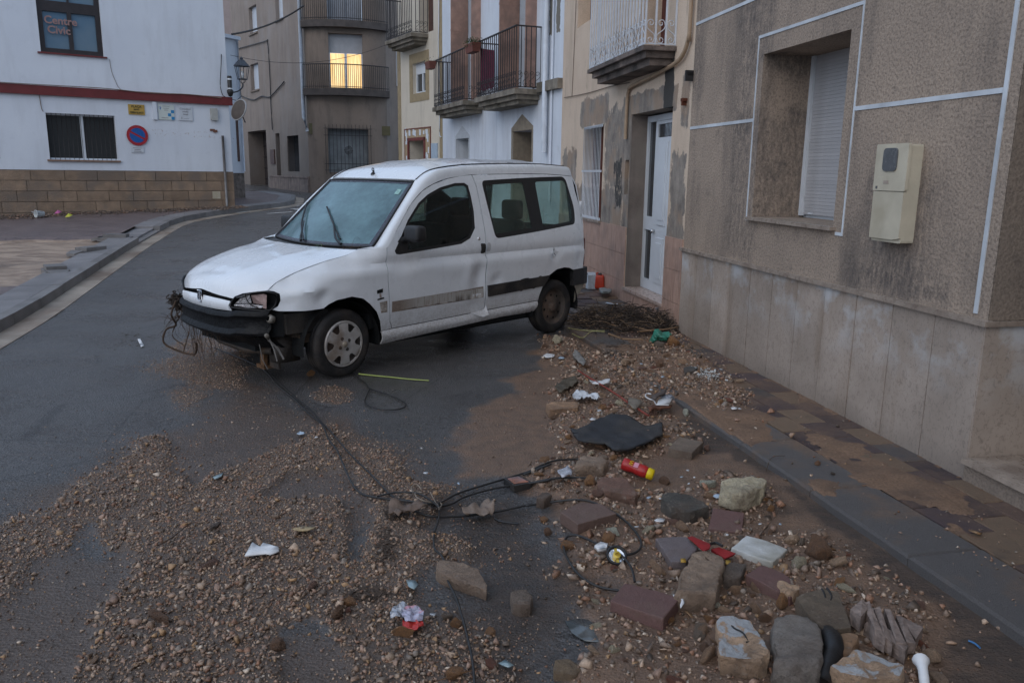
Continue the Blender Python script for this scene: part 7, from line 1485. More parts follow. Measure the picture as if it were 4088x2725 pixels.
# --- flat and soft rubbish
def sheet(q, poly, zf, mats, label, name, cat, th=.003, step=.02, wr=.006, wf=14, seed=0, tags=True, sm_=True, parent=None, edge=True):
    "thin sheet; outline from the photo, height function zf(t) or number over the ground"
    P0 = gat(q, (sum(p[0] for p in poly)/len(poly), sum(p[1] for p in poly)/len(poly))); z0 = P0.z; h0 = zf if isinstance(zf, (int, float)) else .02
    pts = [at(*q(*p), z0+h0) for p in poly]; V, F, L = cdt([(p.x, p.y) for p in pts], (), step)
    cx, cy = P0.x, P0.y; vs = []
    for a, b in V:
        z = h0 + wr*2*(mnoise.noise(Vector((a*wf+seed, b*wf, seed)))) + wr*mnoise.noise(Vector((a*wf*2.7, b*wf*2.7+seed, 3)))
        if not isinstance(zf, (int, float)): z += zf(a, b)
        vs.append((a-cx, b-cy, max(z, .004)))
    me = MB().add(vs, F).mesh(name, mats, sm_); o = link(name, me, parent); 
    if not parent: o.location = (cx, cy, z0)
    md = o.modifiers.new('thickness', 'SOLIDIFY'); md.thickness = th; md.offset = 0
    if tags and not parent: tag(o, label, cat)
    return o
m_mat = plain('rubber_mat', (.028,.030,.035), .75, .25, 14, .5, 240, rnd=0, tint=(.05,.047,.045)); m_paper = plain('wet_paper', (.50,.52,.54), .7, .15, 14, .2, 60, rnd=0); m_paper2 = plain('white_card', (.62,.62,.62), .5, .06, 14, .1, 60, rnd=0)
sheet(Q4, [(625,915),(680,935),(770,900),(860,850),(950,812),(1040,800),(1120,815),(1170,832),(1250,868),(1330,885),(1400,872),(1440,850),(1445,980),(1380,1015),(1300,1050),(1200,1085),(1100,1112),(1040,1115),(1000,1108),(960,1075),(930,1050),(840,1045),(760,1040),(690,1010),(650,980)], .045, m_mat, 'curled dark grey rubber mat on the rubble', 'rubber_mat', 'mat', .012, .03, .012, 5, 2)
sheet(QZ2, [(1495,795),(1540,712),(1590,738),(1605,715),(1640,722),(1700,742),(1705,765),(1650,785),(1620,780)], .022, m_paper2, 'broken white tile shard lying on the gravel', 'tile_shard', 'shard', .006, .04, .001)
sheet(QZ2, [(1785,625),(1850,610),(1935,618),(1880,640),(1800,638)], .02, plain('straw_leaf', (.33,.25,.14), .7, .2, 20, .2, 60, rnd=0), 'pale dry leaf shaped chip on the gravel', 'chip', 'chip', .004, .04, .003)
sheet(Q4, [(640,615),(660,595),(720,585),(780,600),(850,605),(885,630),(850,650),(760,640),(690,655),(645,648)], .05, m_paper, 'crumpled wet white paper on the rubble', 'crumpled_paper', 'paper', .003, .012, .016, 30, 4)
sheet(Q4, [(788,485),(830,500),(900,490),(975,472),(970,500),(920,520),(820,515)], .045, m_paper2, 'white plate fragment under the red strip', 'plate_fragment', 'shard', .005, .03, .003)
sheet(Q4, [(1415,652),(1532,645),(1500,712),(1390,708)], .06, m_paper2, 'clean white card standing out on the rubble near the kerb', 'white_card', 'card', .003, .05, .002)
sheet(Q4, [(1440,620),(1470,608),(1535,630),(1500,655),(1430,648)], .05, plain('clear_film', (.30,.33,.38), .2, .2, 20, .2, 60, rnd=0), 'scrap of clear plastic behind the white card', 'plastic_scrap', 'plastic', .002, .02, .01, 22, 3)
sheet(Q4, [(1140,645),(1240,655),(1265,685),(1200,745),(1135,700)], .07, plain('grey_board', (.17,.145,.115), .8, .2, 20, .2, 60, rnd=0), 'torn grey brown card on the red strip', 'torn_card', 'card', .004, .03, .006)
sheet(Q4, [(1310,735),(1400,705),(1530,712),(1520,735),(1400,740),(1330,770)], .05, plain('rotten_wood', (.11,.045,.025), .8, .3, 20, .5, 60, rnd=0), 'splintered reddish wood strip under the white card', 'wood_strip', 'wood', .012, .03, .01)
sheet(Q4, [(1340,640),(1480,560),(1470,600),(1380,660)], .08, plain('dark_board', (.085,.066,.058), .8, .2, 20, .3, 60, rnd=0), 'dark board leaning behind the white card', 'dark_board', 'board', .012, .04, .01)
sheet(Q4, [(660,215),(700,240),(760,320),(740,345),(690,320),(640,260)], .05, plain('corrugated_grey', (.20,.19,.175), .7, .4, 60, .3, 60, rnd=0), 'grey ribbed plaster piece by the kerb behind the rear wheel', 'plaster_piece', 'plaster', .01, .03, .006)
sheet(Q4, [(480,540),(560,480),(660,450),(690,500),(600,560),(530,600)], .03, plain('olive_sludge', (.075,.060,.040), .5, .3, 12, .4, 50, rnd=0), 'dark olive tarpaulin scrap in the mud', 'tarpaulin_scrap', 'tarpaulin', .004, .03, .012)
sheet(Q6, [(1690,1790),(1700,1795),(1700,1800)], .03, m_paper, 'x', 'x', 'x') if 0 else None
sheet(Q6, [(262,272),(345,232),(385,262),(378,300),(300,318)], .06, plain('milky_packet', (.40,.41,.45), .3, .3, 40, .2, 60, rnd=0), 'small milky plastic packet between the two cables', 'plastic_packet', 'packet', .004, .02, .006, 30, 5)
sheet(Q6, [(1225,1300),(1270,1302),(1310,1335),(1322,1370),(1290,1412),(1285,1385),(1298,1350),(1270,1325),(1230,1318)], .05, m_paper2, 'white curl of plastic at the corner of the large purple paver', 'plastic_curl', 'plastic', .003, .03, .004)
sheet(Q6, [(570,905),(620,872),(680,885),(670,925),(600,935)], .045, m_paper2, 'white plastic cap under the cable loop', 'plastic_disc', 'plastic', .015, .03, .006)
sheet(Q3, [(960,1070),(1020,1050),(1100,1075),(1150,1050),(1215,1045),(1235,1070),(1160,1100),(1080,1105),(1030,1140),(960,1110)], .05, plain('brown_film', (.12,.082,.06), .6, .3, 16, .3, 50, rnd=0), 'torn brown packing film tangled at the cable junction', 'packing_film', 'film', .003, .02, .024, 16, 6)
sheet(Q3, [(1470,1095),(1560,1075),(1640,1035),(1690,1060),(1700,1100),(1600,1135),(1500,1130)], .05, plain('beige_film', (.17,.125,.095), .6, .3, 16, .3, 50, rnd=0), 'crumpled beige film right of the cable junction', 'crumpled_film', 'film', .003, .02, .022, 18, 8)
sheet(Q5, [(1910,870),(2000,850),(2140,860),(2220,930),(2200,1020),(2060,1010),(1960,950)], .008, plain('puddle_glass', (.075,.085,.088), .12, .3, 14, .2, 30, rnd=0, spec=.7), 'cracked sheet of glass flat on the mud near the bottom', 'glass_sheet', 'glass', .005, .06, .001)
sheet(Q5, [(1430,1170),(1480,1145),(1540,1185),(1500,1200)], .02, plain('pale_glass', (.20,.27,.29), .15, .2, 14, .1, 30, rnd=0, spec=.7), 'pale blue glass splinter by the brick red stone', 'glass_splinter', 'glass', .004, .05, .001)
sheet(Q5, [(760,560),(830,570),(850,600),(820,640),(780,620)], .03, bpy.data.materials['pale_glass'], 'glassy grey shard at the gravel edge', 'glass_shard', 'glass', .004, .05, .004)
sheet(QZ2, [(1300,310),(1365,285),(1350,310),(1310,322)], .012, bpy.data.materials['pale_glass'], 'long clear splinter on the muddy asphalt', 'splinter', 'glass', .003, .05, .001)
sheet(lambda x, y: (x*1.738, y*1.738), [(316,779),(322,777),(331,794),(324,797)], .010, m_paper2, 'short white plastic strip on the open road', 'plastic_strip', 'plastic', .004, .05, .001)
# phone-like dark frame with a picture
bk = thing('picture_frame', 'small dark frame with an orange picture lying on the cable', 'frame'); bl = gat(Q3, (1860,905)); bk.location = bl
def quad_on(q, pts, z0, z1, nm, mt, par):
    P = [at(*q(*p), bl.z+z1)-bl for p in pts]; part(nm, MB().add([(p.x,p.y,z0) for p in P]+[(p.x,p.y,z1) for p in P], [(0,1,2,3),(7,6,5,4),(0,4,5,1),(1,5,6,2),(2,6,7,3),(3,7,4,0)]), mt, par)
quad_on(Q3, [(1762,885),(1870,865),(1962,915),(1835,938)], .0, .035, 'cover', m_blk, bk); quad_on(Q3, [(1785,885),(1865,870),(1935,908),(1835,922)], .036, .038, 'picture', plain('orange_picture', (.17,.12,.12), .2, .5, 9, 0, rnd=0, tint=(.50,.14,.03)), bk)
# crushed can
m_can = plain('can_silver', (.33,.34,.37), .3, .3, 20, .3, 60, metal=.4, rnd=0)
cn = thing('crushed_can', 'crushed red white and blue drink can on the gravel', 'can'); bl = gat(Q5, (770,850)); cn.location = bl
def crumple(q, poly, h, nm, mt, par, seed, amp=.014):
    P = [at(*q(*p), bl.z+h)-bl for p in poly]; V, F, L = cdt([(p.x, p.y) for p in P], (), .011)
    o = part(nm, MB().add([(a, b, h+amp*(mnoise.noise(Vector((a*45+seed, b*45, 0)))+.7*mnoise.noise(Vector((a*90, b*90, seed))))) for a, b in V], F), mt, par)
    md = o.modifiers.new('t', 'SOLIDIFY'); md.thickness = .003
crumple(Q5, [(645,800),(680,745),(740,738),(800,760),(780,810),(720,830),(650,830)], .045, 'end', m_can, cn, 1); crumple(Q5, [(735,760),(850,760),(890,800),(880,850),(760,860),(730,810)], .05, 'body', plain('can_print', (.33,.32,.40), .4, .5, 35, 0, rnd=0, tint=(.45,.05,.05)), cn, 5); crumple(Q5, [(740,860),(880,855),(890,890),(840,920),(770,915),(735,890)], .04, 'bottom', plain('can_red', (.38,.03,.025), .35, .2, 20, .1, 60, rnd=0), cn, 9)
# sauce bottle
p0, p1 = gat(Q4, (1085,1300)), gat(Q4, (1305,1385)); ax = (p1-p0).normalized(); pc_ = gat(Q4, (1352,1400)); L_ = (p1-p0).length; rB = .036
Mb = T(p0+Vector((0,0,rB+.012))) @ ax.to_track_quat('Z', 'Y').to_matrix().to_4x4(); btl = thing('sauce_bottle', 'red sauce bottle with a yellow cap lying on its side in the rubble', 'bottle', Mb)
part('body', MB().lathe([(0,0),(rB*.9,.0),(rB,.01),(rB*.98,L_*.3),(rB*.86,L_*.42),(rB*.86,L_*.5),(rB*.97,L_*.6),(rB,L_*.85),(rB*.9,L_*.97),(rB*.8,L_)], Matrix(), 22), plain('sauce_red', (.33,.018,.018), .3, .18, 30, .05, 60, rnd=0), btl, True)
part('cap', MB().lathe([(rB*.86,L_),(rB*.9,L_+.004),(rB*.88,L_+.034),(rB*.6,L_+.038),(0,L_+.038)], Matrix(), 22), plain('cap_yellow', (.62,.46,.01), .4, .08, 30, .05, 60, rnd=0), btl, True)
upl = Mb.inverted().to_3x3() @ Vector((-.15,-.55,.8)).normalized(); ang = math.atan2(upl.y, upl.x); Ml = RZ(ang) @ T((rB*1.0,0,0)) @ RY(pi/2)
part('label', MB().add([Ml @ Vector((-L_*.62, .016, .0005)), Ml @ Vector((-L_*.62,-.016,.0005)), Ml @ Vector((-L_*.44,-.016,-.0035)), Ml @ Vector((-L_*.44,.016,-.0035))], [(0,1,2,3)]), plain('pink_label', (.50,.22,.28), .5, .1, 30, 0, rnd=0), btl)
arch = []
for s_ in (-1, 1): arch.append([Ml @ Vector((-L_*.34+.020*(1-(abs(t))**2.2)*1.0-.01, s_*.007+.007*t, .001)) for t in [i/6-1 for i in range(13)]])
mm = MB(); [mm.tube(a, .0016, 4) for a in arch]; part('emblem', mm, bpy.data.materials['cap_yellow'], btl)
# green bag, water bottle, fuel can, carton
def blob(q, poly, h, name, mt, label, cat, seed, amp=.05, fr=9, th=.002, sub=.018):
    P0 = gat(q, (sum(p[0] for p in poly)/len(poly), max(p[1] for p in poly)-5)); pts = []
    P = [gat(q, p) for p in poly]; d = (P0-CAM).dot(FWD)
    # cushion standing on the ground: outline in the vertical plane through P0 facing the viewer, given depth
    X0 = Vector((RIGHT.x, RIGHT.y, 0)).normalized(); pl = []
    for p in poly:
        r_ = pray(*q(*p)); n_ = Vector((-X0.y, X0.x, 0)); k = (P0-CAM).dot(n_)/r_.dot(n_); W_ = CAM+r_*k; pl.append(((W_-P0).dot(X0), W_.z-P0.z))
    V, F, L = cdt(pl, (), sub); vs = []; sd2 = sdist(pl, [a for a, b in V], [b for a, b in V])
    for s_ in (1, -1):
        for (a, b), e in zip(V, sd2):
            e = max(0, e); dd = h*math.sqrt(min(1, e/(h*.9)))*(1+.0*s_); nn = amp*(mnoise.noise(Vector((a*fr*2+seed, b*fr*2, s_)))+.7*mnoise.noise(Vector((a*fr*5, b*fr*5+seed, s_))))*min(1, e/.02)
            vs.append((a, -s_*(dd+nn*.5), max(b, .0)))
    nV = len(V); mb = MB().add(vs, F+[tuple(nV+i for i in f[::-1]) for f in F]); M_ = Matrix(((X0.x, -X0.y, 0, P0.x), (X0.y, X0.x, 0, P0.y), (0,0,1,P0.z), (0,0,0,1)))
    return single(name, mb, mt, label, cat, M_, False)
blob(Q8, [(1020,820),(1060,745),(1078,690),(1120,685),(1160,720),(1230,712),(1262,745),(1240,790),(1210,822),(1160,815),(1100,812),(1060,842)], .09, 'plastic_bag', plain('green_plastic', (.030,.165,.115), .3, .25, 12, .3, 40, rnd=0), 'crumpled green plastic bag at the end of the stick heap', 'bag', 3, .07, 9)
m_pet = glass('clear_pet', (.80,.86,.90), .25, (.30,.36,.42), .08); pB = gat(Q8, (1120,600)); pE = gat(Q8, (1265,625)); dB = Vector((pE.x-pB.x, pE.y-pB.y, 0)).normalized()
Mw = T(pB+Vector((0,0,.13))) @ dB.to_track_quat('Z', 'Y').to_matrix().to_4x4(); wb = thing('water_bottle', 'clear water bottle with a blue label on the dark stick heap', 'bottle', Mw)
part('body', MB().lathe([(0,.0),(.038,.0),(.043,.02),(.040,.05),(.043,.07),(.043,.17),(.040,.19),(.044,.22),(.044,.24),(0,.25)], Matrix(), 20).lathe([(.012,-.05),(.016,-.02),(.038,.0)], Matrix(), 14), m_pet, wb, True); part('label', MB().lathe([(.0445,.08),(.0445,.165)], Matrix(), 20), plain('label_blue', (.03,.08,.33), .4, .2, 20, 0, rnd=0), wb, True)
pB = gat(Q8, (1010,560)); Mw2 = T(pB+Vector((0,0,.08))) @ Vector((.9,.3,-.05)).to_track_quat('Z', 'Y').to_matrix().to_4x4(); single('crushed_bottle', MB().lathe([(0,0),(.03,.0),(.036,.02),(.028,.06),(.036,.09),(.026,.14),(.037,.18),(.03,.24),(0,.25)], Mw2, 14), m_pet, 'crushed clear bottle lying behind the blue labelled one', 'bottle', None, True)
pj = gat(Q8, (503,262)); hj = 112*.3827*1.55/FPX*(pj-CAM).dot(FWD); wj = 110*.3827/FPX*(pj-CAM).dot(FWD); jc = thing('fuel_can', 'red plastic fuel can standing against the pink tiles', 'canister', T(pj) @ RZ(RAD(-10)))
jm = bmesh.new(); bmesh.ops.create_cube(jm, size=1); [setattr(v, 'co', Vector((v.co.x*wj*(1.0 if v.co.z < 0 else .82), v.co.y*.13, (v.co.z+.5)*hj*.82))) for v in jm.verts]; bmesh.ops.bevel(jm, geom=jm.edges[:], offset=.025, segments=3, profile=.5, affect='EDGES'); me = bpy.data.meshes.new('body'); jm.to_mesh(me); jm.free(); me.polygons.foreach_set('use_smooth', [True]*len(me.polygons)); me.materials.append(plain('can_orange', (.45,.045,.02), .45, .15, 12, .1, 40, rnd=0)); inst('body', me, jc)
part('cap', MB().lathe([(.028,hj*.80),(.030,hj*.86),(.024,hj*.93),(.0,hj*.94)], T((.0,0,0)), 12), m_blk, jc, True); part('handle', MB().tube([(-wj*.3,0,hj*.78),(-wj*.28,0,hj*.93),(-.03,0,hj*.95),(-.01,0,hj*.88)], .010, 6), bpy.data.materials['can_orange'], jc, True)
pj = gat(Q8, (412,262)); single('carton', MB().box(-.055,.055,-.05,.05,0,.19).add([(-.055,-.05,.19),(.055,-.05,.19),(.055,0,.225),(-.055,0,.225),(-.055,.05,.19),(.055,.05,.19)], [(0,1,2,3),(3,2,5,4)]), plain('carton_white', (.42,.45,.48), .5, .2, 30, .1, 60, rnd=0), 'white drinks carton left of the red fuel can', 'carton', T(pj) @ RZ(.2))
sheet(Q8, [(500,270),(545,262),(635,285),(620,305),(530,312),(505,290)], .05, plain('grey_tub', (.20,.22,.21), .4, .3, 30, .1, 60, rnd=0), 'flattened grey plastic tub in front of the red fuel can', 'plastic_tub', 'tub', .03, .03, .004)
def stick(q, pts, r, label, mt, z=.02, cat='stick', name='stick', n=4, taper=True):
    P = [gat(q, p, z if isinstance(z, (int, float)) else z[i]) for i, p in enumerate(pts)]; c_ = catmull(P, n); return single(name, MB().tube(c_, [r*(1-.35*i/len(c_)) for i in range(len(c_))] if taper else r, 6), mt, label, cat, None, True)
m_tin = plain('tin', (.50,.53,.57), .2, .2, 30, .1, 60, metal=.7, rnd=0); stick(Q8, [(575,415),(630,425),(700,430),(770,440)], .012, 'silver tube end near the dark brick', m_tin, .03, 'tube', 'tin_tube', taper=False)
m_reed = plain('dry_reed', (.20,.125,.07), .7, .25, 30, .1, 60, rnd=.15); m_green = plain('green_stalk', (.30,.36,.10), .5, .15, 30, .05, 60, rnd=0)
stick(Q3, [(752,160),(860,172),(980,183),(1100,196),(1242,206)], .007, 'long yellow green stalk beside the front wheel', m_green, .012)
for i, (pts, r) in enumerate([([(525,600),(600,630),(680,655)],.010),([(875,668),(950,685),(1050,710)],.008),([(905,715),(1050,700),(1200,690),(1350,660)],.012),([(600,738),(680,765),(740,790)],.010),([(735,790),(850,795),(960,797)],.009),([(220,735),(330,722),(420,712),(560,720)],.005),([(180,675),(330,700),(560,705)],.006),([(520,575),(640,610),(760,630)],.005),([(900,600),(1010,575),(1110,625)],.005)]):
    stick(Q8, pts, r, ['brown reed on the left of the stick heap','short brown reed under the water bottle','longest reed sticking out towards the wall','reed pointing at the kerb below the heap','straight reed lying along the kerb slab','green blade lying nearest the rear wheel','thin pale blade by the rear wheel','thin stem on top of the dark heap','arched stem under the water bottle'][i], m_reed if i not in (5, 6) else plain('pale_blade_%d' % i, (.24,.23,.10), .6, .2, 30, 0, rnd=0), .05 if i != 4 else .03)
# dark heap of twigs
hp0 = gat(Q8, (760,640)); R_ = random.Random(8); hm = MB(); hm2 = MB(); Xr = Vector((RIGHT.x, RIGHT.y, 0)).normalized()
ha, hbb = gat(Q8, (250,640)), gat(Q8, (1340,690))
for k in range(2300):
    t = R_.random(); c_ = ha.lerp(hbb, t); w_ = .16+.22*sin(t*pi)**.7; p = c_+Vector((R_.gauss(0,.04), R_.gauss(.10,.5)*w_*1.2, 0)); hh = .15*sin(min(1, t*1.0)*pi)**.5*max(0, 1-((p.y-c_.y-.1)/(w_*1.4))**2)
    p.z = ground_z(p.x, p.y)+R_.random()*hh*1.5+.004; d = Vector((R_.gauss(0,1.3), R_.gauss(0,.7), R_.gauss(0,.22))).normalized()*R_.uniform(.03,.14); q_ = p+d; m_ = (p+q_)/2+Vector((R_.gauss(0,.012), R_.gauss(0,.012), R_.gauss(0,.012)))
    q_.z = max(q_.z, .02)
    if k % 6 == 0: hm2.tube([p+Vector((0,0,.012)), m_+Vector((0,0,.02)), q_+Vector((0,0,.015))], R_.choice((.002,.003,.004)), 3, cap=False); continue
    hm.tube([p, m_, q_], R_.choice((.0014,.002,.003,.0045)), 3, cap=False)
tag(link('twig_heap', hm.mesh('twig_heap', plain('black_twigs', (.040,.030,.024), .9, .4, 60, .2, 60, rnd=0))), 'dark heap of twigs and plant waste behind the rear wheel', kind='stuff')
tag(link('dry_stalks', hm2.mesh('dry_stalks', plain('pale_twigs', (.15,.10,.062), .8, .35, 60, .1, 60, rnd=0))), 'paler dry stalks mixed into the dark twig heap', kind='stuff')
n = 1900; R3 = np.random.default_rng(9); t = R3.random(n); px_ = ha.x+(hbb.x-ha.x)*t+R3.normal(0,.05,n); w_ = .16+.22*np.sin(t*pi)**.7; py_ = ha.y+(hbb.y-ha.y)*t+R3.normal(.10,.45,n)*w_*1.2; hh_=0; rr = np.clip(np.exp(R3.normal(math.log(.013),.5,n)),.006,.05)
hh = .17*np.sin(t*pi)**.5*np.clip(1-((py_-(ha.y+(hbb.y-ha.y)*t)-.1)/(w_*1.4))**2, 0, 1); pebbles('compost', 'dark soil clods under the twig heap', px_, py_, .05+hh*R3.random(n), rr, (0,0,0,.6,0,0,6,0,.8), 21, flat=.6)
# leaf litter on the kerb slab
lf = MB(); R_ = random.Random(31)
for (q, c_, sx, sy, nn) in ((Q4, (1150,210), 330, 90, 260), (Q4, (1330,280), 120, 60, 60), (lambda x, y: (x*1.738, y*1.738), (300,780), 40, 22, 60), (Q3, (1000,1120), 90, 60, 90), (Q5, (500,660), 160, 50, 110), (Q5, (620,300), 60, 120, 90)):
    for k in range(nn):
        P = gat(q, (R_.gauss(c_[0], sx*.5), R_.gauss(c_[1], sy*.5)), .006); s_ = R_.uniform(.006,.02); a = R_.uniform(0,6.3); d = Vector((cos(a), sin(a), R_.uniform(-.2,.3)))*s_*R_.uniform(1,3); e = Vector((-sin(a), cos(a), R_.uniform(-.3,.3)))*s_*.35; lf.add([P-d, P+e, P+d, P-e], [(0,1,2,3)])
tag(link('leaf_litter', lf.mesh('leaf_litter', plain('dead_leaves', (.055,.036,.024), .8, .4, 90, 0, rnd=0))), 'dead leaf crumbs and plant fibres stuck to the ground', kind='stuff')
# coloured cords and strips
stick(Q4, [(690,400),(800,470),(950,560),(1060,630),(1140,690)], .007, 'long red plastic strip running down the rubble', plain('strip_red', (.22,.045,.03), .5, .3, 30, .1, 60, rnd=0), .05, 'strip', 'plastic_strip', taper=False)
stick(Q4, [(1210,730),(1260,765),(1320,802)], .008, 'lower end of the red strip below the grey card', bpy.data.materials['strip_red'], .05, 'strip', 'plastic_strip', taper=False)
stick(Q4, [(1345,610),(1300,608),(1295,635),(1330,655),(1365,665),(1385,700)], .005, 'curly white cord left of the white card', m_paper2, .06, 'cord', 'cord', taper=False)
stick(Q6, [(1960,812),(1985,760),(2040,700),(2090,640),(2110,570),(2135,540)], .002, 'thin branching twig standing in the gutter sand', m_root, [.0,.02,.03,.05,.06,.07], 'twig', 'twig')
stick(Q6, [(2010,205),(2050,158),(2160,142)], .002, 'thin dark twig across the kerb slab', m_root, .006, 'twig', 'twig')
stick(Q3, [(1700,1165),(1740,1185),(1865,1202)], .006, 'short black rubber hose piece on the mud', m_rub, .012, 'hose', 'hose', taper=False)
stick(Q7, [(1455,535),(1475,570),(1488,615)], .005, 'left prong of the bent wire on the sandy slab', m_rub, .058, 'wire', 'wire', taper=False); stick(Q7, [(1500,527),(1530,570),(1540,610),(1525,645)], .005, 'right prong of the bent wire on the sandy slab', m_rub, .058, 'wire', 'wire', taper=False)
stick(Q7, [(655,812),(710,870),(780,905),(825,975)], .004, 'long twig on the white paint of the left front block', m_rub, .08, 'twig', 'twig'); stick(Q7, [(808,988),(860,985),(925,975)], .0035, 'short twig on the edge of the left front block', m_rub, .08, 'twig', 'twig')
stick(Q6, [(1418,1045),(1455,1005),(1480,960)], .006, 'reddish twig on the tall sandy block, left one', m_root, .075, 'twig', 'twig'); stick(Q6, [(1480,960),(1500,1000),(1530,1022)], .006, 'reddish twig on the tall sandy block, right one', m_root, .077, 'twig', 'twig')
stick(Q7, [(930,75),(960,35),(1000,0)], .003, 'thin twig behind the marble slab', m_root, .02, 'twig', 'twig')
stick(QZ2, [(960,730),(1050,680),(1150,600),(1200,585)], .003, 'thin dark twig lying in the gravel', m_root, .02, 'twig', 'twig')
# cables
def cab(q, pts, r, label, z=.018): P = [gat(q, p, z) for p in pts]; return single('cable', MB().tube(catmull(P, 5), r, 7), m_cab, label, 'cable', None, True)
cab(Q3, [(700,150),(745,185),(800,225),(832,262),(960,305),(1050,345),(1080,375),(1050,400),(970,410),(880,400),(810,375),(795,345),(812,300),(832,262)], .0058, 'black cable loop coming out from under the front wheel')
cab(Q3, [(-250,-20),(60,110),(190,240),(300,330),(400,430),(500,515),(540,610),(600,690),(640,790),(700,910),(770,990),(900,1022),(1100,1045),(1250,1065),(1340,1075)], .0058, 'longest black cable from the van nose to the junction')
cab(Q3, [(140,160),(270,285),(400,395),(500,500),(600,610),(700,725),(830,850),(920,945),(1010,1025),(1110,1040)], .0052, 'second black cable running beside the longest one')
pc2 = [Q3(*p) for p in [(1260,1085),(1340,1045),(1420,1000),(1500,970),(1700,910),(1900,850),(2091,785)]]+[Q4(*p) for p in [(200,1330),(450,1212),(690,1192)]]
Qi = lambda x, y: (x, y)
cab(Qi, pc2, .0058, 'upper cable from the junction to the rounded concrete block')
cab(Qi, [Q3(*p) for p in [(1300,1085),(1400,1062),(1500,1010),(1700,955),(1900,925),(2091,895)]]+[Q4(*p) for p in [(120,1430),(300,1395),(550,1355),(790,1362)]], .0058, 'middle cable from the junction to the lumpy ochre stone')
cab(Qi, [Q3(*p) for p in [(1100,1092),(1250,1135),(1450,1150),(1700,1120),(1950,1065)]]+[Q6(*p) for p in [(0,560),(200,530),(420,510),(560,532),(740,620),(880,735),(960,860),(930,940),(820,966),(680,920),(560,860),(420,805),(340,822),(315,900),(350,1010),(450,1140),(600,1232),(775,1268)]], .0058, 'lowest cable curling into a big loop among the rubble')
cab(Q6, [(690,900),(800,975),(880,1080),(908,1195)], .0052, 'short cable end dropping from the big loop', .03)
cab(Q3, [(880,1012),(1000,985),(1150,988),(1250,1035),(1310,1090)], .0052, 'small bow of cable over the junction', .04)
cab(Qi, [Q3(*p) for p in [(1310,1080),(1312,1150),(1282,1250)]]+[Q5(*p) for p in [(970,200),(965,330),(1030,395),(1060,560),(1120,690),(1172,850),(1210,1000),(1242,1150),(1258,1330),(1262,1420)]], .0052, 'cable running from the junction to the bottom of the picture', .03)
m_wire = plain('stripped_wire', (.21,.17,.13), .6, .2, 30, .1, 60, rnd=0)
for i, pts in enumerate([[(1130,990),(1120,945),(1160,930),(1190,965)],[(1310,1095),(1290,1060),(1200,1040),(1150,1010),(1150,980),(1190,985)],[(1310,1100),(1330,1070),(1320,1055)],[(1300,1080),(1270,1020),(1250,980)]]): stick(Q3, pts, .0035, ['frayed wire curl on the left of the cable junction','frayed wire loop above the cable junction','tiny wire end right of the cable junction','wire strand pointing up from the cable junction'][i], m_wire, .04, 'wire', 'wire', taper=False)
# red folder
fd = thing('red_folder', 'torn red folded folder leaning on the tall block', 'folder'); bl = gat(Q6, (1540,930)); fd.location = bl; m_fold = plain('folder_red', (.25,.014,.016), .5, .2, 20, .1, 60, rnd=0)
for i in range(5):
    P = [at(*Q6(*p), bl.z+.05+.003*i)-bl for p in [(1352+8*i,822+5*i),(1385+6*i,812+9*i),(1545-3*i,880+8*i),(1500-4*i,925+3*i)]]; part('leaf', MB().add([p for p in P]+[(p.x, p.y, p.z-.006) for p in P], [(0,1,2,3),(7,6,5,4),(0,4,5,1),(1,5,6,2),(2,6,7,3),(3,7,4,0)]), m_fold, fd)
for i in range(5):
    P = [at(*Q6(*p), bl.z+.045-.003*i)-bl for p in [(1545,920+4*i),(1610,905+9*i),(1750-6*i,955+5*i),(1660,998-2*i)]]; part('leaf', MB().add([p for p in P]+[(p.x, p.y, p.z-.005) for p in P], [(0,1,2,3),(7,6,5,4),(0,4,5,1),(1,5,6,2),(2,6,7,3),(3,7,4,0)]), m_fold, fd)
part('strap', MB().tube(catmull([at(*Q6(*p), bl.z+.06)-bl for p in [(1540,878),(1580,868),(1610,878),(1640,895)]], 4), .006, 6), m_rub, fd, True)
for i, p in enumerate(((1310,1015), (1685,1030))): sheet(Q6, [(p[0]-20,p[1]-15),(p[0]+22,p[1]-14),(p[0]+26,p[1]+18),(p[0]-18,p[1]+16)], .045, plain('yellow_tag', (.36,.21,.03), .5, .1, 30, 0, rnd=0) if i == 0 else bpy.data.materials['yellow_tag'], ['yellow tag left of the tall sandy block','yellow tag right of the tall sandy block'][i], 'yellow_tag', 'tag', .003, .05, .001)
# brass disc
bd_ = thing('lamp_socket', 'round black and brass fitting inside the cable loop', 'fitting'); bl = gat(Q6, (755,1025)); bd_.matrix_world = T(bl+Vector((0,0,.03))) @ RX(RAD(38)) @ RZ(.1)
part('ring', MB().lathe([(.042,-.02),(.045,.006),(.037,.008),(.035,-.012)], Matrix(), 24), m_rub, bd_, True); part('dish', MB().lathe([(.035,-.008),(0,-.012)], Matrix(), 24), m_chr, bd_, True); part('brass_core', MB().lathe([(.016,-.01),(.017,.008),(.008,.010),(.007,-.005)], Matrix(), 16).box(-.006,.006,-.034,.034,-.006,-.002), plain('brass', (.50,.36,.06), .35, .1, 20, 0, rnd=0, metal=.5), bd_)
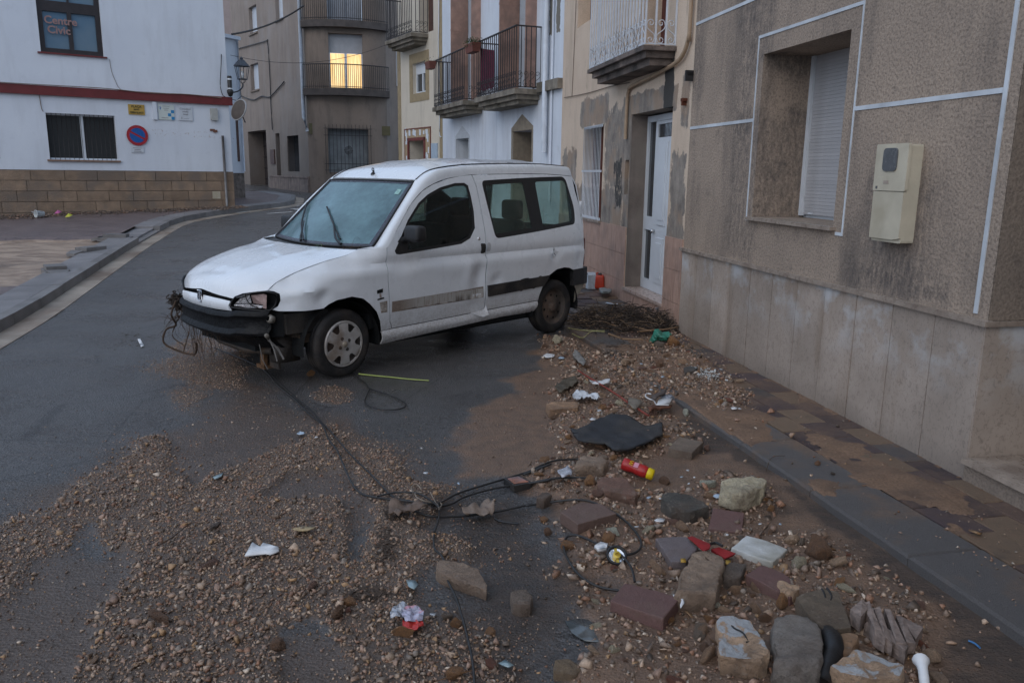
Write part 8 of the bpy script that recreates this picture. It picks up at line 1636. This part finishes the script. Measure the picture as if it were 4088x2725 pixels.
# black boot-like rubber piece and white pipe at the front edge
P = [gat(Q7, p, z) for p, z in (((1500,905),.04),((1540,950),.055),((1560,1020),.055),((1550,1100),.045),((1500,1200),.035),((1460,1320),.03))]; single('rubber_boot', MB().tube(catmull(P, 4), [.022]+[.030]*3+[.034]*6+[.032]*6+[.028]*5, 12), m_rub, 'black curved rubber boot between the two front blocks', 'boot', None, True)
P = [gat(Q7, p, z) for p, z in (((2300,1135),.05),((2310,1180),.045),((2325,1260),.04),((2340,1400),.035))]; single('white_pipe_end', MB().tube(catmull(P, 3), [.026,.028,.024,.019,.017,.016,.016,.016,.016,.017], 12), m_paper2, 'white flared pipe end at the bottom edge right of the pale block', 'pipe', None, True)
rock(Q7, (2300,1020), 70, 'red brick splinter behind the white pipe end', 'red', h=.4, seed=2, aspect=.4); rock(lambda x, y: (3300+.654*x, 1700+.654*y), (640,1420), 78, 'beige stone right of the white pipe end', 'beige', seed=3, h=.7)
stick(lambda x, y: (3300+.654*x, 1700+.654*y), [(865,1308),(905,1325),(935,1352)], .004, 'bright blue plastic sliver in the dark gutter', plain('blue_plastic', (.05,.16,.34), .3, .1, 20, 0, rnd=0), .01, 'plastic', 'plastic_sliver', taper=False)
# small white litter
lit = [(Q4,(430,265),110),(Q4,(390,185),50),(Q4,(540,285),60),(Q4,(820,832),60),(Q4,(880,758),40),(Q4,(1445,455),34),(Q4,(1380,535),28),(Q4,(1345,572),34),(Q4,(1255,338),30),(Q4,(2085,735),60),(Q4,(2135,742),34),(Q6,(1025,490),44),(Q6,(1120,498),24),(Q6,(1350,265),28),(Q6,(1298,318),30),(Q6,(1405,325),20),(Q6,(1358,375),22),(Q6,(1610,475),100),(Q6,(1680,803),26),(Q6,(1955,712),30),(Q6,(2122,715),26),(Q6,(1115,680),90),(Q6,(922,735),40),(Q3,(350,572),56),(Q3,(457,600),24),(Q3,(1218,847),34),(Q3,(1448,920),22),(Q3,(1190,675),14),(Q5,(955,812),44),(Q8,(1110,-10),20)]
cols_ = ['white','pale','bluish']; mts = [m_paper2, m_paper, plain('bluish_film', (.34,.42,.50), .3, .2, 30, 0, rnd=0)]
shp = [('chip','chip of white plastic'),('crumb','crumb of pale plaster'),('scrap','scrap of bluish film')]
where = ['behind the rear wheel, widest one','behind the rear wheel, top one','behind the rear wheel, lowest one','just above the rubber mat','left above the rubber mat','in the rubble tongue, upper','in the rubble tongue, middle','in the rubble tongue, lower','at the kerb slab leaves','on the pavement sand, left','on the pavement sand, right','below the red sauce bottle','beside the mossy grey chunk','on the dark patch, top','on the dark patch, left','on the dark patch, right','on the dark patch, lowest','left of the big pale rubble block','below the purple square paver','near the branching twig, left','near the branching twig, right','above the pale stone by the mossy chunk','where the big cable loop bends','on the grit below the van','next to the grit below the van','on the bare asphalt left of the sand','above the picture frame','on the asphalt centre','right of the crushed can','on the wet step']
for i, ((q, p, w_), wh_) in enumerate(zip(lit[:-1], where)):
    R_ = random.Random(i); a = R_.uniform(0, 3); k = i % 3; h_ = w_*.28
    poly = [(p[0]-w_/2, p[1]+R_.uniform(-.3,.3)*h_), (p[0]-w_*.15, p[1]-h_*.6), (p[0]+w_/2, p[1]-h_*R_.uniform(.0,.5)), (p[0]+w_*.35, p[1]+h_*.5), (p[0]-w_*.2, p[1]+h_*.6)]
    sheet(q, poly, .022, mts[k], '%s %s' % (shp[k][1], wh_), 'litter_'+shp[k][0], 'litter', .004, .03, .004, 40, i)
# plaster crumbs on the pavement, litter in the square
x = np.random.default_rng(2); n = 260; c0 = gat(Q8, (1600,1160)); px_ = c0.x+x.normal(0,.07,n); py_ = c0.y+x.normal(0,.11,n); rr = np.clip(np.exp(x.normal(math.log(.0065),.5,n)),.003,.022); pebbles('plaster_crumbs', 'white plaster crumbs spilled on the pavement', px_, py_, .09+rr*.4, rr, (0,.5,0,0,0,8,0,0,0), 3, plain('plaster_white', (.50,.51,.50), .8, .2, 30, .2, 60, rnd=0))
pb = atg(92, 500, .13); bk_ = thing('plastic_bucket', 'white bucket lying on its side by the civic centre wall', 'bucket', T(pb+Vector((0,0,.085))) @ Vector((-.55,-.8,.05)).to_track_quat('Z', 'Y').to_matrix().to_4x4())
part('shell', MB().lathe([(0,-.09),(.06,-.09),(.08,.08),(.088,.08),(.088,.09),(.077,.09),(.055,-.08),(0,-.08)], Matrix(), 20), plain('bucket_white', (.50,.53,.53), .5, .3, 10, .1, 60, rnd=0), bk_, True); part('handle', MB().tube([(.085*cos(a),.085*sin(a)*.3+.02,.09+.08*sin(a)) for a in [pi*i/10 for i in range(11)]], .004, 4), m_paper2, bk_)
for (x_, y_, c_, lb, cl) in ((133,491,(.42,.10,.26),'small pink scrap in the dirt by the civic centre','pink_scrap'),(158,499,(.42,.42,.04),'small yellow scrap in the dirt by the civic centre','yellow_scrap')):
    p = atg(x_, y_, .14); single(cl, MB().add([(-.07,-.04,0),(.06,-.05,.02),(.07,.05,.05),(-.05,.05,.03),(0,0,.09)], [(0,1,4),(1,2,4),(2,3,4),(3,0,4)]), plain(cl, c_, .5, .2, 10, 0, rnd=0), lb, 'litter', T(p))
for i, (x_, y_, w_, lb) in enumerate(((268,553,.62,'farthest broken paver stack lying in the sandy hollow'),(210,584,.62,'middle broken paver stack lying in the sandy hollow'),(128,629,.62,'nearest broken paver stack lying in the sandy hollow'))):
    p = atg(x_, y_, .05); t_ = thing('broken_pavers', lb, 'pavers', T(p) @ RZ(.2+i)); pm_ = bpy.data.materials['kerb_stone']
    part('paver', MB().box(-.30,.26,-.16,.16,.0,.07), pm_, t_); o = part('paver', MB().box(-.20,.20,-.13,.13,.072,.13), pm_, t_); o = part('paver', MB().add([(-.42,-.1,.0),(-.28,-.15,.02),(-.25,.14,.03),(-.4,.1,.0),(-.42,-.1,.05),(-.28,-.15,.09),(-.25,.14,.09),(-.4,.1,.05)], [(0,3,2,1),(4,5,6,7),(0,1,5,4),(1,2,6,5),(2,3,7,6),(3,0,4,7)]), pm_, t_)
p = atg(2, 478, .12); R_ = random.Random(4); lm = MB(); st_ = MB()
for k in range(9):
    a = R_.uniform(0, 6.3); e = Vector((cos(a)*.4, sin(a)*.4, R_.uniform(.4,.85))); st_.tube([(0,0,0), e*.5+Vector((0,0,.1)), e], .006, 4)
    for j in range(40):
        q_ = e*R_.uniform(.3,1.05)+Vector((R_.gauss(0,.07), R_.gauss(0,.07), R_.gauss(0,.07))); M_ = T(q_) @ RZ(R_.uniform(0,6)) @ RX(R_.uniform(-1,1)); lm.add([M_ @ Vector(v) for v in ((-.012,0,0),(0,-.05,0),(.012,0,0),(0,.05,0))], [(0,1,2,3)])
sb = thing('shrub', 'small dark green shrub at the left end of the civic centre wall', 'shrub', T(p)); part('stem', st_, m_root, sb); part('foliage', lm, plain('dark_leaf', (.030,.055,.030), .6, .35, 40, 0, rnd=0), sb, kind='stuff')
rb_ = plain('x_unused', (0,0,0)) if 0 else None
sheet(lambda x, y: (x*1.738, y*1.738), [(8,690),(30,680),(60,686),(42,700),(14,702)], .02, m_paper, 'dirty white rag at the left edge of the square', 'rag', 'rag', .01, .05, .02)
